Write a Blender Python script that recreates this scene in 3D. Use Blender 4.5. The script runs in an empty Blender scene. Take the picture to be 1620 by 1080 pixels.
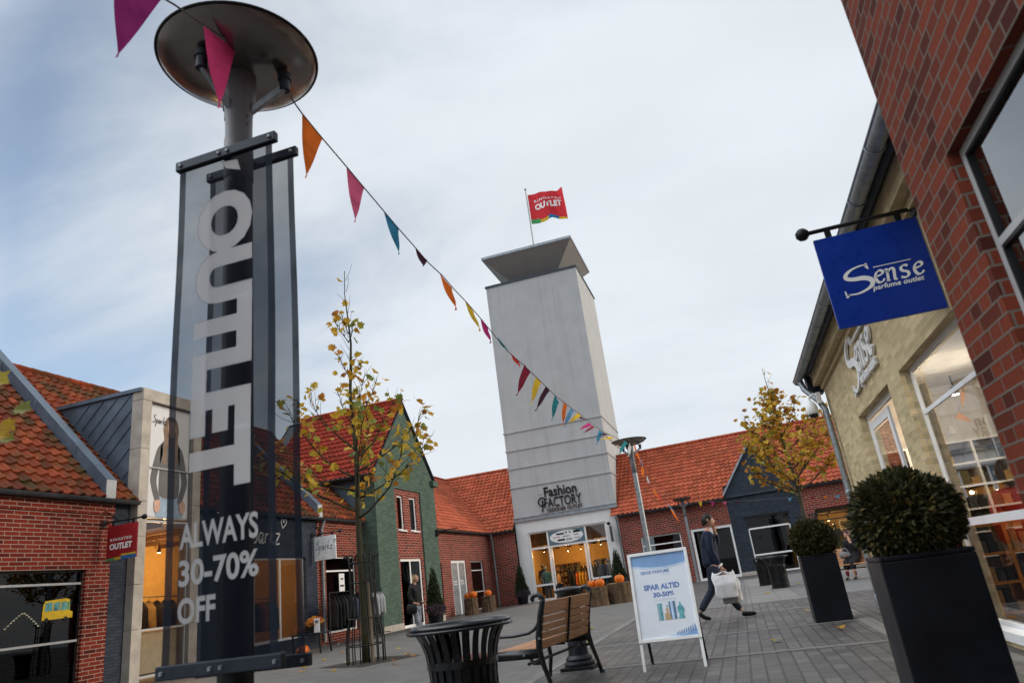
import bpy, math, random
from mathutils import Vector, Matrix, noise
random.seed(11)
SC = bpy.context.scene
COL = SC.collection
R_ = math.radians
# ------------------------------------------------------------------ camera
FPX = 1098.0
PITCH, ROLL, YAW, EYE = R_(19.19), R_(7.57), R_(15.14), 1.03
def _axes():
    cp, sp, cr, sr, cy, sy = math.cos(PITCH), math.sin(PITCH), math.cos(ROLL), math.sin(ROLL), math.cos(YAW), math.sin(YAW)
    fwd = Vector((-sy*cp, cy*cp, sp)); r0 = Vector((cy, sy, 0)); u0 = Vector((sy*sp, -cy*sp, cp))
    return cr*r0 - sr*u0, sr*r0 + cr*u0, fwd
AX_R, AX_U, AX_F = _axes()
CAM_P = Vector((0, 0, EYE))
cam_data = bpy.data.cameras.new('camera'); cam = bpy.data.objects.new('camera', cam_data); COL.objects.link(cam)
cam.matrix_world = Matrix(((AX_R.x, AX_U.x, -AX_F.x, 0), (AX_R.y, AX_U.y, -AX_F.y, 0), (AX_R.z, AX_U.z, -AX_F.z, EYE), (0, 0, 0, 1)))
cam_data.sensor_width = 36; cam_data.lens = 36*FPX/1620
cam_data.clip_start = .05; cam_data.clip_end = 2000
cam_data.dof.use_dof = True; cam_data.dof.focus_distance = 15; cam_data.dof.aperture_fstop = 2.6
SC.camera = cam
# ------------------------------------------------------------------ sky, sun, exposure
SUN_EL, SUN_AZ = 16.0, 80.0          # azimuth from +Y towards +X
SC.view_settings.view_transform = 'Standard'; SC.view_settings.look = 'None'
SC.view_settings.exposure = 1.2; SC.view_settings.gamma = 1.0
W = bpy.data.worlds.new('World'); SC.world = W; W.use_nodes = True
def world():
    nt = W.node_tree; N = nt.nodes; L = nt.links; N.clear()
    out = N.new('ShaderNodeOutputWorld'); bg = N.new('ShaderNodeBackground'); bg.inputs['Strength'].default_value = 0.12
    sky = N.new('ShaderNodeTexSky'); sky.sky_type = 'NISHITA'; sky.sun_disc = False
    sky.sun_elevation = R_(SUN_EL); sky.sun_rotation = R_(SUN_AZ); sky.dust_density = 1.5; sky.ozone_density = 2.0
    tc = N.new('ShaderNodeTexCoord')
    sep = N.new('ShaderNodeSeparateXYZ'); L.new(tc.outputs['Generated'], sep.inputs[0])
    # project the view direction on a flat cloud deck
    mz = N.new('ShaderNodeMath'); mz.operation = 'MAXIMUM'; L.new(sep.outputs['Z'], mz.inputs[0]); mz.inputs[1].default_value = 0.0
    az = N.new('ShaderNodeMath'); az.operation = 'ADD'; L.new(mz.outputs[0], az.inputs[0]); az.inputs[1].default_value = 0.22
    dx = N.new('ShaderNodeMath'); dx.operation = 'DIVIDE'; L.new(sep.outputs['X'], dx.inputs[0]); L.new(az.outputs[0], dx.inputs[1])
    dy = N.new('ShaderNodeMath'); dy.operation = 'DIVIDE'; L.new(sep.outputs['Y'], dy.inputs[0]); L.new(az.outputs[0], dy.inputs[1])
    cb = N.new('ShaderNodeCombineXYZ'); L.new(dx.outputs[0], cb.inputs[0]); L.new(dy.outputs[0], cb.inputs[1])
    mp = N.new('ShaderNodeMapping'); mp.inputs['Rotation'].default_value = (0, 0, R_(-35)); mp.inputs['Scale'].default_value = (.8, 1.5, 1); mp.inputs['Location'].default_value = (3.1, .4, 0)
    L.new(cb.outputs[0], mp.inputs[0])
    n1 = N.new('ShaderNodeTexNoise'); n1.inputs['Scale'].default_value = 1.1; n1.inputs['Detail'].default_value = 8; n1.inputs['Roughness'].default_value = .56; n1.inputs['Distortion'].default_value = .5
    L.new(mp.outputs[0], n1.inputs['Vector'])
    # cover is thicker toward the tower, thinner toward the upper left
    dot = N.new('ShaderNodeVectorMath'); dot.operation = 'DOT_PRODUCT'; dot.inputs[1].default_value = Vector((.22, .93, .22)).normalized()
    L.new(tc.outputs['Generated'], dot.inputs[0])
    cvr = N.new('ShaderNodeValToRGB'); e = cvr.color_ramp.elements
    while len(e) < 5: e.new(.5)
    for k, (p, v) in enumerate(((0, .62), (.28, .54), (.44, .16), (.58, .36), (.90, .68))): e[k].position = p; e[k].color = (v, v, v, 1)
    L.new(dot.outputs['Value'], cvr.inputs[0]); cv = N.new('ShaderNodeMath'); cv.operation = 'SUBTRACT'; cv.inputs[1].default_value = .3; L.new(cvr.outputs[0], cv.inputs[0])
    sm = N.new('ShaderNodeMath'); sm.operation = 'ADD'; L.new(n1.outputs['Fac'], sm.inputs[0]); L.new(cv.outputs[0], sm.inputs[1])
    cr = N.new('ShaderNodeMapRange'); cr.interpolation_type = 'SMOOTHSTEP'; cr.inputs[1].default_value = .30; cr.inputs[2].default_value = .82; cr.inputs[3].default_value = .20; cr.inputs[4].default_value = .97
    L.new(sm.outputs[0], cr.inputs[0])
    # cloud brightness: slightly mottled, nearly even over the visible sky
    br = N.new('ShaderNodeMapRange'); br.inputs[1].default_value = .0; br.inputs[2].default_value = .56; br.inputs[3].default_value = 3.3; br.inputs[4].default_value = 3.2
    L.new(dot.outputs['Value'], br.inputs[0])
    n2 = N.new('ShaderNodeTexNoise'); n2.inputs['Scale'].default_value = 2.3; n2.inputs['Detail'].default_value = 6
    L.new(mp.outputs[0], n2.inputs['Vector'])
    nm = N.new('ShaderNodeMapRange'); nm.inputs[1].default_value = .3; nm.inputs[2].default_value = .7; nm.inputs[3].default_value = .95; nm.inputs[4].default_value = 1.04
    L.new(n2.outputs['Fac'], nm.inputs[0])
    # added bright lobe high on the left, out of view, to lift roofs and walls
    d2 = N.new('ShaderNodeVectorMath'); d2.operation = 'DOT_PRODUCT'; d2.inputs[1].default_value = Vector((-.50, -.20, .84)).normalized(); L.new(tc.outputs['Generated'], d2.inputs[0])
    b2 = N.new('ShaderNodeMapRange'); b2.inputs[1].default_value = .77; b2.inputs[2].default_value = 1.0; b2.inputs[3].default_value = 0; b2.inputs[4].default_value = 13; L.new(d2.outputs['Value'], b2.inputs[0])
    bs = N.new('ShaderNodeMath'); bs.operation = 'ADD'; L.new(br.outputs[0], bs.inputs[0]); L.new(b2.outputs[0], bs.inputs[1])
    mb = N.new('ShaderNodeMath'); mb.operation = 'MULTIPLY'; L.new(bs.outputs[0], mb.inputs[0]); L.new(nm.outputs[0], mb.inputs[1])
    cc = N.new('ShaderNodeMix'); cc.data_type = 'RGBA'; cc.blend_type = 'MULTIPLY'; cc.inputs[0].default_value = 1
    cc.inputs[6].default_value = (.915, .97, 1.03, 1); L.new(mb.outputs[0], cc.inputs[7])
    sk = N.new('ShaderNodeVectorMath'); sk.operation = 'SCALE'; sk.inputs['Scale'].default_value = .72; L.new(sky.outputs[0], sk.inputs[0])
    mix = N.new('ShaderNodeMix'); mix.data_type = 'RGBA'; L.new(cr.outputs[0], mix.inputs[0]); L.new(sk.outputs[0], mix.inputs[6]); L.new(cc.outputs[2], mix.inputs[7])
    L.new(mix.outputs[2], bg.inputs['Color']); L.new(bg.outputs[0], out.inputs['Surface'])
world()
sd = bpy.data.lights.new('sun', 'SUN'); sd.energy = .7; sd.angle = R_(14); sd.color = (1.0, .9, .78)
sun = bpy.data.objects.new('sun', sd); COL.objects.link(sun)
_d = Vector((math.sin(R_(SUN_AZ))*math.cos(R_(SUN_EL)), math.cos(R_(SUN_AZ))*math.cos(R_(SUN_EL)), math.sin(R_(SUN_EL))))
sun.rotation_euler = _d.to_track_quat('Z', 'Y').to_euler(); sun.location = (20, 0, 30)
# ------------------------------------------------------------------ surveying: a sight line of the photograph met with a real plane
def sight(x, y): return (x-810)/FPX*AX_R - (y-540)/FPX*AX_U + AX_F
def on_x(x, y, X): d = sight(x, y); return CAM_P + d*(X/d.x)
def on_y(x, y, Y): d = sight(x, y); return CAM_P + d*(Y/d.y)
def on_z(x, y, Z=0.0): d = sight(x, y); return CAM_P + d*((Z-EYE)/d.z)
# ------------------------------------------------------------------ scene graph helpers
ROOT = {}
def thing(name, label, cat, loc=(0, 0, 0), group=None):
    o = bpy.data.objects.new(name, None); o.empty_display_size = .2; COL.objects.link(o); o.location = loc
    o['label'] = label; o['category'] = cat
    if group: o['group'] = group
    ROOT[o] = Vector(loc); return o
def tag(o, label, cat, group=None):
    o['label'] = label; o['category'] = cat
    if group: o['group'] = group
    return o
def copy_tree(o, parent=None):
    c = o.copy(); COL.objects.link(c)
    if parent is not None: c.parent = parent
    for ch in o.children: copy_tree(ch, c)
    return c
def link(name, me, parent=None):
    o = bpy.data.objects.new(name, me); COL.objects.link(o)
    if parent is not None:
        o.parent = parent; ROOT[o] = ROOT.get(parent, Vector((0, 0, 0)))
        if parent.type != 'EMPTY' and parent.parent is None: ROOT[o] = ROOT.get(parent, Vector((0,0,0)))
    return o
class MB:
    def __init__(s): s.v = []; s.f = []; s.uv = {}; s.mi = []
    def face(s, pts, uv=None, mi=0):
        b = len(s.v); s.v += [Vector(p) for p in pts]; s.f.append(tuple(range(b, b+len(pts)))); s.mi.append(mi)
        if uv is not None: s.uv[len(s.f)-1] = uv
    def mesh(s, vs, fs, mi=0, uvs=None):
        b = len(s.v); s.v += [Vector(p) for p in vs]
        for k, f in enumerate(fs):
            s.f.append(tuple(b+i for i in f)); s.mi.append(mi)
            if uvs is not None: s.uv[len(s.f)-1] = uvs[k]
    def box(s, x0, x1, y0, y1, z0, z1, mi=0):
        v = [(x, y, z) for z in (z0, z1) for y in (y0, y1) for x in (x0, x1)]
        s.mesh(v, [(0, 2, 3, 1), (4, 5, 7, 6), (0, 1, 5, 4), (2, 6, 7, 3), (0, 4, 6, 2), (1, 3, 7, 5)], mi)
    def bar(s, a, b, w, h, up=(0, 0, 1), mi=0):
        a = Vector(a); b = Vector(b); d = (b-a).normalized(); up = Vector(up)
        x = d.cross(up); x = x.normalized() if x.length > 1e-5 else Vector((1, 0, 0)); u = x.cross(d)
        v = [p + x*sx*w/2 + u*su*h/2 for p in (a, b) for su in (-1, 1) for sx in (-1, 1)]
        s.mesh(v, [(0, 2, 3, 1), (4, 5, 7, 6), (0, 1, 5, 4), (2, 6, 7, 3), (0, 4, 6, 2), (1, 3, 7, 5)], mi)
    def tube(s, pts, rad, n=10, mi=0, cap=True):
        pts = [Vector(p) for p in pts]
        if not isinstance(rad, (list, tuple)): rad = [rad]*len(pts)
        vs = []; fs = []; x = None
        for i, p in enumerate(pts):
            d = (pts[min(i+1, len(pts)-1)] - pts[max(i-1, 0)]).normalized()
            if x is None:
                x = d.cross(Vector((0, 0, 1)));
                if x.length < 1e-3: x = d.cross(Vector((0, 1, 0)))
            x = (x - d*x.dot(d)).normalized(); y = d.cross(x)
            for k in range(n):
                a = 2*math.pi*k/n; vs.append(p + (x*math.cos(a)+y*math.sin(a))*rad[i])
        for i in range(len(pts)-1):
            for k in range(n):
                k2 = (k+1) % n; fs.append((i*n+k, i*n+k2, (i+1)*n+k2, (i+1)*n+k))
        if cap: fs.append(tuple(range(n-1, -1, -1))); fs.append(tuple((len(pts)-1)*n+k for k in range(n)))
        s.mesh(vs, fs, mi)
    def lathe(s, c, prof, n=24, mi=0, sx=1, sy=1, lob=0, lobn=8):
        c = Vector(c); vs = []; fs = []
        for r, z in prof:
            for k in range(n):
                a = 2*math.pi*k/n; q = r*(1-lob*abs(math.sin(a*lobn/2))**1.0 if False else 1+lob*(abs(math.cos(a*lobn/2))**.6-.7))
                vs.append(c + Vector((math.cos(a)*q*sx, math.sin(a)*q*sy, z)))
        m = len(prof)
        for i in range(m-1):
            for k in range(n):
                k2 = (k+1) % n; fs.append((i*n+k, i*n+k2, (i+1)*n+k2, (i+1)*n+k))
        if prof[0][0] > 1e-4: fs.append(tuple(range(n-1, -1, -1)))
        if prof[-1][0] > 1e-4: fs.append(tuple((m-1)*n+k for k in range(n)))
        s.mesh(vs, fs, mi)
    def prism(s, pts, vec, mi=0):
        pts = [Vector(p) for p in pts]; vec = Vector(vec); n = len(pts)
        s.mesh(pts+[p+vec for p in pts], [tuple(range(n-1, -1, -1)), tuple(range(n, 2*n))]+[(i, (i+1) % n, n+(i+1) % n, n+i) for i in range(n)], mi)
    def build(s, name, mats, parent=None, smooth=False, bevel=0, angle=None):
        me = bpy.data.meshes.new(name)
        org = ROOT.get(parent, Vector((0, 0, 0))) if parent is not None else Vector((0, 0, 0))
        me.from_pydata([tuple(p-org) for p in s.v], [], s.f)
        for m in (mats if isinstance(mats, (list, tuple)) else [mats]): me.materials.append(m)
        uvl = me.uv_layers.new(name='uv').data
        for i, p in enumerate(me.polygons):
            p.material_index = s.mi[i]; p.use_smooth = smooth
            u = s.uv.get(i)
            if u is None:
                nx, ny, nz = abs(p.normal.x), abs(p.normal.y), abs(p.normal.z)
                for li, vi in zip(p.loop_indices, p.vertices):
                    c = s.v[vi]
                    uvl[li].uv = (c.y, c.z) if nx >= ny and nx >= nz else ((c.x, c.z) if ny >= nz else (c.x, c.y))
            else:
                for li, q in zip(p.loop_indices, u): uvl[li].uv = q
        me.validate(); me.update()
        o = link(name, me, parent)
        if bevel:
            b = o.modifiers.new('edge', 'BEVEL'); b.width = bevel; b.segments = 2; b.limit_method = 'ANGLE'; b.angle_limit = R_(40)
        if smooth and angle:
            for p in me.polygons: p.use_smooth = True
            try: me.set_sharp_from_angle(angle=R_(angle))
            except Exception: pass
        return o
def structure(o): o['kind'] = 'structure'; return o
# ------------------------------------------------------------------ materials
def nodes(name):
    m = bpy.data.materials.new(name); m.use_nodes = True; nt = m.node_tree; nt.nodes.clear()
    out = nt.nodes.new('ShaderNodeOutputMaterial'); b = nt.nodes.new('ShaderNodeBsdfPrincipled'); nt.links.new(b.outputs[0], out.inputs[0])
    return m, nt, b, out
def rgba(c): return (c[0], c[1], c[2], 1)
def ramp(nt, fac, stops, interp='LINEAR'):
    r = nt.nodes.new('ShaderNodeValToRGB'); r.color_ramp.interpolation = interp
    e = r.color_ramp.elements
    while len(e) < len(stops): e.new(.5)
    for k, (p, c) in enumerate(stops): e[k].position = p; e[k].color = rgba(c)
    nt.links.new(fac, r.inputs[0]); return r.outputs[0]
def noise_tex(nt, scale, detail=5, rough=.55, coord='Object', dist=0):
    tc = nt.nodes.new('ShaderNodeTexCoord'); n = nt.nodes.new('ShaderNodeTexNoise'); n.inputs['Scale'].default_value = scale; n.inputs['Detail'].default_value = detail
    n.inputs['Roughness'].default_value = rough; n.inputs['Distortion'].default_value = dist
    nt.links.new(tc.outputs[coord], n.inputs['Vector']); return n.outputs['Fac']
def mixc(nt, fac, a, b, mode='MIX'):
    m = nt.nodes.new('ShaderNodeMix'); m.data_type = 'RGBA'; m.blend_type = mode
    for s, i in ((fac, 0), (a, 6), (b, 7)):
        if hasattr(s, 'links'): nt.links.new(s, m.inputs[i])
        elif i == 0: m.inputs[0].default_value = s
        else: m.inputs[i].default_value = rgba(s)
    return m.outputs[2]
def bump(nt, b, h, strength=.3, dist=.01):
    n = nt.nodes.new('ShaderNodeBump'); n.inputs['Strength'].default_value = strength; n.inputs['Distance'].default_value = dist
    nt.links.new(h, n.inputs['Height']); nt.links.new(n.outputs[0], b.inputs['Normal'])
def mapr(nt, v, a, b, c, d):
    m = nt.nodes.new('ShaderNodeMapRange'); m.inputs[1].default_value = a; m.inputs[2].default_value = b; m.inputs[3].default_value = c; m.inputs[4].default_value = d
    nt.links.new(v, m.inputs[0]); return m.outputs[0]
def mat(name, col, rough=.6, metal=0, var=.18, scale=6, bmp=0.0, bscale=None, spec=.22, coat=0):
    m, nt, b, out = nodes(name)
    f = noise_tex(nt, scale, 6)
    lo = tuple(c*(1-var) for c in col); hi = tuple(min(1, c*(1+var)) for c in col)
    nt.links.new(ramp(nt, f, [(.3, lo), (.7, hi)]), b.inputs['Base Color'])
    nt.links.new(mapr(nt, f, .3, .7, max(0.02, rough-.08), min(1, rough+.08)), b.inputs['Roughness'])
    b.inputs['Metallic'].default_value = metal; b.inputs['Specular IOR Level'].default_value = spec
    if coat: b.inputs['Coat Weight'].default_value = coat
    if bmp: bump(nt, b, noise_tex(nt, bscale or scale*6, 4), bmp)
    return m
def brick_mat(name, c1, c2, mortar, w=.24, h=.0667, ms=.012, squash=1.0, sfreq=2, bmp=.6, dirt=(.5, .5, .5), dirtamt=.25, painted=False, zoff=0):
    m, nt, b, out = nodes(name)
    tc = nt.nodes.new('ShaderNodeTexCoord'); br = nt.nodes.new('ShaderNodeTexBrick')
    mp = nt.nodes.new('ShaderNodeMapping'); mp.inputs['Location'].default_value = (.05, zoff, 0); nt.links.new(tc.outputs['UV'], mp.inputs[0])
    wn = nt.nodes.new('ShaderNodeTexNoise'); wn.inputs['Scale'].default_value = 9; wn.inputs['Detail'].default_value = 2; nt.links.new(mp.outputs[0], wn.inputs['Vector'])
    wa = nt.nodes.new('ShaderNodeVectorMath'); wa.operation = 'SCALE'; wa.inputs['Scale'].default_value = .006; nt.links.new(wn.outputs['Color'], wa.inputs[0])
    wb = nt.nodes.new('ShaderNodeVectorMath'); wb.operation = 'ADD'; nt.links.new(mp.outputs[0], wb.inputs[0]); nt.links.new(wa.outputs[0], wb.inputs[1])
    nt.links.new(wb.outputs[0], br.inputs['Vector'])
    br.inputs['Scale'].default_value = 1; br.inputs['Mortar Size'].default_value = ms/2; br.inputs['Mortar Smooth'].default_value = .25
    br.inputs['Brick Width'].default_value = w; br.inputs['Row Height'].default_value = h; br.squash = squash; br.squash_frequency = sfreq
    br.inputs['Color1'].default_value = (0, 0, 0, 1); br.inputs['Color2'].default_value = (1, 1, 1, 1); br.inputs['Mortar'].default_value = (.5, .5, .5, 1)
    cc = ramp(nt, br.outputs['Color'], [(0, c2), (.55, c1), (1, tuple(x*1.25 for x in c1))])
    f = noise_tex(nt, 45, 4, .6, 'UV'); big = noise_tex(nt, .9, 5, .6, 'UV')
    cc = mixc(nt, mapr(nt, f, .35, .7, 0, .35), cc, tuple(x*.45 for x in c1))
    mo = mixc(nt, f, tuple(x*.7 for x in mortar), mortar)
    cc = mixc(nt, br.outputs['Fac'], cc, mo)
    cc = mixc(nt, mapr(nt, big, .35, .75, 0, dirtamt), cc, dirt, 'MULTIPLY')
    nt.links.new(cc, b.inputs['Base Color'])
    b.inputs['Roughness'].default_value = .85; b.inputs['Specular IOR Level'].default_value = .12
    inv = nt.nodes.new('ShaderNodeMath'); inv.operation = 'SUBTRACT'; inv.inputs[0].default_value = 1; nt.links.new(br.outputs['Fac'], inv.inputs[1])
    ad = nt.nodes.new('ShaderNodeMath'); ad.operation = 'MULTIPLY_ADD'; nt.links.new(f, ad.inputs[0]); ad.inputs[1].default_value = .35; nt.links.new(inv.outputs[0], ad.inputs[2])
    bump(nt, b, ad.outputs[0], bmp, .008)
    return m
def tile_mat(name, dark, mid, light, moss=0.0, mosscol=(.05, .06, .02)):
    m, nt, b, out = nodes(name)
    tc = nt.nodes.new('ShaderNodeTexCoord'); fl = nt.nodes.new('ShaderNodeVectorMath'); fl.operation = 'FLOOR'; nt.links.new(tc.outputs['UV'], fl.inputs[0])
    wn = nt.nodes.new('ShaderNodeTexWhiteNoise'); wn.noise_dimensions = '2D'; nt.links.new(fl.outputs[0], wn.inputs['Vector'])
    cc = ramp(nt, wn.outputs['Value'], [(0, dark), (.5, mid), (1, light)])
    f = noise_tex(nt, 14, 5, .65)
    cc = mixc(nt, mapr(nt, f, .4, .75, 0, .32), cc, tuple(x*.45 for x in mid))
    if moss:
        g = noise_tex(nt, 1.6, 6, .65)
        cc = mixc(nt, mapr(nt, g, .42, .68, 0, moss), cc, mosscol)
    nt.links.new(cc, b.inputs['Base Color']); b.inputs['Roughness'].default_value = .78; b.inputs['Specular IOR Level'].default_value = .15
    bump(nt, b, f, .25, .006); return m
def glass_mat(name, tint=(.8, .85, .85), ior=1.5, rough=.01, boost=0.0):
    m, nt, b, out = nodes(name); nt.nodes.remove(b)
    t = nt.nodes.new('ShaderNodeBsdfTransparent'); t.inputs[0].default_value = rgba(tint)
    g = nt.nodes.new('ShaderNodeBsdfGlossy'); g.inputs['Roughness'].default_value = rough; g.inputs['Color'].default_value = (.95, .97, 1, 1)
    # Schlick reflectance, the same from either side of the pane
    ge = nt.nodes.new('ShaderNodeNewGeometry'); dp = nt.nodes.new('ShaderNodeVectorMath'); dp.operation = 'DOT_PRODUCT'; nt.links.new(ge.outputs['Normal'], dp.inputs[0]); nt.links.new(ge.outputs['Incoming'], dp.inputs[1])
    ab = nt.nodes.new('ShaderNodeMath'); ab.operation = 'ABSOLUTE'; nt.links.new(dp.outputs['Value'], ab.inputs[0]); om = nt.nodes.new('ShaderNodeMath'); om.operation = 'SUBTRACT'; om.inputs[0].default_value = 1; nt.links.new(ab.outputs[0], om.inputs[1])
    pw = nt.nodes.new('ShaderNodeMath'); pw.operation = 'POWER'; nt.links.new(om.outputs[0], pw.inputs[0]); pw.inputs[1].default_value = 5
    f0 = ((ior-1)/(ior+1))**2*1.8; fr = nt.nodes.new('ShaderNodeMath'); fr.operation = 'MULTIPLY_ADD'; nt.links.new(pw.outputs[0], fr.inputs[0]); fr.inputs[1].default_value = 1-f0; fr.inputs[2].default_value = f0
    tc = nt.nodes.new('ShaderNodeTexCoord'); n = nt.nodes.new('ShaderNodeTexNoise'); n.inputs['Scale'].default_value = .7; n.inputs['Detail'].default_value = 1; nt.links.new(tc.outputs['Object'], n.inputs['Vector'])
    bu = nt.nodes.new('ShaderNodeBump'); bu.inputs['Strength'].default_value = .12; bu.inputs['Distance'].default_value = .02; nt.links.new(n.outputs['Fac'], bu.inputs['Height']); nt.links.new(bu.outputs[0], g.inputs['Normal'])
    ad = nt.nodes.new('ShaderNodeMath'); ad.operation = 'ADD'; ad.use_clamp = True; nt.links.new(fr.outputs[0], ad.inputs[0]); ad.inputs[1].default_value = boost
    mx = nt.nodes.new('ShaderNodeMixShader'); nt.links.new(ad.outputs[0], mx.inputs[0]); nt.links.new(t.outputs[0], mx.inputs[1]); nt.links.new(g.outputs[0], mx.inputs[2]); nt.links.new(mx.outputs[0], out.inputs[0])
    return m
def mesh_cloth(name, col, opacity, rough=.8, tr=.5):
    """perforated banner cloth: fine holes let part of the light through"""
    m, nt, b, out = nodes(name); b.inputs['Base Color'].default_value = rgba(col); b.inputs['Roughness'].default_value = rough; b.inputs['Specular IOR Level'].default_value = .1
    t = nt.nodes.new('ShaderNodeBsdfTransparent')
    f = noise_tex(nt, 3, 3)
    tl = nt.nodes.new('ShaderNodeBsdfTranslucent'); tl.inputs[0].default_value = rgba(col)
    m0 = nt.nodes.new('ShaderNodeMixShader'); m0.inputs[0].default_value = tr; nt.links.new(b.outputs[0], m0.inputs[1]); nt.links.new(tl.outputs[0], m0.inputs[2])
    mx = nt.nodes.new('ShaderNodeMixShader'); nt.links.new(mapr(nt, f, .3, .7, opacity-.04, opacity+.04), mx.inputs[0]); nt.links.new(t.outputs[0], mx.inputs[1]); nt.links.new(m0.outputs[0], mx.inputs[2]); nt.links.new(mx.outputs[0], out.inputs[0])
    return m
def cloth_mat(name, col, trans=.25):
    m, nt, b, out = nodes(name); f = noise_tex(nt, 8, 4)
    c = ramp(nt, f, [(.3, tuple(x*.8 for x in col)), (.7, tuple(min(1, x*1.15) for x in col))])
    nt.links.new(c, b.inputs['Base Color']); b.inputs['Roughness'].default_value = .85; b.inputs['Specular IOR Level'].default_value = .15
    tl = nt.nodes.new('ShaderNodeBsdfTranslucent'); nt.links.new(c, tl.inputs[0])
    mx = nt.nodes.new('ShaderNodeMixShader'); mx.inputs[0].default_value = trans; nt.links.new(b.outputs[0], mx.inputs[1]); nt.links.new(tl.outputs[0], mx.inputs[2]); nt.links.new(mx.outputs[0], out.inputs[0])
    return m
def leaf_mat(name, stops, trans=.3):
    m, nt, b, out = nodes(name)
    tc = nt.nodes.new('ShaderNodeTexCoord'); sp = nt.nodes.new('ShaderNodeSeparateXYZ'); nt.links.new(tc.outputs['UV'], sp.inputs[0])
    c = ramp(nt, sp.outputs[0], stops); f = noise_tex(nt, 30, 3)
    c = mixc(nt, mapr(nt, f, .4, .7, 0, .4), c, (.12, .07, .02), 'MIX')
    nt.links.new(c, b.inputs['Base Color']); b.inputs['Roughness'].default_value = .55; b.inputs['Specular IOR Level'].default_value = .3
    tl = nt.nodes.new('ShaderNodeBsdfTranslucent'); nt.links.new(c, tl.inputs[0])
    mx = nt.nodes.new('ShaderNodeMixShader'); mx.inputs[0].default_value = trans; nt.links.new(b.outputs[0], mx.inputs[1]); nt.links.new(tl.outputs[0], mx.inputs[2]); nt.links.new(mx.outputs[0], out.inputs[0])
    return m
def emit(name, col, s):
    m, nt, b, out = nodes(name); b.inputs['Base Color'].default_value = rgba(col); b.inputs['Emission Color'].default_value = rgba(col); b.inputs['Emission Strength'].default_value = s; return m
def wood_mat(name, a, b_, scale=(1, 14, 14), rough=.5):
    m, nt, b, out = nodes(name); tc = nt.nodes.new('ShaderNodeTexCoord'); mp = nt.nodes.new('ShaderNodeMapping'); mp.inputs['Scale'].default_value = scale; nt.links.new(tc.outputs['Object'], mp.inputs[0])
    n = nt.nodes.new('ShaderNodeTexNoise'); n.inputs['Scale'].default_value = 2.2; n.inputs['Detail'].default_value = 7; n.inputs['Distortion'].default_value = 1.2; nt.links.new(mp.outputs[0], n.inputs['Vector'])
    nt.links.new(ramp(nt, n.outputs['Fac'], [(.3, a), (.7, b_)]), b.inputs['Base Color']); b.inputs['Roughness'].default_value = rough
    bump(nt, b, n.outputs['Fac'], .25, .004); return m
M = {}
def render_mat():
    m, nt, b, out = nodes('render'); f = noise_tex(nt, 1.1, 7, .62); g = noise_tex(nt, 55, 4, .7)
    tc = nt.nodes.new('ShaderNodeTexCoord'); mp = nt.nodes.new('ShaderNodeMapping'); mp.inputs['Scale'].default_value = (2.6, 2.6, .10); nt.links.new(tc.outputs['Object'], mp.inputs[0])
    n = nt.nodes.new('ShaderNodeTexNoise'); n.inputs['Scale'].default_value = 1.6; n.inputs['Detail'].default_value = 6; nt.links.new(mp.outputs[0], n.inputs['Vector'])
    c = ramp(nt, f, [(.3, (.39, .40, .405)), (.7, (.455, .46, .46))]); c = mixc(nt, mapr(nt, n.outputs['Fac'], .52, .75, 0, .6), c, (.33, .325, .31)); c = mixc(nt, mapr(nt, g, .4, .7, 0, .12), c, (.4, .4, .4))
    nt.links.new(c, b.inputs['Base Color']); b.inputs['Roughness'].default_value = .88; b.inputs['Specular IOR Level'].default_value = .25; bump(nt, b, g, .25, .01); return m
M['red_brick'] = brick_mat('red_brick', (.20, .027, .016), (.085, .016, .012), (.44, .32, .25), ms=.016, w=.30, h=.08, dirtamt=.4)
M['far_brick'] = brick_mat('far_brick', (.23, .036, .024), (.11, .022, .017), (.44, .33, .27), ms=.022, w=.34, h=.10, dirtamt=.35)
M['near_brick'] = brick_mat('near_brick', (.165, .034, .017), (.055, .014, .010), (.18, .14, .115), w=.243, squash=.5, sfreq=2, bmp=.9, dirtamt=.3)
M['yellow_brick'] = brick_mat('yellow_brick', (.60, .475, .27), (.48, .375, .205), (.66, .55, .37), ms=.014, bmp=.8, dirtamt=.3)
M['green_brick'] = brick_mat('green_brick', (.10, .145, .115), (.08, .122, .095), (.062, .098, .078), bmp=.8, dirtamt=.35)
M['grey_brick'] = brick_mat('grey_brick', (.045, .055, .072), (.035, .044, .06), (.03, .037, .05), bmp=.7, dirtamt=.3)
M['render'] = render_mat()
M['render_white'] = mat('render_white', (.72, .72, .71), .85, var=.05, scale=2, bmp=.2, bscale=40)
M['render_line'] = mat('render_line', (.42, .42, .42), .85, var=.08)
M['zinc'] = mat('zinc', (.115, .15, .195), .42, metal=.35, var=.22, scale=1.8)
M['zinc_light'] = mat('zinc_light', (.30, .33, .36), .45, metal=.5, var=.2, scale=5)
M['zinc_dark'] = mat('zinc_dark', (.05, .06, .075), .45, metal=.4, var=.25, scale=4)
M['galv'] = mat('galv', (.27, .30, .32), .45, metal=.6, var=.25, scale=14)
M['concrete'] = mat('concrete', (.40, .36, .31), .8, var=.2, scale=3.5, bmp=.2)
M['white_frame'] = mat('white_frame', (.80, .80, .79), .4, var=.06)
M['grey_frame'] = mat('grey_frame', (.40, .40, .40), .4, var=.08)
M['black'] = mat('black', (.012, .012, .013), .38, var=.3)
M['black_gloss'] = mat('black_gloss', (.010, .011, .012), .22, var=.3, coat=.3)
M['dark_metal'] = mat('dark_metal', (.025, .03, .04), .4, metal=.3, var=.25)
M['planter'] = mat('planter', (.005, .006, .010), .42, var=.3, scale=3)
M['dark_room'] = mat('dark_room', (.035, .033, .032), .8)
M['tile_a'] = tile_mat('tile_a', (.33, .075, .040), (.44, .098, .048), (.52, .13, .068), .3)
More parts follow.
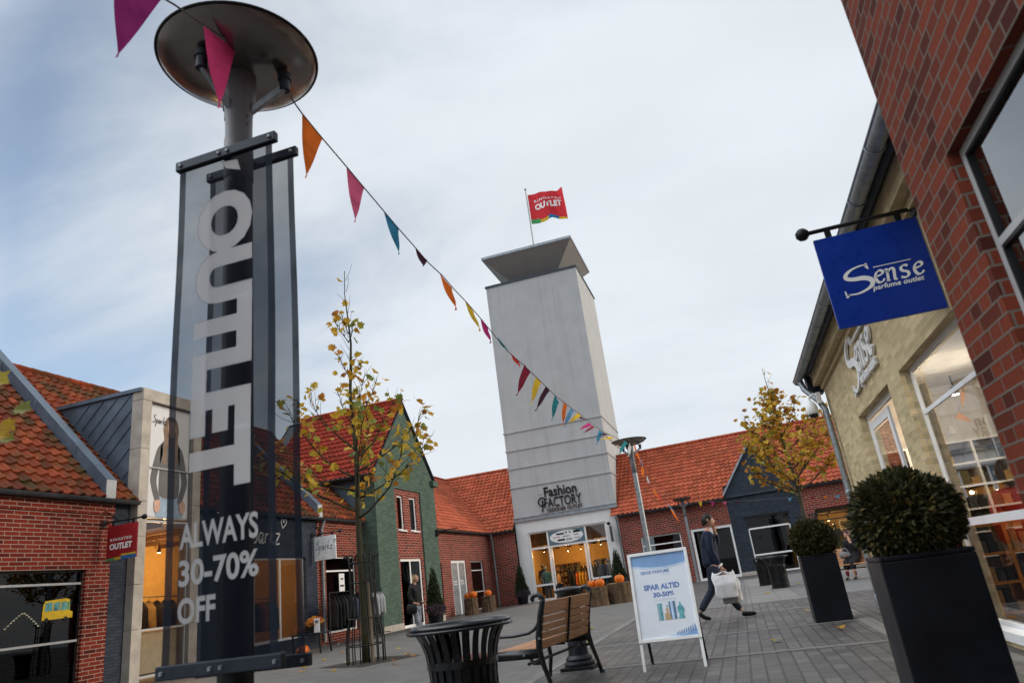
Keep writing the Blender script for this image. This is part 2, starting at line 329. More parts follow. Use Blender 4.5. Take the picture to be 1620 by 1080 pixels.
M['tile_b'] = tile_mat('tile_b', (.085, .018, .008), (.185, .034, .013), (.27, .058, .019), .95, (.030, .032, .010))
M['tile_c'] = tile_mat('tile_c', (.20, .024, .014), (.28, .034, .018), (.35, .046, .024), .1)
M['glass'] = glass_mat('glass', (.72, .76, .76), 1.5)
M['glass_dark'] = glass_mat('glass_dark', (.12, .14, .15), 1.27)
M['glass_big'] = glass_mat('glass_big', (.66, .69, .69), 1.6, boost=.16)
M['warm_wall'] = mat('warm_wall', (.56, .33, .11), .8, var=.08)
M['warm_floor'] = mat('warm_floor', (.22, .13, .07), .5)
M['ceiling'] = mat('ceiling', (.13, .07, .035), .8)
M['bark'] = mat('bark', (.075, .065, .045), .9, var=.4, scale=12, bmp=.5)
M['bark_green'] = mat('bark_green', (.040, .036, .020), .9, var=.35, scale=9, bmp=.4)
M['gutter'] = mat('gutter', (.06, .065, .07), .4, metal=.5, var=.2)
# ------------------------------------------------------------------ text and lettering
_font_cache = {}
def text_geo(s, bold=0.0, shear=0.0, spacing=1.0, depth=.0, bev=0):
    key = (s, bold, shear, spacing, depth)
    if key in _font_cache: return _font_cache[key]
    cu = bpy.data.curves.new('lettering', 'FONT'); cu.body = s; cu.offset = bold; cu.shear = shear; cu.space_character = spacing; cu.extrude = depth; cu.resolution_u = 4; cu.fill_mode = 'BOTH' if True else 'FRONT'
    o = bpy.data.objects.new('lettering', cu); COL.objects.link(o); bpy.context.view_layer.update()
    me = bpy.data.meshes.new_from_object(o.evaluated_get(bpy.context.evaluated_depsgraph_get()))
    vs = [v.co.copy() for v in me.vertices]; fs = [tuple(p.vertices) for p in me.polygons]
    bpy.data.objects.remove(o); bpy.data.curves.remove(cu); bpy.data.meshes.remove(me)
    _font_cache[key] = (vs, fs); return vs, fs
def put_text(mb, s, mapf, x0, x1, y0, y1, bold=.02, shear=0, depth=.02, mi=0, spacing=1.0):
    """fits the words into the rectangle x0..x1, y0..y1 of mapf(x, y, d)"""
    vs, fs = text_geo(s, bold, shear, spacing, depth)
    ax = min(v.x for v in vs); bx = max(v.x for v in vs); ay = min(v.y for v in vs); by = max(v.y for v in vs); az = min(v.z for v in vs); bz = max(v.z for v in vs)
    out = []
    for v in vs:
        out.append(mapf(x0+(v.x-ax)/(bx-ax)*(x1-x0), y0+(v.y-ay)/(by-ay)*(y1-y0), (v.z-az)/max(1e-6, bz-az)))
    mb.mesh(out, fs, mi)
def smooth_pts(pts, k=6):
    P = [Vector((p[0], p[1])) for p in pts]; out = []
    for i in range(len(P)-1):
        a = P[max(i-1, 0)]; b = P[i]; c = P[i+1]; d = P[min(i+2, len(P)-1)]
        for j in range(k):
            t = j/k; out.append(.5*((2*b)+(c-a)*t+(2*a-5*b+4*c-d)*t*t+(3*b-a-3*c+d)*t**3))
    out.append(P[-1]); return out
def put_stroke(mb, pts, mapf, w, nib=None, mi=0, k=6):
    """a pen stroke as a thin raised ribbon; w is a width or a list of widths along it; nib=(angle, thin) gives a broad-nib pen"""
    P = smooth_pts(pts, k); n = len(P); L = []; Rr = []
    for i, p in enumerate(P):
        d = P[min(i+1, n-1)]-P[max(i-1, 0)]
        if d.length < 1e-6: d = Vector((1, 0))
        d.normalize(); nn = Vector((-d.y, d.x))
        if isinstance(w, (list, tuple)):
            t = i/(n-1)*(len(w)-1); j = min(int(t), len(w)-2); ww = w[j]+(w[j+1]-w[j])*(t-j)
        else: ww = w
        if nib: ww = w*(nib[1]+(1-nib[1])*abs(math.sin(math.atan2(d.y, d.x)-nib[0])))
        L.append(p+nn*ww/2); Rr.append(p-nn*ww/2)
    vs = [mapf(p.x, p.y, 1) for p in L]+[mapf(p.x, p.y, 1) for p in Rr]+[mapf(p.x, p.y, 0) for p in L]+[mapf(p.x, p.y, 0) for p in Rr]
    fs = []
    for i in range(n-1):
        fs.append((i, n+i, n+i+1, i+1)); fs.append((2*n+i, i, i+1, 2*n+i+1)); fs.append((n+i, 3*n+i, 3*n+i+1, n+i+1))
    fs += [(0, 2*n, 3*n, n), (n-1, 2*n-1, 4*n-1, 3*n-1)]
    mb.mesh(vs, fs, mi)
def flat_poly(mb, pts, mapf, d0=0, d1=1, mi=0):
    n = len(pts); mb.mesh([mapf(x, y, d1) for x, y in pts]+[mapf(x, y, d0) for x, y in pts], [tuple(range(n))]+[(i, (i+1) % n, n+(i+1) % n, n+i) for i in range(n)], mi)
def plane_map(o, u, v, n, th=.004, off=.002):
    o = Vector(o); u = Vector(u); v = Vector(v); n = Vector(n)
    return lambda x, y, d: o+u*x+v*y+n*(off+d*th)
SPARKZ = [[(.30, .98), (.12, .95), (.04, .78), (.22, .58), (.30, .34), (.14, .12), (-.08, .18)], [(.44, .48), (.42, .1), (.36, -.36)], [(.44, .34), (.56, .47), (.64, .28), (.54, .1), (.43, .14)],
          [(.94, .42), (.80, .46), (.73, .24), (.83, .09), (.94, .36)], [(.95, .44), (.95, .12), (1.02, .1)], [(1.1, .44), (1.1, .1)], [(1.11, .3), (1.2, .44), (1.28, .40)],
          [(1.46, .95), (1.42, .5), (1.40, .08)], [(1.62, .48), (1.43, .26), (1.64, .06)], [(1.72, .44), (1.95, .44), (1.84, .25), (1.70, .07), (1.98, .08)]]
HEART = [(2.14, .66), (2.02, .86), (2.04, 1.0), (2.13, .98), (2.17, .88), (2.24, 1.0), (2.33, .98), (2.33, .84), (2.14, .66)]
def put_sparkz(mb, mapf, x0, y0, s, w=.05, mi=0):
    f = lambda x, y, d: mapf(x0+(x+.12*y)*s, y0+y*s, d)
    for st in SPARKZ: put_stroke(mb, st, f, w, mi=mi)
    put_stroke(mb, HEART, f, w*.8, mi=mi, k=3)
def put_sense(mb, mapf, x0, y0, s, mi=0):
    """swash capital S, then ense, a line above and two small words below"""
    f = lambda x, y, d: mapf(x0+x*s, y0+y*s, d)
    put_stroke(mb, [(.98, 1.02), (.80, 1.05), (.46, .98), (.20, .82), (.16, .66), (.38, .57), (.75, .54), (.98, .42), (.98, .22), (.74, .06), (.38, -.03), (.02, .0)], f, [.05, .05, .07, .13, .16, .15, .18, .19, .15, .09, .06, .05], mi=mi)
    flat_poly(mb, [(.93, 1.10), (1.0, 1.12), (1.02, .86), (.97, .86), (.90, .98)], f, mi=mi); flat_poly(mb, [(-.02, -.12), (.04, -.12), (.14, -.02), (.02, .05), (.02, .16), (-.03, .16)], f, mi=mi)
    g = lambda x, y, d: f(1.06+x*.50+y*.06, .20+y*.50, d)
    E_ = [(.14, .55), (.60, .68), (.66, .9), (.45, 1.0), (.2, .82), (.12, .45), (.3, .08), (.58, .1), (.72, .28)]
    for ox in (0, 2.02+.70): put_stroke(mb, [(x+ox, y) for x, y in E_], g, .22, (.5, .4), mi)
    put_stroke(mb, [(.80, .93), (.98, .95), (.98, .5), (.97, .04)], g, .2, (.4, .6), mi); put_stroke(mb, [(.99, .7), (1.25, .98), (1.44, .86), (1.44, .45), (1.44, .1), (1.60, .05)], g, .21, (.4, .55), mi); flat_poly(mb, [(.84, 0), (1.12, 0), (1.12, .09), (.84, .09)], g, mi=mi)
    put_stroke(mb, [(2.42, .92), (2.18, 1.0), (1.94, .84), (2.02, .60), (2.32, .46), (2.42, .24), (2.22, .04), (1.86, .12)], g, .22, (.3, .5), mi)
    put_text(mb, 'parfume outlet', lambda x, y, d: f(x+.12*y, y, d), .95, 2.72, -.09, .17, bold=.018, shear=.1, mi=mi)
    flat_poly(mb, [(1.18, .86), (2.50, .86), (2.50, .89), (1.18, .89)], f, mi=mi)
# ------------------------------------------------------------------ walls with openings
class Face:
    """a wall plane: P(u, z, d) with d outward.  axis 'x': plane X = c, u is Y.  axis 'y': plane Y = c, u is X"""
    def __init__(s, axis, c, sign, mtx=None): s.axis = axis; s.c = c; s.sign = sign; s.m = mtx
    def P(s, u, z, d=0.0):
        p = Vector((s.c+s.sign*d, u, z)) if s.axis == 'x' else Vector((u, s.c+s.sign*d, z))
        return s.m @ p if s.m is not None else p
def wall_face(mb, F, u0, u1, z0, z1, holes=(), depth=.12, mi=0, d=0.0, top=None):
    us = sorted({u0, u1} | {h[0] for h in holes} | {h[1] for h in holes}); zs = sorted({z0, z1} | {h[2] for h in holes} | {h[3] for h in holes})
    us = [u for u in us if u0 <= u <= u1]; zs = [z for z in zs if z0 <= z <= z1]
    for a, b in zip(us, us[1:]):
        for c, e in zip(zs, zs[1:]):
            mu, mz = (a+b)/2, (c+e)/2
            if any(h[0] < mu < h[1] and h[2] < mz < h[3] for h in holes): continue
            mb.face([F.P(a, c, d), F.P(b, c, d), F.P(b, e, d), F.P(a, e, d)], [(a, c), (b, c), (b, e), (a, e)], mi)
    for (a, b, c, e) in [h[:4] for h in holes]:
        for (p, q) in (((a, c), (a, e)), ((b, e), (b, c)), ((a, e), (b, e)), ((b, c), (a, c))):
            if p[1] == q[1] and p[1] <= z0+1e-6: continue
            uvs = [(p[0], p[1]), (q[0], q[1]), (q[0]-(depth if p[0] == q[0] else 0), q[1]-(depth if p[1] == q[1] else 0)), (p[0]-(depth if p[0] == q[0] else 0), p[1]-(depth if p[1] == q[1] else 0))]
            mb.face([F.P(p[0], p[1], d), F.P(q[0], q[1], d), F.P(q[0], q[1], d-depth), F.P(p[0], p[1], d-depth)], uvs, mi)
def fbar(mb, F, ua, ub, za, zb, d0, d1, mi=0):
    v = [F.P(u, z, d) for d in (d0, d1) for z in (za, zb) for u in (ua, ub)]
    mb.mesh(v, [(0, 2, 3, 1), (4, 5, 7, 6), (0, 1, 5, 4), (2, 6, 7, 3), (0, 4, 6, 2), (1, 3, 7, 5)], mi)
def window(parent, F, ua, ub, za, zb, inset=.11, fw=.055, mull=(), trans=(), fmat='white_frame', gmat='glass', name='window', th=.05, sill=None, label=None):
    mb = MB(); d0, d1 = -inset-th, -inset
    fbar(mb, F, ua, ua+fw, za, zb, d0, d1); fbar(mb, F, ub-fw, ub, za, zb, d0, d1)
    fbar(mb, F, ua+fw, ub-fw, za, za+fw, d0, d1); fbar(mb, F, ua+fw, ub-fw, zb-fw, zb, d0, d1)
    for z in trans: fbar(mb, F, ua+fw, ub-fw, z-fw*.45, z+fw*.45, d0+.004, d1-.004)
    zz = [za+fw]+sorted(trans)+[zb-fw]
    for u in mull:
        for a, b in zip(zz, zz[1:]): fbar(mb, F, u-fw*.45, u+fw*.45, a+(fw*.45 if a != zz[0] else 0), b-(fw*.45 if b != zz[-1] else 0), d0+.008, d1-.008)
    o = mb.build(name, M[fmat], parent)
    if label: o['label'] = label
    g = MB(); dm = -inset-th*.6; g.face([F.P(ua+fw*.5, za+fw*.5, dm), F.P(ub-fw*.5, za+fw*.5, dm), F.P(ub-fw*.5, zb-fw*.5, dm), F.P(ua+fw*.5, zb-fw*.5, dm)])
    g.build('pane', M[gmat], o)
    if sill:
        sm = MB(); fbar(sm, F, ua-.03, ub+.03, za-.05, za-.002, -inset, .04); sm.build('sill', M[sill], o)
    return o
# ------------------------------------------------------------------ pantile roofs
def tile_h(t):
    return .046*math.sin(math.pi*(t-.58)/.42) if t > .58 else -.020*math.sin(math.pi*t/.58)
def tiles(mb, O, U, V, nu, nv, cut=None, tw=.205, tl=.30, seg=6, off=(0, 0)):
    """pantiles over the slope O + u U + v V; cut(v) -> (umin, umax) trims each course"""
    O = Vector(O); U = Vector(U).normalized(); V = Vector(V).normalized(); Nn = U.cross(V).normalized()
    if Nn.z < 0: Nn = -Nn
    for r in range(nv):
        rows = []
        for kk, (vv, lift) in enumerate(((r*tl-.03, .055), ((r+1)*tl, .0))):
            lo, hi = cut((r+.5)*tl) if cut else (0, nu*tw)
            row = []
            for c in range(nu*seg+1):
                u = c*tw/seg; uc = min(max(u, lo), hi); j = .004*math.sin(r*12.9+int(c/seg)*7.3)
                row.append((O+U*uc+V*vv+Nn*(tile_h((c % seg)/seg)+lift+j+.02), (c/seg+off[0], r+(.02 if kk == 0 else .98)+off[1]), u))
            rows.append(row)
        lo, hi = cut((r+.5)*tl) if cut else (0, nu*tw)
        for c in range(nu*seg):
            if rows[0][c+1][2] <= lo+1e-6 or rows[0][c][2] >= hi-1e-6: continue
            a, b = rows[0][c], rows[0][c+1]; d, e = rows[1][c], rows[1][c+1]
            uu = (int(c/seg)+.5+off[0]); uv = [(uu, r+.5+off[1])]*4
            mb.face([a[0], b[0], e[0], d[0]], uv)
            mb.face([a[0], b[0], b[0]-Nn*.035, a[0]-Nn*.06], uv)
def slope_slab(mb, P, th=.08):
    """solid roof deck below the tiles"""
    P = [Vector(p) for p in P]; n = (P[1]-P[0]).cross(P[2]-P[0]).normalized()
    if n.z < 0: n = -n
    mb.prism([p-n*.03 for p in P], -n*th)
def ridge(mb, a, b, r=.09):
    a = Vector(a); b = Vector(b); n = max(1, int((b-a).length/.36))
    for i in range(n):
        p = a.lerp(b, i/n); q = a.lerp(b, (i+1.06)/n); mb.tube([p, q], [r*1.08, r*.94], 8)
def gutter(name, parent, a, b, r=.07, mt='gutter'):
    a = Vector(a); b = Vector(b); mb = MB(); n = 8; d = (b-a).normalized(); x = d.cross(Vector((0, 0, 1))).normalized()
    vs = []
    for p in (a, b):
        for rr in (r, r*.86):
            for k in range(n+1):
                t = math.pi+math.pi*k/n; vs.append(p+x*math.cos(t)*rr+Vector((0, 0, math.sin(t)*rr)))
    m = n+1; fs = []
    for k in range(n): fs += [(k, k+1, 2*m+k+1, 2*m+k), (m+k, 3*m+k, 3*m+k+1, m+k+1), (k, m+k, m+k+1, k+1), (2*m+k, 2*m+k+1, 3*m+k+1, 3*m+k)]
    fs += [(0, 2*m, 3*m, m), (n, m+n, 3*m+n, 2*m+n)]
    mb.mesh(vs, fs)
    mb.tube([a+x*r+Vector((0, 0, .008)), b+x*r+Vector((0, 0, .008))], .012, 8); mb.tube([a-x*r+Vector((0, 0, .008)), b-x*r+Vector((0, 0, .008))], .012, 8)
    k = int((b-a).length/1.0)
    for i in range(1, k+1):
        p = a.lerp(b, i/(k+1)); arc = [p+x*math.cos(math.pi+math.pi*j/8)*(r+.006)+Vector((0, 0, math.sin(math.pi+math.pi*j/8)*(r+.006))) for j in range(9)]
        mb.tube(arc, .009, 6)
    return mb.build(name, M[mt], parent, smooth=True, angle=40)
def ceiling_spots(parent_group, pts, col=(1, .62, .26), watts=40, label='warm', cat='ceiling lamp', bulb=18):
    for i, (p, lab) in enumerate(pts):
        t = thing('ceiling_lamp', lab, cat, p, parent_group); mb = MB(); x, y, z = p
        mb.tube([(x, y, z), (x, y, z+.18)], .012, 8); mb.lathe((x, y, z-.1), [(.05, 0), (.05, .1), (.02, .13)], 14); mb.build('lamp_housing', M['black'], t)
        b = MB(); b.lathe((x, y, z-.103), [(.0, 0), (.044, .0), (.044, .002)], 14); b.build('bulb', emit('bulb_glow', col, bulb), t)
        l = bpy.data.lights.new('lamp_light', 'POINT'); l.energy = watts; l.color = col; l.shadow_soft_size = .08; lo = bpy.data.objects.new('lamp_light', l); COL.objects.link(lo); lo.parent = t; lo.location = (0, 0, -.18)
# ================================================================== THE SETTING: ground
def paving_mat():
    m, nt, b, out = nodes('paving')
    tc = nt.nodes.new('ShaderNodeTexCoord'); mp = nt.nodes.new('ShaderNodeMapping'); mp.inputs['Rotation'].default_value = (0, 0, R_(90)); nt.links.new(tc.outputs['Object'], mp.inputs[0])
    br = nt.nodes.new('ShaderNodeTexBrick'); nt.links.new(mp.outputs[0], br.inputs['Vector']); br.inputs['Scale'].default_value = 1
    br.inputs['Brick Width'].default_value = .28; br.inputs['Row Height'].default_value = .14; br.inputs['Mortar Size'].default_value = .011; br.inputs['Mortar Smooth'].default_value = .2
    br.inputs['Color1'].default_value = (0, 0, 0, 1); br.inputs['Color2'].default_value = (1, 1, 1, 1)
    cc = ramp(nt, br.outputs['Color'], [(0, (.070, .067, .065)), (.5, (.102, .098, .094)), (1, (.145, .139, .131))])
    f = noise_tex(nt, 60, 4, .7); g = noise_tex(nt, .35, 6, .65); h = noise_tex(nt, 3, 5, .7)
    cc = mixc(nt, mapr(nt, f, .3, .7, 0, .45), cc, (.07, .066, .062))
    cc = mixc(nt, mapr(nt, g, .4, .65, 0, .5), cc, (.62, .6, .58), 'MULTIPLY')
    cc = mixc(nt, mapr(nt, h, .5, .75, 0, .45), cc, (.6, .58, .56), 'MULTIPLY')
    cc = mixc(nt, br.outputs['Fac'], cc, (.035, .032, .030))
    nt.links.new(cc, b.inputs['Base Color']); nt.links.new(mapr(nt, g, .3, .7, .36, .62), b.inputs['Roughness']); b.inputs['Specular IOR Level'].default_value = .4
    inv = nt.nodes.new('ShaderNodeMath'); inv.operation = 'MULTIPLY_ADD'; nt.links.new(br.outputs['Fac'], inv.inputs[0]); inv.inputs[1].default_value = -1; nt.links.new(f, inv.inputs[2])
    bump(nt, b, inv.outputs[0], .5, .006); return m
def slab_mat(name, w, h, cols, rot=0):
    m, nt, b, out = nodes(name)
    tc = nt.nodes.new('ShaderNodeTexCoord'); mp = nt.nodes.new('ShaderNodeMapping'); mp.inputs['Rotation'].default_value = (0, 0, R_(rot)); nt.links.new(tc.outputs['Object'], mp.inputs[0])
    br = nt.nodes.new('ShaderNodeTexBrick'); nt.links.new(mp.outputs[0], br.inputs['Vector']); br.inputs['Scale'].default_value = 1
    br.inputs['Brick Width'].default_value = w; br.inputs['Row Height'].default_value = h; br.inputs['Mortar Size'].default_value = .006; br.offset = 0 if w == h else .5
    br.inputs['Color1'].default_value = (0, 0, 0, 1); br.inputs['Color2'].default_value = (1, 1, 1, 1)
    cc = ramp(nt, br.outputs['Color'], [(0, cols[0]), (1, cols[1])]); f = noise_tex(nt, 30, 5, .7); g = noise_tex(nt, 1.2, 5, .6)
    cc = mixc(nt, mapr(nt, f, .35, .7, 0, .35), cc, tuple(x*.5 for x in cols[0])); cc = mixc(nt, mapr(nt, g, .4, .7, 0, .5), cc, (.6, .6, .58), 'MULTIPLY')
    cc = mixc(nt, br.outputs['Fac'], cc, tuple(x*.3 for x in cols[0]))
    nt.links.new(cc, b.inputs['Base Color']); b.inputs['Roughness'].default_value = .7; bump(nt, b, f, .3, .005); return m
def flat(name, pts, z, m):
    mb = MB(); mb.face([(x, y, z) for x, y in pts]); return structure(mb.build(name, m))
flat('ground', [(-400, -400), (400, -400), (400, 400), (-400, 400)], 0, paving_mat())
SL = slab_mat('pale_slabs', .62, .62, ((.17, .165, .155), (.22, .21, .20))); SM = slab_mat('small_setts', .11, .11, ((.13, .13, .13), (.20, .20, .20))); SB = slab_mat('band_stones', .5, .16, ((.17, .16, .15), (.22, .21, .195))); SBY = slab_mat('band_stones_long', .5, .16, ((.17, .16, .15), (.22, .21, .195)), 90)
SG = slab_mat('smooth_pavers', .42, .28, ((.118, .112, .104), (.15, .142, .13)))
flat('paved_square', [(-11.3, 6.0), (-2.6, 6.0), (-2.6, 37.0), (-11.3, 37.0)], .004, SG)
for y in (8.60, 11.1, 14.4): flat('paving_band', [(-2.44, y), (1.30, y), (1.30, y+.15), (-2.44, y+.15)], .004, SB)
flat('paving_band', [(-2.6, 3.0), (-2.45, 3.0), (-2.45, 37.0), (-2.6, 37.0)], .005, SBY)
flat('paving_band', [(1.32, 3.0), (1.50, 3.0), (1.50, 16.9), (1.32, 16.9)], .004, SBY)
flat('paved_square', [(-.1, 17.0), (1.05, 17.0), (1.05, 33.5), (-.1, 33.5)], .004, SL)
flat('sett_strip', [(1.06, 17.0), (4.2, 17.0), (4.2, 33.5), (1.06, 33.5)], .004, SM)
flat('sett_strip', [(-1.1, 17.0), (-.12, 17.0), (-.12, 33.5), (-1.1, 33.5)], .004, SM)
# ================================================================== LEFT ROW
EZ = 3.95                       # eaves height of the left row
def coping(parent, y0, y1, x_eave=-13.02, k=4.1, h=.36):
    mb = MB(); a = (x_eave, EZ+.0); n = .02
    prof = [(x_eave+.06, EZ-.02), (x_eave+.06, EZ+.42), (x_eave-k, EZ+k+.46), (x_eave-k-.3, EZ+k+.46), (x_eave-k-.3, EZ+k-.4)]
    mb.prism([(x, y0, z) for x, z in prof], (0, y1-y0, 0))
    for t in (.22, .55, .86):
        x = x_eave-k*t; z = EZ+.42+k*t
        mb.bar((x+.0, y0-.012, z-.44), (x-.0, y0-.012, z+.02), .012, .02, up=(0, 1, 0)); mb.bar((x, y0-.012, z+.018), (x, y1+.012, z+.018), .02, .02)
    o = mb.build('coping', M['zinc'], parent, bevel=.008)
    e = MB(); e.box(x_eave+.062, x_eave+.075, y0, y1, EZ, EZ+.40); e.build('end_cap', M['render_line'], o)
    return o
def left_brick():
    t = thing('brick_shop', 'near red brick shop with mossy tiled roof and dark display window holding a bus sticker', 'building', (-13.15, 7.5, 0))
    F = Face('x', -13.15, 1); Z1 = F.P(0, 0).z
    zt = 2.47; wins = [(3.2, 7.2, .2, zt), (8.0, 12.02, .2, zt)]
    mb = MB(); wall_face(mb, F, 2, 12.62, 0, 3.85, wins, .14)
    for y in (12.62,): mb.face([(-13.15, y, 0), (-17, y, 0), (-17, y, 3.85), (-13.15, y, 3.85)])
    mb.face([(-13.15, 2, 0), (-21, 2, 0), (-21, 2, 3.9), (-17, 2, 7.9), (-13.15, 2, 3.85)]); mb.face([(-21, 2, 0), (-21, 12.6, 0), (-21, 12.6, 3.9), (-21, 2, 3.9)])
    fbar(mb, F, 2, 12.62, 3.62, 3.86, .001, .045)
    mb.build('wall', M['red_brick'], t)
    g = MB(); g.box(-13.6, -13.19, 12.622, 13.14, 0, 3.9); g.build('pier', M['grey_brick'], t)
    for k, w in enumerate(wins):
        window(t, F, *w, inset=.1, fw=.05, trans=(1.1, 2.2), fmat='dark_metal', gmat='glass_dark') if False else None
        mbw = MB(); fb = .04
        fbar(mbw, F, w[0], w[0]+fb, w[2], w[3], -.14, -.1); fbar(mbw, F, w[1]-fb, w[1], w[2], w[3], -.14, -.1); fbar(mbw, F, w[0]+fb, w[1]-fb, w[2], w[2]+fb, -.14, -.1); fbar(mbw, F, w[0]+fb, w[1]-fb, w[3]-fb, w[3], -.14, -.1)
        wo = mbw.build('window', M['black'], t)
        tr = MB()
        for z in (1.09, 2.2): fbar(tr, F, w[0]+fb, w[1]-fb, z-.022, z+.022, -.138, -.07)
        tr.build('transom', M['grey_frame'], wo)
        p = MB(); p.face([F.P(w[0], w[2], -.125), F.P(w[1], w[2], -.125), F.P(w[1], w[3], -.125), F.P(w[0], w[3], -.125)]); p.build('pane', M['glass_dark'], wo)
    r = MB(); slope_slab(r, [(-13.0, 2, EZ), (-13.0, 12.3, EZ), (-17.0, 12.3, EZ+4), (-17.0, 2, EZ+4)]); slope_slab(r, [(-17.0, 2, EZ+4), (-17.0, 12.3, EZ+4), (-21.2, 12.3, EZ-.2), (-21.2, 2, EZ-.2)])
    ro = r.build('roof_deck', M['dark_metal'], t)
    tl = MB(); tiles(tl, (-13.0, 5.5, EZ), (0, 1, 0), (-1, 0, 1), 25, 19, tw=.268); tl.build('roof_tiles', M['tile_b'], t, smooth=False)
    coping(t, 12.2, 12.46)
    gutter('gutter', t, (-12.95, 2.5, 3.91), (-12.95, 13.12, 3.91))
    # bus sticker: a plain yellow bus with three dark windows and a string of lamps behind it
    s = MB(); f = lambda x, y, d: F.P(11.18+x*.86, 1.53+y*.86, -.12+.004*d+.003)
    flat_poly(s, [(0, 0), (.02, .34), (.06, .42), (.60, .46), (.70, .43), (.72, .18), (.80, .15), (.80, .02)], f, mi=0)
    for a, b in ((.06, .25), (.28, .44), (.47, .62)): flat_poly(s, [(a, .19), (a+.01, .37), (b, .39), (b, .20)], lambda x, y, d: f(x, y, d+1), mi=1)
    flat_poly(s, [(.64, .20), (.64, .38), (.69, .38), (.70, .20)], lambda x, y, d: f(x, y, d+1), mi=2)
    for cx in (.12, .62): flat_poly(s, [(cx+.055*math.cos(a*.785), .0+.055*math.sin(a*.785)) for a in range(8)], lambda x, y, d: f(x, y, d+1), mi=3)
    s.build('bus_sticker', [mat('sticker_yellow', (.62, .40, .02), .5), mat('sticker_teal', (.10, .28, .28), .5, var=.6, scale=9), mat('sticker_green', (.05, .30, .18), .5), M['black']], t); s = MB(); put_stroke(s, [(-.85, -.10), (-.46, .20), (-.07, -.10)], f, .008, mi=0, k=2)
    for k in range(14):
        u = k/13; x = -.85+.78*u; y = -.10+.30*(1-abs(2*u-1)**1.2)
        flat_poly(s, [(x-.022, y-.014), (x+.022, y-.008), (x+.022, y+.014), (x-.022, y+.008)], f, mi=1)
    s.build('lamp_string_sticker', [M['grey_frame'], mat('sticker_cream', (.7, .65, .42), .5)], t)
left_brick()
def grey_shop():
    t = thing('grey_brick_shop', 'dark grey brick shop with tall concrete framed bay, zinc cheek and fashion poster', 'building', (-13.15, 17, 0))
    F = Face('x', -13.15, 1); win = [(16.4, 20.15, .35, 2.70)]
    mb = MB(); wall_face(mb, F, 15.12, 20.78, 0, 3.85, win, .14); mb.build('wall', M['grey_brick'], t); bw = MB(); bw.face([(-21, 13.1, 0), (-21, 20.8, 0), (-21, 20.8, 3.9), (-21, 13.1, 3.9)]); bw.build('back_wall', M['grey_brick'], t)
    window(t, F, *win[0], mull=(17.7, 18.95), gmat='glass', fw=.07)
    s = MB(); put_sparkz(s, plane_map(F.P(17.05, 2.72, 0), (0, 1, 0), (0, 0, 1), (1, 0, 0), .02, .004), .1, .30, .80, .055); s.build('wall_lettering', M['white_frame'], t)
    # bay
    z = MB(); x1 = -13.02
    z.prism([(x1, 13.14, 0), (x1, 13.14, 6.62), (-15.75, 13.14, 6.62), (-13.55, 13.14, 4.40), (-13.55, 13.14, 0)], (0, .04, 0))
    z.prism([(x1, 15.09, 0), (x1, 15.09, 6.62), (-15.75, 15.09, 6.62), (-13.55, 15.09, 4.40), (-13.55, 15.09, 0)], (0, .03, 0))
    z.box(-15.85, -13.03, 13.08, 15.15, 6.62, 6.71)
    for k in range(1, 7):
        x = -13.0-.42*k+.9; p = Vector((x+.0, 13.128, 6.60)); q = Vector((x-1.6, 13.128, 5.0))
        # seams run square to the roof slope and stop at the cheek edges
        pts = []
        for j in range(41):
            w = p.lerp(q, j/40)
            if w.x < -13.03 and w.z > EZ+(-13.0-w.x)+.12 and w.x > -15.7: pts.append(w)
        if len(pts) > 2: z.bar(pts[0], pts[-1], .014, .014)
    for k in range(0, 6):
        p = Vector((-13.03, 13.128, 6.1-.55*k)); q = p+Vector((-1.5, 0, -1.5)); pts = [p.lerp(q, j/40) for j in range(41)]; pts = [w for w in pts if w.z > EZ+(-13.0-w.x)+.1]
        if len(pts) > 2: z.bar(pts[0], pts[-1], .014, .014)
    z.build('cheek', M['zinc'], t)
    c = MB()
    for k, (za, zb) in enumerate(((0, 1.15), (1.157, 2.1), (2.107, 3.15), (3.157, 3.95), (3.957, 5.2), (5.207, 6.40))):
        c.box(-13.3, -12.97, 13.12, 13.40, za, zb); c.box(-13.3, -12.97, 14.86, 15.14, za, zb)
    c.box(-13.3, -12.965, 13.12, 14.12, 6.407, 6.70); c.box(-13.3, -12.965, 14.127, 15.14, 6.407, 6.70); c.build('concrete_frame', M['concrete'], t, bevel=.006)
    FB = Face('x', -12.97, 1)
    w = window(t, FB, 13.4, 14.86, .12, 3.55, inset=.10, fw=.05, trans=(1.2, .95) if False else (1.12,), gmat='glass', fmat='grey_frame')
    p = MB(); p.box(-13.17, -13.09, 13.42, 14.84, 3.60, 6.38); p.build('poster_board', M['grey_frame'], t)
    s = MB(); f0 = plane_map((-13.09, 13.46, 3.64), (0, 1, 0), (0, 0, 1), (1, 0, 0), .003, .002)
    flat_poly(s, [(0, 0), (1.34, 0), (1.34, 2.68), (0, 2.68)], f0, mi=0)
    f1 = plane_map((-13.09, 13.46, 3.64), (0, 1, 0), (0, 0, 1), (1, 0, 0), .003, .006); f2 = plane_map((-13.09, 13.46, 3.64), (0, 1, 0), (0, 0, 1), (1, 0, 0), .003, .010); f3 = plane_map((-13.09, 13.46, 3.64), (0, 1, 0), (0, 0, 1), (1, 0, 0), .003, .022)
    def sm(pts): return [(q.x, q.y) for q in smooth_pts(pts+[pts[0]], 4)][:-1]
    flat_poly(s, sm([(.30, .0), (.32, .5), (1.12, .5), (1.15, .0)]), f1, mi=3)
    flat_poly(s, sm([(.56, 1.88), (.40, 1.76), (.38, 1.2), (.38, .62), (.50, .46), (.92, .46), (1.04, .62), (1.04, 1.2), (1.02, 1.76), (.86, 1.88)]), f2, mi=1)
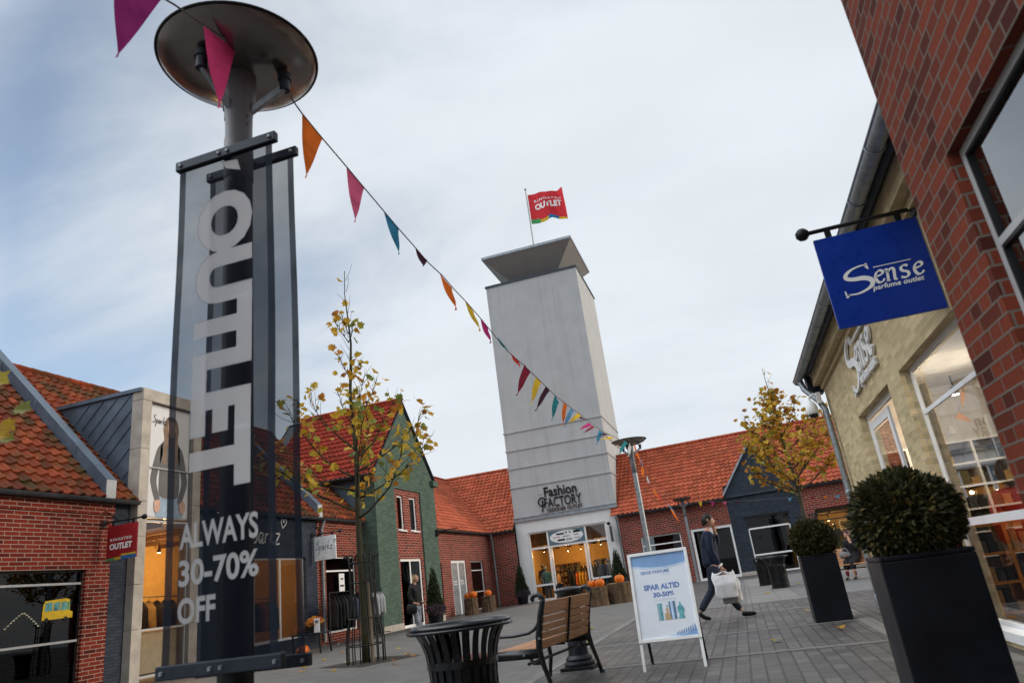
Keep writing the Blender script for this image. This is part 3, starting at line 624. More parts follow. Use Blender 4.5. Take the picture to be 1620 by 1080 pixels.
    for q in (1, -1):
        X = lambda x: .71+q*(x-.71)
        flat_poly(s, sm([(X(.44), 1.80), (X(.28), 1.62), (X(.12), 1.02), (X(.13), .74), (X(.30), .34), (X(.42), .40), (X(.30), .80), (X(.34), 1.10), (X(.45), 1.5)]), f2, mi=1)
    flat_poly(s, sm([(.50, 1.95), (.46, 2.2), (.55, 2.45), (.72, 2.52), (.89, 2.45), (.97, 2.2), (.95, 1.95), (.97, 1.4), (.86, 1.3), (.84, 1.7), (.60, 1.7), (.58, 1.3), (.46, 1.4)]), lambda x, y, d: f2(x, y, d)+Vector((.003, 0, 0)), mi=2)
    flat_poly(s, sm([(.60, 2.12), (.60, 2.28), (.66, 2.38), (.78, 2.38), (.84, 2.28), (.84, 2.12), (.77, 1.98), (.67, 1.98)]), f3, mi=4)
    for x in (.24, 1.06): flat_poly(s, sm([(x, .36), (x+.16, .40), (x+.2, .22), (x+.12, .10), (x+.02, .14)]), f3, mi=4)
    put_sparkz(s, f3, .1, 2.26, .23, .06, mi=5)
    s.build('poster', [mat('poster_white', (.62, .62, .62), .5, var=.03), mat('poster_grey', (.13, .125, .12), .6, var=.15, scale=3), mat('poster_hair', (.20, .135, .09), .6, var=.25), mat('poster_denim', (.28, .36, .45), .6), mat('poster_skin', (.55, .34, .25), .6), M['black']], t)
    lp = MB(); lp.box(-13.30, -13.26, 13.45, 14.82, .2, 1.08); lp.build('window_panel', mat('pale_board', (.50, .36, .22), .5, var=.1), t)
    b = MB(); fbar(b, FB, 13.4, 14.86, 4.78, 4.81, -.098, -.07); b.build('poster_rail', M['grey_frame'], t)
    # lit room behind the bay and the shop window
    rm = MB(); rm.box(-17.2, -17.1, 13.2, 20.7, .02, 3.7); rm.box(-17.1, -13.32, 13.19, 13.22, .02, 3.7); rm.box(-17.1, -13.3, 20.7, 20.76, .02, 3.7); rm.build('inner_wall', M['warm_wall'], t)
    rf = MB(); rf.box(-17.1, -13.3, 13.22, 20.7, .005, .03); rf.build('inner_floor', M['warm_floor'], t); rc = MB(); rc.box(-17.1, -13.3, 13.22, 20.7, 3.6, 3.66)
    for k in range(8): rc.box(-17.0, -13.35, 13.3+.95*k, 13.36+.95*k, 3.44, 3.598)
    rc.build('inner_ceiling', M['ceiling'], t)
    r = MB(); slope_slab(r, [(-13.0, 12.46, EZ), (-13.0, 13.13, EZ), (-17.0, 13.13, EZ+4), (-17.0, 12.46, EZ+4)]); slope_slab(r, [(-13.0, 15.15, EZ), (-13.0, 20.8, EZ), (-17.0, 20.8, EZ+4), (-17.0, 15.15, EZ+4)]); slope_slab(r, [(-15.6, 13.14, EZ+2.6), (-15.6, 15.14, EZ+2.6), (-17.0, 15.14, EZ+4), (-17.0, 13.14, EZ+4)]); slope_slab(r, [(-17.0, 12.46, EZ+4), (-17.0, 20.8, EZ+4), (-21.2, 20.8, EZ-.2), (-21.2, 12.46, EZ-.2)]); r.build('roof_deck', M['dark_metal'], t)
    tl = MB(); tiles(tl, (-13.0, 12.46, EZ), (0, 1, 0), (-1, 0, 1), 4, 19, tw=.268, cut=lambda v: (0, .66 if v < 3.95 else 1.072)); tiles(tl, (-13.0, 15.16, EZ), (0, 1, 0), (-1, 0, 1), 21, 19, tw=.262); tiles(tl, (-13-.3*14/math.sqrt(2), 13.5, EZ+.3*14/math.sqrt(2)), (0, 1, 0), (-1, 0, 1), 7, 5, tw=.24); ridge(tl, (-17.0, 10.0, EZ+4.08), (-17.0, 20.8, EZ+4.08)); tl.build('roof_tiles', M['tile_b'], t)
    coping(t, 20.62, 20.88)
    gutter('gutter', t, (-12.95, 15.2, 3.91), (-12.95, 20.9, 3.91))
grey_shop()
ceiling_spots('spot lamps in the grey shop', [((-14.6, 14.9, 3.0), 'small lit spot lamp on the beamed ceiling behind the poster bay'), ((-15.4, 18.2, 3.2), 'lit spot lamp over the clothes in the white framed grey shop window'), ((-15.3, 16.3, 3.2), 'lit spot lamp over the rail seen through the poster bay')], watts=60)
def red_shop():
    t = thing('red_brick_shop', 'narrow red brick shop between grey brick shop and green gabled house', 'building', (-13.15, 22.3, 0)); F = Face('x', -13.15, 1); win = [(21.3, 23.35, .3, 2.72)]
    mb = MB(); wall_face(mb, F, 20.78, 23.8, 0, 3.85, win, .14); fbar(mb, F, 20.78, 23.79, 3.62, 3.86, .001, .045); mb.build('wall', M['red_brick'], t); bw = MB(); bw.face([(-21, 20.8, 0), (-21, 23.8, 0), (-21, 23.8, 3.9), (-21, 20.8, 3.9)]); bw.build('back_wall', M['red_brick'], t)
    window(t, F, *win[0], trans=(2.25,), gmat='glass_dark', fw=.06)
    r = MB(); slope_slab(r, [(-13.0, 20.88, EZ), (-13.0, 23.79, EZ), (-17.0, 23.79, EZ+4), (-17.0, 20.88, EZ+4)]); slope_slab(r, [(-17.0, 20.88, EZ+4), (-17.0, 23.79, EZ+4), (-21.2, 23.79, EZ-.2), (-21.2, 20.88, EZ-.2)]); r.build('roof_deck', M['dark_metal'], t)
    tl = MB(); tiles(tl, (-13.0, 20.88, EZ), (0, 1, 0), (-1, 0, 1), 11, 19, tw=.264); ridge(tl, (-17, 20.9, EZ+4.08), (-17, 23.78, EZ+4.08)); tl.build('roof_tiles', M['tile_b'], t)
    gutter('gutter', t, (-12.95, 20.9, 3.91), (-12.95, 23.75, 3.91))
    p = MB(); p.tube([(-12.95, 20.98, 3.85), (-13.06, 20.98, 3.6), (-13.06, 20.98, .1)], .05, 12); p.build('downpipe', M['galv'], t, smooth=True, angle=40)
red_shop()
def green_house():
    t = thing('green_gabled_house', 'green painted brick house with steep gable and red brick centre panel', 'building', (-12.5, 26.6, 0)); F = Face('x', -12.5, 1); y0, y1, ya, ze, za = 23.8, 29.4, 26.6, 5.95, 9.05
    g = MB(); wall_face(g, F, y0, y1, 0, ze, [(25.42, 27.86, 0, 5.25)], .07)
    g.face([F.P(y0, ze), F.P(y1, ze), F.P(ya, za)]); g.face([(-12.5, y0, 0), (-13.3, y0, 0), (-13.3, y0, ze), (-12.5, y0, ze)]); g.face([(-12.5, y1, 0), (-18, y1, 0), (-18, y1, ze), (-12.5, y1, ze)])
    g.box(-12.52, -12.32, 28.98, 29.52, 5.62, 5.86); g.box(-12.50, -12.42, 23.79, 25.41, .0, .35) if False else None
    g.build('wall', M['green_brick'], t)
    r = MB(); d, w1, w2 = (25.68, 27.66, 0, 2.55), (25.72, 26.28, 3.63, 5.0), (26.88, 27.5, 3.63, 5.0)
    wall_face(r, F, 25.42, 27.86, 0, 5.25, [d, w1, w2], .1, d=-.07); r.build('brick_panel', M['far_brick'], t)
    window(t, F, *d, inset=.13, fw=.1, mull=(26.67,), trans=(2.0,) if False else (), gmat='glass_dark', name='door')
    for w in (w1, w2): window(t, F, *w, inset=.13, fw=.06, trans=(), gmat='glass_dark', sill='white_frame')
    c = MB(); c.box(-18, -13.3, y0, y0+.05, 0, ze); c.build('side_cladding', M['zinc'], t); b = MB(); b.face([(-18, y0, 0), (-18, y1, 0), (-18, y1, ze), (-18, ya, za), (-18, y0, ze)]); b.build('back_wall', M['grey_brick'], t)
    dk = MB(); slope_slab(dk, [(-18, y0-.3, ze-.33), (-12.44, y0-.3, ze-.33), (-12.44, ya, za), (-18, ya, za)]); slope_slab(dk, [(-18, ya, za), (-12.44, ya, za), (-12.44, y1+.15, ze-.16), (-18, y1+.15, ze-.16)]); dk.build('roof_deck', M['dark_metal'], t)
    L = math.hypot(ya-y0+.3, za-ze+.33); nv = int(L/.30)+1
    tl = MB(); tiles(tl, (-17.4, y0-.3, ze-.33), (1, 0, 0), (0, ya-y0+.3, za-ze+.33), 24, nv, tw=.2067); tiles(tl, (-17.4, y1+.15, ze-.16), (1, 0, 0), (0, ya-y1-.15, za-ze+.16), 24, nv-1, tw=.2067); ridge(tl, (-17.4, ya, za+.10), (-12.42, ya, za+.10)); tl.build('roof_tiles', M['tile_c'], t)
    v = MB(); v.bar((-12.45, y0-.3, ze-.38), (-12.45, ya, za-.04), .05, .10, up=(1, 0, 0)); v.bar((-12.45, y1+.15, ze-.22), (-12.45, ya, za-.04), .05, .10, up=(1, 0, 0)); v.build('verge', M['dark_metal'], t)
    p = MB(); fbar(p, F, y0, 25.4, 0, .22, .001, .05); fbar(p, F, 27.88, y1, 0, .22, .001, .05); p.build('plinth', M['concrete'], t)
    gutter('gutter', t, (-17.4, y0-.36, ze-.36), (-12.5, y0-.36, ze-.36))
green_house()
def corner_wing():
    t = thing('corner_brick_wing', 'low brick corner wing with orange tiled valley roof left of the white tower', 'building', (-13.75, 36, 0)); F = Face('x', -13.75, 1); G = Face('y', 39.7, -1)
    w1, d, w2 = (31.0, 32.5, .2, 2.48), (33.7, 35.7, 0, 2.57), (36.45, 38.5, .05, 2.54)
    mb = MB(); wall_face(mb, F, 29.4, 39.7, 0, 3.92, [w1, d, w2], .12); wall_face(mb, G, -13.75, -12.1, 0, 3.92); fbar(mb, F, 29.4, 39.69, 3.55, 3.62, .001, .03); mb.face([(-13.75, 29.41, 0), (-22, 29.41, 0), (-22, 29.41, 3.9), (-13.75, 29.41, 3.9)]); mb.face([(-22, 29.4, 0), (-22, 48, 0), (-22, 48, 3.9), (-22, 29.4, 3.9)]); mb.face([(-22, 48, 0), (-12.1, 48, 0), (-12.1, 48, 3.9), (-22, 48, 3.9)])
    mb.build('wall', M['far_brick'], t)
    window(t, F, *w1, trans=(1.1, 2.05), gmat='glass_dark'); window(t, F, *w2, trans=(.95, 2.05), gmat='glass_dark')
    dm = MB(); fbar(dm, F, 33.7, 33.82, 0, 2.57, -.1, -.04); fbar(dm, F, 35.58, 35.7, 0, 2.57, -.1, -.04); fbar(dm, F, 33.82, 35.58, 2.45, 2.57, -.1, -.04); fbar(dm, F, 34.62, 34.78, 0, 2.45, -.1, -.045); do = dm.build('door', M['white_frame'], t)
    dp = MB(); fbar(dp, F, 33.82, 34.62, 0.02, 2.45, -.08, -.07); fbar(dp, F, 34.78, 35.58, 0.02, 2.45, -.08, -.07); dp.build('frosted_pane', mat('frosted', (.22, .23, .25), .3), do)
    st = MB()
    for u in (33.95, 34.9): put_text(st, 'OUTLET', lambda x, y, dd: F.P(u+x, 1.5+y, -.069+.004*dd), 0, .52, 0, .12); fbar(st, F, u, u+.52, 1.42, 1.45, -.069, -.066)
    st.build('door_lettering', M['white_frame'], do)
    k = 4.05; ez = 4.03
    dk = MB(); slope_slab(dk, [(-13.6, 29.4, ez), (-13.6, 39.55, ez), (-13.6-k, 39.55+k, ez+k), (-13.6-k, 29.4, ez+k)]); slope_slab(dk, [(-13.6, 39.55, ez), (-12.1, 39.55, ez), (-12.1, 39.55+k, ez+k), (-13.6-k, 39.55+k, ez+k)])
    slope_slab(dk, [(-13.6-k, 29.4, ez+k), (-13.6-k, 39.55+k, ez+k), (-22, 39.55+k, ez-.3), (-22, 29.4, ez-.3)]); slope_slab(dk, [(-13.6-k, 39.55+k, ez+k), (-12.1, 39.55+k, ez+k), (-12.1, 48.1, ez-.3), (-22, 48.1, ez-.3)]); dk.build('roof_deck', M['dark_metal'], t)
    tl = MB(); q = math.sqrt(2); tiles(tl, (-13.6, 29.5, ez), (0, 1, 0), (-1, 0, 1), 55, 19, tw=.26, cut=lambda v: (0, 10.05+v/q)); tiles(tl, (-18, 39.55, ez), (1, 0, 0), (0, 1, 1), 24, 19, tw=.26, cut=lambda v: (4.4-v/q, 5.9)); ridge(tl, (-13.6-k, 39.55+k, ez+k+.08), (-12.1, 39.55+k, ez+k+.08)); ridge(tl, (-13.6-k, 29.5, ez+k+.08), (-13.6-k, 39.55+k, ez+k+.08)); tl.build('roof_tiles', M['tile_a'], t)
    v = MB(); v.bar((-13.6, 39.55, ez+.03), (-13.6-k, 39.55+k, ez+k+.03), .22, .03); v.build('valley', M['zinc_dark'], t)
    gutter('gutter', t, (-13.52, 29.5, 3.98), (-13.52, 39.5, 3.98)); gutter('gutter', t, (-13.5, 39.47, 3.98), (-12.12, 39.47, 3.98))
    p = MB(); p.tube([(-13.45, 39.35, 3.93), (-13.45, 39.5, 3.6), (-13.45, 39.6, .05)], .06, 12); p.build('downpipe', M['galv'], t, smooth=True, angle=40)
corner_wing()
# ================================================================== TOWER
TW = Face('y', 40.0, -1)
def tower():
    t = thing('white_tower', 'tall white rendered tower with inverted pyramid roof and lit shop front', 'tower', (-9.07, 43, 0)); x0, x1, y0, y1, zt = -12.1, -6.05, 40.0, 46.1, 19.42
    mb = MB(); op = (-11.42, -6.82, 0, 3.74)
    wall_face(mb, TW, x0, x1, 4.42, zt); mb.face([(x1, y0, 0), (x1, y1, 0), (x1, y1, zt), (x1, y0, zt)]); mb.face([(x0, y0, 0), (x0, y1, 0), (x0, y1, zt), (x0, y0, zt)]); mb.face([(x0, y1, 0), (x1, y1, 0), (x1, y1, zt), (x0, y1, zt)]); mb.face([(x0, y0, zt), (x1, y0, zt), (x1, y1, zt), (x0, y1, zt)])
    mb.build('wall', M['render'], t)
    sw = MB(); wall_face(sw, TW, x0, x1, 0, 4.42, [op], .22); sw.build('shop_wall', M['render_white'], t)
    b = MB(); s = MB()
    for z in (9.68, 8.58, 7.50, 6.38):
        for m_, a, c, e in ((b, .05, 0, .07), (s, .015, -.045, -.002)):
            m_.box(x0-a, x1+a, y0-a, y0-.001, z+c, z+e); m_.box(x1+.001, x1+a, y0, y1, z+c, z+e); m_.box(x0-a, x0-.001, y0, y1, z+c, z+e)
    b.build('ledge', M['render'], t); s.build('ledge_joint', M['render_line'], t)
    c = MB(); c.box(x0-.06, x1+.06, y0-.06, y1+.06, zt+.002, zt+.13); c.build('parapet_cap', M['zinc_dark'], t)
    l = MB(); l.box(x0-.05, -9.9, y0-.10, y0-.002, 4.42, 4.62); l.box(-9.89, -8.2, y0-.10, y0-.002, 4.42, 4.62); l.box(-8.19, x1+.05, y0-.10, y0-.002, 4.42, 4.62); l.box(x0-.05, x1+.05, y0-.13, y0-.002, 4.622, 4.66); l.build('canopy_beam', M['zinc_light'], t)
    # inverted pyramid roof
    cx, cy, zb, ztop, w0, w1 = -8.97, 42.4, zt+.1, 21.2, 1.25, 3.0
    r = MB(); lo = [(cx+sx*w0, cy+sy*w0, zb) for sx, sy in ((-1, -1), (1, -1), (1, 1), (-1, 1))]; hi = [(cx+sx*w1, cy+sy*w1, ztop) for sx, sy in ((-1, -1), (1, -1), (1, 1), (-1, 1))]
    r.mesh(lo+hi, [(0, 1, 5, 4), (1, 2, 6, 5), (2, 3, 7, 6), (3, 0, 4, 7), (3, 2, 1, 0), (4, 5, 6, 7)]); r.build('pyramid_roof', mat('roof_soffit', (.27, .26, .25), .7, var=.06, scale=2), t)
    e = MB(); e.box(cx-w1-.03, cx+w1+.03, cy-w1-.03, cy+w1+.03, ztop+.002, ztop+.17); e.build('roof_edge', M['zinc_light'], t)
    # shop front
    f = MB(); d0, d1 = -.16, -.08; a, bb, _, zz = op
    for u in (a+.04, -10.28, -8.06, bb-.04): fbar(f, TW, u-.05, u+.05, 0, zz, d0, d1)
    for ua, ub in ((a+.09, -10.33), (-10.23, -8.11), (-8.01, bb-.09)):
        fbar(f, TW, ua, ub, zz-.08, zz, d0, d1); fbar(f, TW, ua, ub, 2.78, 2.88, d0, d1)
    for ua, ub in ((a+.09, -10.33), (-8.01, bb-.09)): fbar(f, TW, ua, ub, .78, .88, d0, d1); fbar(f, TW, ua, ub, .0, .1, d0, d1)
    for ua, ub in ((-10.19, -10.11), (-8.25, -8.17)): fbar(f, TW, ua, ub, 0, 2.77, d0-.02, d1-.02)
    fo = f.build('shop_front', M['white_frame'], t)
    for ua, ub in ((a, -10.28), (-8.06, bb)):
        g = MB(); g.face([TW.P(ua, .05, -.13), TW.P(ub, .05, -.13), TW.P(ub, zz-.04, -.13), TW.P(ua, zz-.04, -.13)])
        g.build('pane', M['glass'], fo)
    h = MB(); fbar(h, TW, -10.22, -8.12, 2.89, zz-.085, -.12, -.06); ho = h.build('sign_panel', mat('panel_teal', (.12, .19, .23), .5), t)
    s = MB(); ex, ez, ea, eb = -9.17, 3.275, .98, .34; mp = lambda x, y, d: TW.P(x, y, -.06+.004*d+.002); mp2 = lambda x, y, d: TW.P(x, y, -.06+.004*d+.008)
    flat_poly(s, [(ex+ea*math.cos(k*.1309), ez+eb*math.sin(k*.1309)) for k in range(48)], mp, mi=0)
    rr = random.Random(3)
    for (x, y, w, hh, kind) in ((-9.75, 3.40, .46, .09, 1), (-9.22, 3.42, .14, .15, 2), (-9.0, 3.42, .14, .15, 2), (-8.75, 3.42, .40, .12, 1), (-9.95, 3.25, .42, .06, 3), (-9.38, 3.25, .42, .07, 2), (-8.72, 3.27, .26, .08, 2), (-9.7, 3.06, .42, .1, 1), (-9.2, 3.05, .36, .11, 2), (-8.72, 3.1, .34, .07, 2)):
        if kind == 1: flat_poly(s, [(x, y), (x+w, y), (x+w, y+hh), (x, y+hh)], mp2, mi=1)
        else:
            n = 5 if w > .2 else 2
            for k in range(n): flat_poly(s, [(x+w*k/n, y), (x+w*(k+.7)/n, y), (x+w*(k+.7)/n, y+hh*rr.uniform(.6, 1)), (x+w*k/n, y+hh)], mp2, mi=3 if kind == 3 else 2)
    s.build('oval_board', [M['white_frame'], M['black'], mat('logo_grey', (.22, .22, .24), .5), mat('logo_red', (.4, .12, .1), .5)], ho)
    tx = MB(); tm = lambda x, y, d: TW.P(x, y, .02+.05*d)
    put_text(tx, 'Fashion', tm, -10.10, -8.16, 5.60, 6.16, bold=.012, depth=.05); put_text(tx, 'FACTORY', tm, -10.16, -7.95, 4.99, 5.54, bold=.004, depth=.05)
    put_stroke(tx, [(-10.12, 5.55), (-10.3, 5.6), (-10.5, 5.45), (-10.46, 5.2), (-10.25, 5.15), (-10.08, 5.28)], tm, .06); put_stroke(tx, [(-10.26, 5.45), (-10.3, 4.95), (-10.36, 4.80)], tm, .07)
    tx.build('shop_lettering', M['black'], t)
    ty = MB(); put_text(ty, 'DESIGNER OUTLET', tm, -10.05, -7.95, 4.72, 4.94, bold=-.005, depth=.05); fbar(ty, TW, -10.5, -10.2, 5.79, 5.80, .001, .02); fbar(ty, TW, -10.5, -10.1, 4.70, 4.71, .001, .02); ty.build('small_lettering', mat('letter_dark', (.10, .05, .05), .5), t)
    # room
    rm = MB(); rm.box(-11.95, -6.2, 45.6, 45.7, .02, 3.9); rm.box(-11.98, -11.9, 40.25, 45.6, .02, 3.9); rm.box(-6.25, -6.17, 40.25, 45.6, .02, 3.9); rm.build('inner_wall', M['warm_wall'], t)
    rf = MB(); rf.box(-11.9, -6.25, 40.2, 45.6, .005, .03); rf.build('inner_floor', M['warm_floor'], t); rc = MB(); rc.box(-11.9, -6.25, 40.9, 45.6, 2.98, 3.04); rc.box(-11.9, -6.25, 40.24, 40.9, 3.8, 3.86); rc.box(-11.9, -6.25, 40.86, 40.9, 3.04, 3.8)
    for k in range(7): rc.box(-11.88+.8*k, -11.80+.8*k, 40.95, 45.55, 2.86, 2.979)
    rc.build('inner_ceiling', M['ceiling'], t)
tower()
ceiling_spots('spot lamps in the tower shop', [((-10.9, 41.3, 2.72), 'lit ceiling lamp behind the upper left pane of the tower shop'), ((-9.5, 41.4, 2.6), 'lit ceiling lamp just left over the tower shop door'), ((-9.2, 43.6, 2.7), 'lit ceiling lamp deep inside the tower shop'), ((-7.5, 41.3, 2.72), 'bright lit ceiling lamp behind the upper right pane of the tower shop')], watts=30, bulb=45)
# ================================================================== RIGHT WING
RWM = Matrix.Translation((-6.05, 39.72, 0)) @ Matrix.Rotation(R_(-5), 4, 'Z')
RW = Face('y', 0, -1, RWM)
def rw_hit(x, y, d=0.0):
    i = RWM.inverted(); o = i @ CAM_P; r = i.to_3x3() @ sight(x, y); k = (-d-o.y)/r.y; p = o+r*k; return p.x, p.z
def right_wing():
    t = thing('brick_shop_row', 'long brick shop row under one orange tiled roof with grey painted gable', 'building', (0, 39.5, 0))
    L = 22.0; ez = 3.95
    u = lambda x, y: rw_hit(x, y)[0]
    w1 = (u(1013, 850), u(1076, 842), .9, 2.6); d1 = (u(1093, 838)-.03, u(1156, 829)+.05, 0, 2.62)
    gl, ga = u(1147, 785), u(1184, 702); gw = ga-gl; gr = ga+gw; gz0, gz1 = 4.15, 6.55
    gwn = (u(1180, 822), u(1246, 812), .02, 2.74); sh = (u(1291, 815), u(1291, 815)+3.6, .55, 2.72)
    mb = MB(); wall_face(mb, RW, 0, gl, 0, 3.9, [w1, d1], .12); wall_face(mb, RW, gr, L, 0, 3.9, [sh], .12); fbar(mb, RW, 0, gl-.01, 3.6, 3.67, .001, .03)
    P = lambda a, b, c: RWM @ Vector((a, b, c))
    mb.face([P(L, 0, 0), P(L, 9, 0), P(L, 9, 3.9), P(L, 4.5, 8), P(L, 0, 3.9)]); mb.face([P(0, 9, 0), P(L, 9, 0), P(L, 9, 3.9), P(0, 9, 3.9)]); mb.build('wall', M['far_brick'], t)
    g = MB(); wall_face(g, RW, gl, gr, 0, gz0, [gwn], .12, d=.03); g.face([RW.P(gl, gz0, .03), RW.P(gr, gz0, .03), RW.P(ga, gz1, .03)]); g.face([RW.P(gl, 0, .03), RW.P(gl, gz0, .03), RW.P(gl, gz0, -.2), RW.P(gl, 0, -.2)]); g.face([RW.P(gr, 0, .03), RW.P(gr, gz0, .03), RW.P(gr, gz0, -.2), RW.P(gr, 0, -.2)]); g.build('gable_front', M['grey_brick'], t)
    c = MB()
    for e in (gl, gr):
        sg = -1 if e == gl else 1
        c.prism([RW.P(e+sg*.08, gz0-.12, .12), RW.P(ga, gz1+.0, .12), RW.P(ga, gz1+.16, .12), RW.P(e+sg*.08, gz0+.04, .12)], (RW.P(0, 0, -.5)-RW.P(0, 0, .12)))
    c.build('gable_coping', M['zinc_light'], t)
    # gable roof running back into the main roof
    ck = MB()
    for e in (gl, gr): ck.face([RW.P(e, gz0, -.1), RW.P(ga, gz1, -.1), RW.P(ga, gz1, -2.6), RW.P(e, gz0, -.25)])
    ck.build('gable_roof', M['zinc'], t)
    window(t, RW, *w1, trans=(2.12,), fw=.07, gmat='glass_dark', name='window'); window(t, RW, *d1, mull=((d1[0]+d1[1])/2,), fw=.13, gmat='glass_dark', name='door', inset=.02)
    wo = MB(); fb = .06; a, b_, z0, z1 = gwn
    fbar(wo, RW, a, a+fb, z0, 2.22, -.08, .0); fbar(wo, RW, b_-fb, b_, z0, 2.22, -.08, .0); 
    for z in (z0+.03, .92, 2.22): fbar(wo, RW, a+fb, b_-fb, z-.04, z+.04, -.079, -.002)
    wq = wo.build('window', M['white_frame'], t); p = MB(); p.face([RW.P(a, z0, -.05), RW.P(b_, z0, -.05), RW.P(b_, z1, -.05), RW.P(a, z1, -.05)]); p.build('pane', M['glass_dark'], wq)
    li = MB(); fbar(li, RW, a-.1, b_+.06, 2.74, 2.86, .031, .07); li.build('lintel', M['black'], t)
    window(t, RW, *sh, mull=(sh[0]+1.8,), trans=(2.15,), fw=.06, gmat='glass', fmat='dark_metal')
    pl = MB(); fbar(pl, RW, gl+.02, a-.05, 0, .18, .031, .07); pl.build('plinth', M['concrete'], t)
    # lit room
    rm = MB()
    def rb(u0, u1, d0, d1_, z0, z1, m): fbar(m, RW, u0, u1, z0, z1, -d1_, -d0)
    rb(sh[0]-1.5, sh[1]+1, 4.0, 4.1, .02, 3.4, rm); rb(sh[0]-1.6, sh[0]-1.5, .125, 4.0, .02, 3.9, rm); rm.build('inner_wall', M['warm_wall'], t); fl = MB(); rb(sh[0]-1.5, sh[1]+1, .2, 4.0, .005, .03, fl); fl.build('inner_floor', M['warm_floor'], t); cl = MB(); rb(sh[0]-1.5, sh[1]+1, .7, 4.0, 2.52, 2.58, cl)
    for q in range(6): rb(sh[0]-1.4+q, sh[0]-1.3+q, .72, 3.9, 2.42, 2.519, cl)
    cl.build('inner_ceiling', M['ceiling'], t)
    k = 3.7
    dk = MB(); slope_slab(dk, [P(0, -.15, ez), P(L, -.15, ez), P(L, -.15+k, ez+k), P(-.3, -.15+k, ez+k)]); slope_slab(dk, [P(-.3, -.15+k, ez+k), P(L, -.15+k, ez+k), P(L, 9.2, ez-1), P(-1, 9.2, ez-1)]); dk.build('roof_deck', M['dark_metal'], t)
    rot = RWM.to_3x3(); tl = MB(); q = math.sqrt(2)
    n = int(L/.26); nv = 17
    ux, vv = rot @ Vector((1, 0, 0)), rot @ Vector((0, 1, 1)); k0 = 3*.308/q
    tiles(tl, P(-.35, -.15, ez), ux, vv, n, nv, tw=.26, tl=.308, cut=lambda v: (0, gl+.30)); tiles(tl, P(gr+.05, -.15, ez), ux, vv, n, nv, tw=.26, tl=.308, cut=lambda v: (0, L-gr)); tiles(tl, P(gl-.06, -.15+k0, ez+k0), ux, vv, n, nv-3, tw=.26, tl=.308, cut=lambda v: (0, gr-gl+.12))
    ridge(tl, P(-.3, -.15+k, ez+k+.08), P(L, -.15+k, ez+k+.08)); tl.build('roof_tiles', M['tile_a'], t)
    gutter('gutter', t, P(0.05, -.22, 3.9), P(gl-.05, -.22, 3.9)); gutter('gutter', t, P(gr+.05, -.22, 3.9), P(L, -.22, 3.9))
    p = MB(); ud = u(985, 875); p.tube([P(ud, -.2, 3.85), P(ud, -.07, 3.55), P(ud, -.07, .05)], .05, 12); p.build('downpipe', M['galv'], t, smooth=True, angle=40)
    lp = [RW.P(sh[0]+.55, 2.2, -1.2), RW.P(sh[0]+2.6, 2.2, -1.6)]
    ceiling_spots('lamps in the far right shop', [(tuple(lp[0]), 'lit lamp near the left edge of the far right shop window'), (tuple(lp[1]), 'lit lamp in the middle of the far right shop')], watts=34, bulb=30, col=(1, .66, .28))
    return sh
SHOP_W = right_wing()
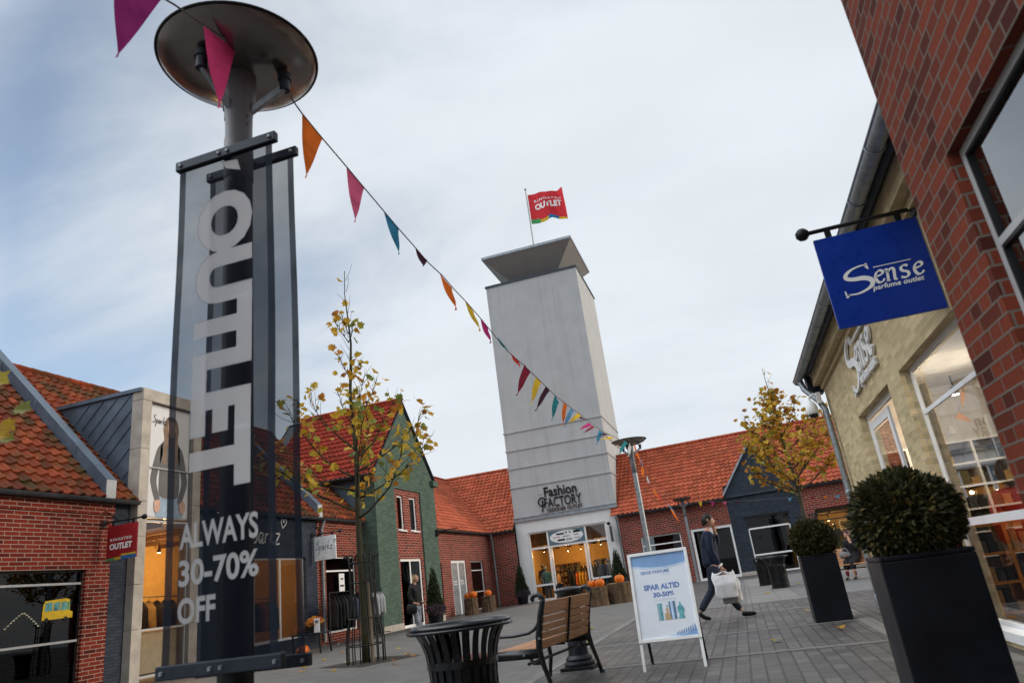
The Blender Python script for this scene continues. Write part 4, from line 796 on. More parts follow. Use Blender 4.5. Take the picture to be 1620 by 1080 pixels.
# ================================================================== RIGHT SIDE
YW = Face('x', 2.05, -1)
def yellow_building():
    t = thing('yellow_brick_shop', 'yellow brick perfume shop with white lettering and long gutter on the right', 'building', (2.05, 8, 0)); d = (8.9, 11.08, 0, 2.70); w = (3.7, 8.27, .12, 2.69)
    mb = MB(); wall_face(mb, YW, 2.6, 13.35, 0, 3.72, [d, w], .13); mb.face([(2.05, 13.35, 0), (9, 13.35, 0), (9, 13.35, 3.9), (5.5, 13.35, 7.5), (2.05, 13.35, 3.9)]); mb.face([(9, 2.6, 0), (9, 13.35, 0), (9, 13.35, 3.9), (9, 2.6, 3.9)]); fbar(mb, YW, 2.6, 13.36, 3.72, 3.96, -.1, .16); fbar(mb, YW, 2.6, 13.352, 3.64, 3.715, -.05, .05); mb.build('wall', M['yellow_brick'], t)
    wo = window(t, YW, *w, inset=.1, fw=.048, trans=(1.05, 2.2), gmat='glass_big', mull=(5.6,), th=.03)
    sl = MB(); fbar(sl, YW, 3.7, 8.2, 1.02, 1.09, -.098, -.03); sl.build('sill', M['white_frame'], wo); bs = MB(); fbar(bs, YW, 3.68, 8.29, .05, .13, -.098, .03); bs.build('sill', M['white_frame'], wo)
    f = MB(); fbar(f, YW, 8.9, 8.96, 0, 2.7, -.14, -.10); fbar(f, YW, 11.02, 11.08, 0, 2.7, -.14, -.10); fbar(f, YW, 8.96, 11.02, 2.62, 2.7, -.14, -.10); fo = f.build('door_frame', M['white_frame'], t)
    lf = MB()
    for a, b in ((10.9, 11.0), (9.72, 9.84)): fbar(lf, YW, a, b, .02, 2.57, -.135, -.105)
    fbar(lf, YW, 9.84, 10.9, 2.46, 2.57, -.135, -.105); fbar(lf, YW, 9.84, 10.9, .02, .2, -.135, -.105); lo = lf.build('door_leaf', M['white_frame'], fo); pn = MB(); pn.face([YW.P(9.84, .2, -.11), YW.P(10.9, .2, -.11), YW.P(10.9, 2.42, -.11), YW.P(9.84, 2.42, -.11)]); pn.build('pane', M['glass_big'], fo)
    hd = MB(); hd.tube([YW.P(9.78, 1.0, -.03), YW.P(9.78, 1.45, -.03)], .02, 8); hd.build('handle', M['black'], fo)
    o = MB(); o.box(2.35, 2.4, 8.75, 9.7, 0, 2.6); o.build('inner_screen', mat('mauve', (.13, .09, .10), .8), t)
    rm = MB(); rm.box(8.0, 8.1, 2.7, 13.2, .02, 3.5); rm.box(2.2, 8.0, 2.7, 2.75, .02, 3.5); rm.box(2.2, 8.0, 13.25, 13.3, .02, 3.5); rm.build('inner_wall', mat('shop_wall', (.62, .58, .54), .8), t); fl = MB(); fl.box(2.1, 8.0, 2.7, 13.3, .005, .03); fl.build('inner_floor', M['warm_floor'], t); cl = MB(); cl.box(2.19, 8.0, 2.75, 13.2, 3.3, 3.36); cl.build('inner_ceiling', mat('pale_ceiling', (.55, .52, .48), .8), t)
    r = MB(); slope_slab(r, [(1.76, 2.6, 3.98), (1.76, 13.6, 3.98), (5.5, 13.6, 7.72), (5.5, 2.6, 7.72)]); slope_slab(r, [(5.5, 2.6, 7.76), (5.5, 13.6, 7.76), (9.3, 13.6, 3.9), (9.3, 2.6, 3.9)]); r.build('roof_deck', M['dark_metal'], t)
    tl = MB(); tiles(tl, (1.88, 2.6, 4.06), (0, 1, 0), (1, 0, 1), 53, 17, tw=.2067, seg=4); tl.build('roof_tiles', M['tile_a'], t)
    gutter('gutter', t, (1.70, 2.7, 3.95), (1.70, 13.78, 3.95), r=.075, mt='galv')
    cp = MB(); cp.box(1.80, 2.05, 13.36, 13.62, 3.6, 3.93); cp.build('eaves_end', M['dark_metal'], t)
    p = MB(); p.tube([(1.71, 13.5, 3.9), (1.74, 13.46, 3.72), (1.90, 13.22, 3.42), (1.95, 13.14, 3.25), (1.955, 13.12, 2.6), (1.955, 13.12, .16)], .052, 14); p.lathe((1.955, 13.12, 0), [(.075, 0), (.075, .14), (.06, .17)], 14)
    for z in (1.75, .9): p.lathe((1.955, 13.12, z), [(.054, 0), (.062, .01), (.062, .07), (.054, .08)], 14)
    p.build('downpipe', M['galv'], t, smooth=True, angle=40)
    s = MB(); put_sense(s, lambda x, y, dd: YW.P(10.62-x, y, .012+.035*dd), 0.0, 2.98+.0, .62); s.build('wall_lettering', M['white_frame'], t)
yellow_building()
ceiling_spots('lamps in the perfume shop', [((3.4, 11.2, 2.9), 'lit lamp deep inside the yellow brick perfume shop'), ((3.6, 6.9, 3.0), 'bright lit lamp seen through the top pane of the yellow brick shop')], watts=52, bulb=40, col=(1, .84, .64))
NB = Face('x', 1.2, -1)
def near_brick():
    t = thing('near_brick_building', 'tall red brick wall corner close by with white framed window on the far right', 'building', (1.2, 1.5, 0)); w = (-1.2, 3.06, 1.0, 2.53)
    mb = MB(); wall_face(mb, NB, -5, 3.6, 0, 6.6, [w], .07); mb.face([(1.2, 3.6, 0), (6, 3.6, 0), (6, 3.6, 6.6), (1.2, 3.6, 6.6)], [(3.6, 0), (8.4, 0), (8.4, 6.6), (3.6, 6.6)]); mb.face([(6, -5, 0), (6, 3.6, 0), (6, 3.6, 6.6), (6, -5, 6.6)]); mb.face([(1.2, -5, 0), (6, -5, 0), (6, -5, 6.6), (1.2, -5, 6.6)]); mb.face([(1.2, -5, 6.6), (6, -5, 6.6), (6, 3.6, 6.6), (1.2, 3.6, 6.6)])
    mb.build('wall', M['near_brick'], t)
    window(t, NB, *w, inset=.05, fw=.036, trans=(2.08,), gmat='glass_big', th=.03, mull=(1.0,), sill='white_frame', fmat='grey_frame')
    gk = MB(); a, b, c, d = w; e = .036
    for z0, z1 in ((c+e, 2.06), (2.10, d-e)): fbar(gk, NB, a+e, b-e-.012, z1-.012, z1, -.078, -.054); fbar(gk, NB, b-e-.013, b-e, z0, z1, -.079, -.053)
    gk.build('gasket', M['black'], t)
near_brick()
# ================================================================== LAMP POSTS
def lamp_post(x, y, h, label, fat=False):
    t = thing('lamp_post', label, 'street lamp', (x, y, 0), 'lamp posts on the square'); rp = .088 if fat else .075
    p = MB(); p.lathe((x, y, 0), [(rp+.03, 0), (rp+.03, .05), (rp, .08), (rp, 2.0), (rp*.96, h-.62)], 24); p.build('post', M['black' if fat else 'galv'], t, smooth=True, angle=40)
    n = MB(); n.lathe((x, y, 0), [(rp*.98, h-.80), (rp*1.02, h-.795), (rp*1.02, h-.50), (rp*.95, h-.49), (rp*.98, h-.30), (rp*1.25, h-.10), (rp*1.25, h+.02)], 24)
    for k in range(2): n.tube([(x+rp*1.0, y-rp*.3, h-.40+.06*k), (x+rp*1.06, y-rp*.33, h-.40+.06*k)], .008, 8)
    n.build('neck', mat('lamp_grey', (.115, .115, .12), .45, metal=.2), t, smooth=True, angle=40)
    d = MB(); d.lathe((x, y, h), [(.10, .0), (.30, .035), (.44, .085), (.495, .13), (.51, .15), (.50, .165), (.40, .16), (.0, .14)], 64); d.build('reflector_disc', mat('disc_metal', (.26, .23, .21), .24, metal=.85, var=.08, scale=3), t, smooth=True, angle=60)
    r = MB(); r.tube([(x+.508*math.cos(k*.0982), y+.508*math.sin(k*.0982), h+.15) for k in range(65)], .012, 8); r.build('disc_rim', M['black'], t, smooth=True)
    for a in (R_(70), R_(190), R_(310)):
        ca, sa = math.cos(a-R_(50)), math.sin(a-R_(50)); arm = MB(); arm.bar((x+ca*rp*.8, y+sa*rp*.8, h-.27), (x+ca*.29, y+sa*.29, h-.10), .035, .05); ao = arm.build('arm', M['galv'], t, bevel=.006)
        s = MB(); s.lathe((x+ca*.30, y+sa*.30, h-.12), [(.035, 0), (.035, .08), (.045, .085), (.045, .13), (.03, .135)], 16); s.build('spot_lamp', M['dark_metal'], ao, smooth=True, angle=40)
    return t
lamp_post(-2.52, 3.22, 4.45, 'near lamp post with wide round reflector carrying the mesh banners', True)
lamp_post(-2.42, 20.58, 4.45, 'lamp post with round reflector standing behind the white poster stand')
lamp_post(-2.32, 38.3, 4.05, 'farthest lamp post with round reflector before the long brick shop row')
# ================================================================== BANNERS on the near lamp post
MESHB = mesh_cloth('banner_mesh', (.008, .012, .022), .66); MESHW = mesh_cloth('banner_print', (.92, .93, .95), .94, tr=.8); MESHH = mesh_cloth('banner_hem', (.022, .030, .046), .93)
def banner(y, x0, x1, zt, zb, label, front):
    t = thing('mesh_banner', label, 'banner', (x0, y, zb), 'mesh banners on the near lamp post')
    w = lambda x, z: .012*math.sin(3*(x-x0)+2.1*z)*math.sin(math.pi*(z-zb)/(zt-zb))
    c = MB(); nz, nx = 24, 8
    P = lambda x, z: Vector((x, y+w(x, z), z))
    hem = .045
    zs = [zb+(zt-zb)*k/nz for k in range(nz+1)]
    # the words are cut out of the dark cloth and set in as pale cloth
    g = MB(); s = -.0015; mp = lambda x, z, d: Vector((x, y+w(x, z)+s, z))
    if front:
        rt = lambda x, z, d: mp(X0+z, Z0-x, d)       # words run downward, letter tops to the right
        X0, Z0 = x0+.135, zt-.26
        put_text(g, 'OUTLET', rt, 0, 1.76, 0, .385, bold=.06, depth=0)
        flat_poly(g, [(x0+.30, zt-.05), (x0+.42, zt-.07), (x0+.44, zt-.15), (x0+.34, zt-.11)], mp)
        z = zb+.62
        put_text(g, 'ALWAYS', mp, x0+.085, x0+.56, z-.055, z+.075, bold=.03, depth=0); put_text(g, '30-70%', mp, x0+.085, x0+.56, z-.235, z-.105, bold=.03, depth=0); put_text(g, 'OFF', mp, x0+.085, x0+.31, z-.41, z-.285, bold=.035, depth=0)
    n1, n2 = (96, 460) if front else (8, 24)
    xa, xb = x0+hem, x1-hem; hit = [[False]*(n2+1) for _ in range(n1+1)]
    for fc in g.f:
        T = [(g.v[i].x, g.v[i].z) for i in fc]
        for k in range(1, len(T)-1):
            (ax, az), (bx, bz), (cx, cz) = T[0], T[k], T[k+1]; D = (bz-cz)*(ax-cx)+(cx-bx)*(az-cz)
            if abs(D) < 1e-12: continue
            for i in range(max(0, int((min(ax, bx, cx)-xa)/(xb-xa)*n1)), min(n1, int((max(ax, bx, cx)-xa)/(xb-xa)*n1)+1)+1):
                px_ = xa+(xb-xa)*i/n1
                for j in range(max(0, int((min(az, bz, cz)-zb)/(zt-zb)*n2)), min(n2, int((max(az, bz, cz)-zb)/(zt-zb)*n2)+1)+1):
                    pz = zb+(zt-zb)*j/n2; l1 = ((bz-cz)*(px_-cx)+(cx-bx)*(pz-cz))/D; l2 = ((cz-az)*(px_-cx)+(ax-cx)*(pz-cz))/D
                    if l1 >= -1e-9 and l2 >= -1e-9 and l1+l2 <= 1+1e-9: hit[i][j] = True
    gv = [P(xa+(xb-xa)*i/n1, zb+(zt-zb)*j/n2) for i in range(n1+1) for j in range(n2+1)]; gf = []
    for i in range(n1):
        for j in range(n2):
            if not (hit[i][j] and hit[i+1][j] and hit[i][j+1] and hit[i+1][j+1]): gf.append((i*(n2+1)+j, (i+1)*(n2+1)+j, (i+1)*(n2+1)+j+1, i*(n2+1)+j+1))
    c.mesh(gv, gf); co = c.build('cloth', MESHB, t, smooth=True)
    for a, b in ((x0, x0+hem), (x1-hem, x1)):
        h = MB()
        for e, f in zip(zs, zs[1:]): h.face([P(a, e), P(b, e), P(b, f), P(a, f)])
        h.build('hem', MESHH, co)
    for z in (zt, zb): r = MB(); r.box(x0-.02, x1+.03, y-.02, y+.02, z-.03, z+.035); ro = r.build('rail', M['dark_metal'], t, bevel=.006)
    sc = MB()
    for z in (zt, zb):
        for x in (x0+.02, x1-.005, (x0+x1)/2-.03, (x0+x1)/2+.03): sc.lathe((x, y-.022, z), [(.0, -.011), (.011, -.008), (.011, .008), (0, .011)], 10)
    sc.build('bolt', M['galv'], ro)
    br = MB()
    for z in (zt-.0, zb+.0): br.bar(((x0+x1)/2, y, z), (-2.52, 3.22, z), .05, .03)
    br.build('bracket', M['dark_metal'], ro)
    g.build('print', MESHW, co) if front else None
    return t
banner(3.0, -2.775, -2.115, 3.70, .84, 'front mesh banner with big downward OUTLET lettering on the near lamp post', True)
banner(3.46, -2.94, -2.275, 3.94, .80, 'rear mesh banner hanging just behind the lettered one on the near lamp post', False)
# ================================================================== BUNTING
BC = {k: cloth_mat('bunting_'+k, tuple(min(.8, q*1.2) for q in c), .45) for k, c in dict(magenta=(.42, .03, .16), purple=(.22, .02, .12), pink=(.58, .05, .16), orange=(.60, .13, .015), rose=(.50, .09, .17), blue=(.03, .16, .26), teal=(.02, .18, .20), red=(.50, .04, .03), yellow=(.60, .40, .03), wine=(.20, .012, .03), white=(.55, .55, .55), sky=(.10, .25, .40), dark=(.05, .015, .03)).items()}
def catenary(a, b, sag, n=24):
    a = Vector(a); b = Vector(b); return [a.lerp(b, i/n)-Vector((0, 0, sag*4*(i/n)*(1-i/n))) for i in range(n+1)]
def flag_on(parent, A, B, T, col, curl=.05):
    A, B, T = Vector(A), Vector(B), Vector(T); mb = MB(); n = 8; vs = []; fs = []
    nn = (B-A).cross(T-A); nn = nn.normalized() if nn.length > 1e-6 else Vector((1, 0, 0))
    for i in range(n+1):
        s = i/n; a = A.lerp(T, s); b = B.lerp(T, s)
        for k in range(3):
            vs.append(a.lerp(b, k/2)+nn*curl*(math.sin(s*4.5+k*.9)*(.3+s)))
    for i in range(n):
        for k in range(2): fs.append((i*3+k, i*3+k+1, i*3+k+4, i*3+k+3))
    mb.mesh(vs, fs); return mb.build('pennant', BC[col], parent, smooth=True)
def bunting(label, path, pens):
    t = thing('bunting_string', label, 'bunting', tuple(path[len(path)//2]), 'bunting strings over the square'); c = MB(); c.tube(path, .006, 6); c.build('cord', mat('cord', (.16, .15, .14), .8), t)
    for p in pens: flag_on(t, *p)
def seg_pens(path_f, items):
    out = []
    for (s0, s1, dx, dz, dy, col, cu) in items:
        A = path_f(s0); B = path_f(s1); M_ = (A+B)/2; out.append((A, B, M_+Vector((dx, dy, dz)), col, cu))
    return out
# near string: passes the near lamp post and runs on to the second one
S0 = [Vector((-2.55, -1.2, 3.75)), Vector((-2.5, .8, 3.98)), Vector((-2.42, 2.0, 4.22)), Vector((-2.40, 2.5, 4.38)), Vector((-2.40, 2.9, 4.49)), Vector((-2.38, 3.42, 4.56))]
def px_pen(a, b, t, X, col, dx=0.0, cu=.04): return (on_x(a[0], a[1], X), on_x(b[0], b[1], X), on_x(t[0], t[1], X+dx), col, cu)
bunting('short bunting string with pink and purple pennants rising past the near lamp reflector', S0, [px_pen((322, 41), (374, 79), (344, 172), -2.4, 'pink', .02, .015), px_pen((183, -70), (262, -8), (182, 92), -2.41, 'purple', .02, .015)])
S1p = [(432, 116), (478, 180), (510, 219), (550, 266), (576, 297), (608, 335), (630, 361), (660, 395), (676, 414), (700, 436), (718, 457), (738, 478), (760, 503), (785, 534), (806, 558), (829, 578), (850, 598), (880, 627), (905, 646), (930, 664), (950, 680), (975, 692)]
S1 = [on_x(x, y, -2.38-.0005*i) for i, (x, y) in enumerate(S1p)] + [Vector((-2.40, 20.4, 4.45))]
P1 = [((478, 180), (511, 219), (482, 282), 'orange'), ((548, 264), (577, 296), (560, 352), 'rose'), ((607, 334), (631, 362), (630, 403), 'blue'), ((657, 393), (677, 412), (668, 422), 'dark'), ((696, 433), (716, 455), (719, 491), 'orange'), ((735, 474), (750, 492), (757, 524), 'yellow'), ((760, 504), (773, 518), (774, 543), 'magenta'), ((787, 532), (803, 551), (800, 556), 'teal'), ((808, 558), (822, 572), (820, 581), 'red'), ((830, 576), (840, 589), (815, 626), 'wine'), ((848, 595), (857, 605), (838, 640), 'yellow'), ((864, 610), (870, 618), (845, 650), 'dark'), ((878, 624), (885, 636), (871, 665), 'teal'), ((892, 635), (898, 642), (888, 673), 'orange'), ((903, 645), (909, 650), (890, 676), 'sky'), ((915, 652), (920, 658), (897, 671), 'yellow'), ((918, 658), (930, 665), (916, 662), 'dark'), ((932, 668), (938, 673), (914, 680), 'magenta'), ((938, 673), (941, 676), (920, 686), 'wine'), ((948, 680), (955, 684), (942, 703), 'blue'), ((955, 684), (966, 688), (947, 688), 'dark'), ((966, 690), (972, 694), (945, 695), 'yellow')]
bunting('long bunting string of many coloured pennants crossing the sky between the two nearer lamp posts', S1, [px_pen(a, b, tt, -2.39, c, .0, .012 if i < 4 else .025) for i, (a, b, tt, c) in enumerate(P1)])
S2p = [(990, 698), (1002, 703), (1015, 735), (1030, 765), (1048, 787), (1062, 804), (1074, 812)]
S2 = [Vector((-2.40, 20.7, 4.48))]+[on_x(x, y, -2.37) for x, y in S2p[1:]]+[Vector((-2.33, 38.1, 3.35))]
P2 = [((988, 697), (994, 700), (977, 720), 'teal'), ((996, 700), (1001, 703), (993, 722), 'white'), ((1002, 702), (1006, 706), (1012, 732), 'orange'), ((1010, 720), (1014, 731), (1020, 745), 'sky'), ((1016, 736), (1020, 745), (1014, 755), 'orange'), ((1024, 752), (1028, 762), (1024, 764), 'white'), ((1032, 768), (1036, 774), (1040, 790), 'orange'), ((1040, 778), (1046, 786), (1046, 793), 'red'), ((1054, 795), (1058, 801), (1070, 812), 'sky'), ((1060, 804), (1066, 808), (1074, 826), 'orange')]
bunting('steep bunting string falling from the second lamp post to the farthest one', S2, [px_pen(a, b, tt, -2.36, c, .0, .03) for a, b, tt, c in P2])
def b3():
    Y = 38.0; S = [on_y(x, y, Y) for x, y in ((1078, 795), (1108, 793), (1150, 793), (1195, 791), (1240, 787), (1290, 785), (1345, 781))]+[Vector((8.5, 37.6, 3.3))]
    pens = []
    for (a, b, tt, c) in (((1104, 792), (1111, 793), (1109, 802), 'yellow'), ((1124, 793), (1131, 793), (1127, 800), 'magenta'), ((1142, 793), (1150, 793), (1148, 799), 'rose'), ((1160, 793), (1172, 792), (1168, 796), 'dark'), ((1246, 787), (1254, 786), (1249, 793), 'sky'), ((1280, 785), (1288, 785), (1288, 790), 'wine'), ((1302, 784), (1310, 783), (1306, 789), 'orange'), ((1320, 783), (1330, 782), (1325, 788), 'sky')):
        pens.append((on_y(*a, Y), on_y(*b, Y), on_y(*tt, Y), c, .02))
    bunting('level bunting string with small pennants along the far brick shop row', S, pens)
b3()
# ================================================================== FLAG
def flag():
    x, y = -9.0, 42.3; t = thing('flagpole', 'slim white flagpole standing on the tower roof', 'flagpole', (x, y, 21.3)); p = MB(); p.tube([(x, y, 21.36), (x, y, 27.2)], [.055, .04], 12); p.lathe((x, y, 27.2), [(.0, .0), (.09, .05), (.09, .1), (0, .16)], 14); p.build('pole', M['grey_frame'], t)
    W_, H_ = 2.75, 2.35
    def P(u, v, d=0):
        k = u/W_; return Vector((x+.09+u*.97-.1*k*k, y+.22*math.sin(u*3.4+v*.6)*(.15+k)+.10*math.sin(u*7+2*v)*k-.012*d, 24.45+v-.22*k-.12*math.sin(u*2.6+.4)*k+.10*math.sin(4.2*v+u)*k))
    f = thing('flag', 'red outlet flag blowing from the flagpole on the tower', 'flag', (x+.05, y, 24.4)); c = MB(); n, m = 36, 20
    for i in range(n):
        for j in range(m):
            a, b = W_*i/n, W_*(i+1)/n; e, g = H_*j/m, H_*(j+1)/m
            mi = 0 if j > 2 else (1 if (i//9) == 0 else 2 if i//9 == 1 else 3 if i//9 == 2 else 2)
            if j == 2 and i//9 in (1, 3): mi = 0
            c.face([P(a, e), P(b, e), P(b, g), P(a, g)], mi=mi)
    c.build('flag_cloth', [cloth_mat('flag_red', (.62, .04, .05)), cloth_mat('flag_green', (.08, .30, .10)), cloth_mat('flag_yellow', (.62, .42, .04)), cloth_mat('flag_blue', (.03, .18, .38))], f, smooth=True)
    s = MB(); mp = lambda a, b, d: P(a, b, 1+d); put_text(s, 'RINGSTED', mp, .42, 2.45, 1.62, 1.82, bold=.02, spacing=1.35, depth=0); put_text(s, 'OUTLET', mp, .42, 2.45, 1.06, 1.48, bold=.05, depth=0); s.build('flag_lettering', M['white_frame'], f)
flag()
# ================================================================== HANGING SIGNS
def hang_sign(name, label, x0, x1, y, zt, zb, wall_x, ball_x, mats, art, th=.03, group='hanging shop signs'):
    t = thing(name, label, 'sign', (wall_x, y, zt), group); b = MB(); zr = zt+.085
    b.tube([(wall_x, y, zr), (ball_x, y, zr)], .019, 10); b.lathe((ball_x, y, zr-.06), [(0, 0), (.035, .012), (.058, .04), (.058, .08), (.035, .108), (0, .12)], 16); s = 1 if ball_x < wall_x else -1
    b.lathe((wall_x-.015*s, y, zr-.07), [(.0, .0), (.05, .0), (.05, .14), (.0, .14)], 12, sx=.35); b.bar((wall_x, y, zr+.28), (wall_x-s*.42, y, zr), .018, .018) if name != 'perfume_sign' else None
    bo = b.build('bracket', M['black'], t, smooth=True, angle=40)
    for k in (.16, .84):
        x = x0+(x1-x0)*k; h = MB(); h.box(x-.025, x+.025, y-.012, y+.012, zt-.05, zr+.01); h.build('hanger', M['black'], t)
    p = MB(); p.box(x0, x1, y-th/2, y+th/2, zb, zt); po = p.build('sign_board', mats[0], t, bevel=.003)
    a = MB(); art(a, lambda u, v, d: Vector((x0+u, y-th/2-.001-.002*d, zb+v))); a.build('lettering', mats[1:], po)
def art_blue(a, f): put_sense(a, f, .13, .28, .225)
hang_sign('perfume_sign', 'deep blue perfume sign with white lettering under a ball ended bar', 1.20, 2.04, 6.2, 3.565, 2.72, 2.05, 1.13, [mat('sign_blue', (.006, .032, .26), .32, var=.08), M['white_frame']], art_blue)
def art_red(a, f):
    put_text(a, 'RINGSTED', f, .09, .66, .40, .46, bold=.02, spacing=1.3, mi=0); put_text(a, 'OUTLET', f, .08, .68, .22, .35, bold=.05, mi=0)
    for (x0, x1, z0, z1, m) in ((0, .22, .0, .05, 1), (.22, .40, .0, .06, 2), (.40, .795, .07, .11, 2), (.40, .795, .0, .068, 3)): flat_poly(a, [(x0+.003, z0), (x1, z0), (x1, z1), (x0+.003, z1)], f, mi=m)
hang_sign('outlet_sign', 'dark red outlet sign with coloured foot stripe on the near red brick shop', -12.98+.0, -12.18, 12.35, 3.33, 2.60, -13.1, -12.02, [mat('sign_red', (.30, .018, .022), .4), M['white_frame'], mat('stripe_green', (.08, .3, .12), .4), mat('stripe_yellow', (.55, .38, .04), .4), mat('stripe_blue', (.03, .14, .38), .4)], art_red)
def art_sp(a, f): put_sparkz(a, f, .06, .30, .30, .05)
hang_sign('fashion_sign', 'white sign with black script lettering hanging by the clothes racks', -13.05, -12.26, 20.5, 3.29, 2.55, -13.1, -12.1, [mat('sign_white', (.82, .84, .86), .5), M['black']], art_sp)
def bracket_lamp(x, y, z, dx, lab):
    t = thing('wall_bracket', lab, 'wall bracket', (x, y, z)); b = MB(); b.lathe((x, y, z-.15), [(.06, 0), (.06, .3)], 12); b.tube([(x, y, z+.05), (x+dx, y, z+.08)], .022, 8); b.tube([(x, y, z-.1), (x+dx*.5, y, z+.06)], .016, 8); b.build('bracket', M['black'], t)
bracket_lamp(-12.43, 29.2, 3.6, 1.0, 'empty black sign bracket on the corner of the green house')
def tower_sign():
    x, y, z = -6.5, 39.98, 3.55; t = thing('narrow_sign', 'narrow dark hanging sign with ball end at right edge of tower shop front', 'sign', (x, y, z), 'hanging shop signs'); b = MB(); b.tube([(x, y, z), (x, y-.9, z)], .02, 8); b.lathe((x, y-.9, z-.1), [(0, 0), (.1, .05), (.1, .15), (0, .2)], 14); b.build('bracket', M['black'], t); s = MB(); s.box(x-.015, x+.015, y-.82, y-.08, z-.95, z-.1); s.build('sign_board', mat('sign_slate', (.05, .06, .075), .4), t)
tower_sign()
# ================================================================== CCTV on the yellow shop's corner
def cctv():
    x, y, z = 1.74, 13.16, 3.2; t = thing('security_camera', 'white dome security camera on an arm at the yellow shop corner', 'camera', (x, y, z)); a = MB(); a.box(1.86, 1.93, 13.08, 13.2, 3.36, 3.56); a.tube([(1.90, 13.14, 3.5), (1.82, 13.15, 3.55), (x, y, 3.5), (x, y, 3.42)], .025, 10); a.build('arm', M['white_frame'], t)
    b = MB(); b.lathe((x, y, z), [(.085, .0), (.105, .03), (.10, .12), (.075, .19), (.045, .23), (0, .24)], 20); b.build('housing', M['white_frame'], t, smooth=True, angle=40); d = MB(); d.lathe((x, y, z), [(0, -.075), (.05, -.06), (.08, -.02), (.084, .0)], 18); d.build('dome', M['black_gloss'], t, smooth=True)
cctv()
# ================================================================== PLANTERS AND PLANTS
def leaf_ball(name, mats, parent, c, rad, n, size, squash=.92, shell=.72, seed=1, cone=None, mi=0):
    rr = random.Random(seed); mb = MB(); c = Vector(c)
    for _ in range(n):
        if cone is None:
            d = Vector((rr.gauss(0, 1), rr.gauss(0, 1), rr.gauss(0, 1))).normalized(); r = rad*(shell+(1-shell)*rr.random()**.6)
            lump = 1+.10*noise.noise(d*2.6+Vector((seed, 0, 0)))+.07*noise.noise(d*7)+(.09 if rr.random() < .02 else 0); p = c+Vector((d.x, d.y, d.z*squash))*r*lump
        else:
            h = cone; z = h*(1-math.sqrt(rr.random())*.985); a = rr.uniform(0, 2*math.pi); rw = rad*(1-z/h)**.85*(.72+.28*rr.random())*(1+.14*math.sin(3*a+z*5)); p = c+Vector((math.cos(a)*rw, math.sin(a)*rw, z)); d = Vector((math.cos(a), math.sin(a), .9)).normalized()
        u = (d.cross(Vector((rr.gauss(0, 1), rr.gauss(0, 1), rr.gauss(0, 1))))).normalized(); f = (d+u*rr.uniform(-.9, .9)).normalized(); w = d.cross(u).normalized(); s = size*rr.uniform(.7, 1.35); q = rr.random()
        mb.face([p-w*s*.35, p+f*s*.5-w*s*.28+u*s*.1, p+f*s, p+f*s*.5+w*s*.28+u*s*.1][:4], [(q, .5)]*4, mi)
    return mb.build(name, mats, parent)
BOX = leaf_mat('boxwood', [(0, (.008, .014, .005)), (.55, (.024, .034, .010)), (.85, (.062, .066, .018)), (1, (.15, .09, .025))], .15)
CYP = leaf_mat('cypress', [(0, (.014, .030, .014)), (.7, (.028, .055, .022)), (1, (.05, .08, .03))], .1)
HEA = leaf_mat('heather', [(0, (.03, .035, .02)), (.5, (.06, .05, .05)), (1, (.16, .10, .18))], .2)
def planter(x0, x1, y0, y1, h, lab, lab2, seed):
    t = thing('square_planter', lab, 'planter', ((x0+x1)/2, (y0+y1)/2, 0), 'dark planters along the yellow shop'); m = MB(); w = .03
    m.prism([(x0, y0, 0), (x1, y0, 0), (x1, y1, 0), (x0, y1, 0)], (0, 0, h-.03)); m.box(x0-.0, x0+w, y0, y1, h-.029, h); m.box(x1-w, x1, y0, y1, h-.029, h); m.box(x0+w, x1-w, y0, y0+w, h-.029, h); m.box(x0+w, x1-w, y1-w, y1, h-.029, h); m.build('planter_box', M['planter'], t, bevel=.008)
    s = MB(); s.box(x0+.04, x1-.04, y0+.04, y1-.04, h-.03, h-.02); s.build('soil', mat('soil', (.03, .022, .015), .9), t)
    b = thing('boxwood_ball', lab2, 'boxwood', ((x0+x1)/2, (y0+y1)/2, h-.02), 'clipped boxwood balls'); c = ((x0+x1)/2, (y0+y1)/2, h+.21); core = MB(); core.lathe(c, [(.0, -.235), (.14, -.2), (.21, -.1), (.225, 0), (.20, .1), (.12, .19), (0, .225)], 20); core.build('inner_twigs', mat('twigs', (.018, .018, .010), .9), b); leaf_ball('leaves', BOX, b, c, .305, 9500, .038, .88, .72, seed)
    st = MB(); st.tube([((x0+x1)/2, (y0+y1)/2, h-.02), ((x0+x1)/2, (y0+y1)/2, h+.05)], .025, 8); st.build('stem', M['bark'], b)
planter(.76, 1.27, 4.72, 5.2, .915, 'near tall dark square planter beside the shop window', 'large near clipped boxwood ball in the tall dark planter', 5)
planter(.80, 1.29, 11.25, 11.74, .90, 'farther dark square planter on the open paving', 'smaller farther clipped boxwood ball by the downpipe', 6)
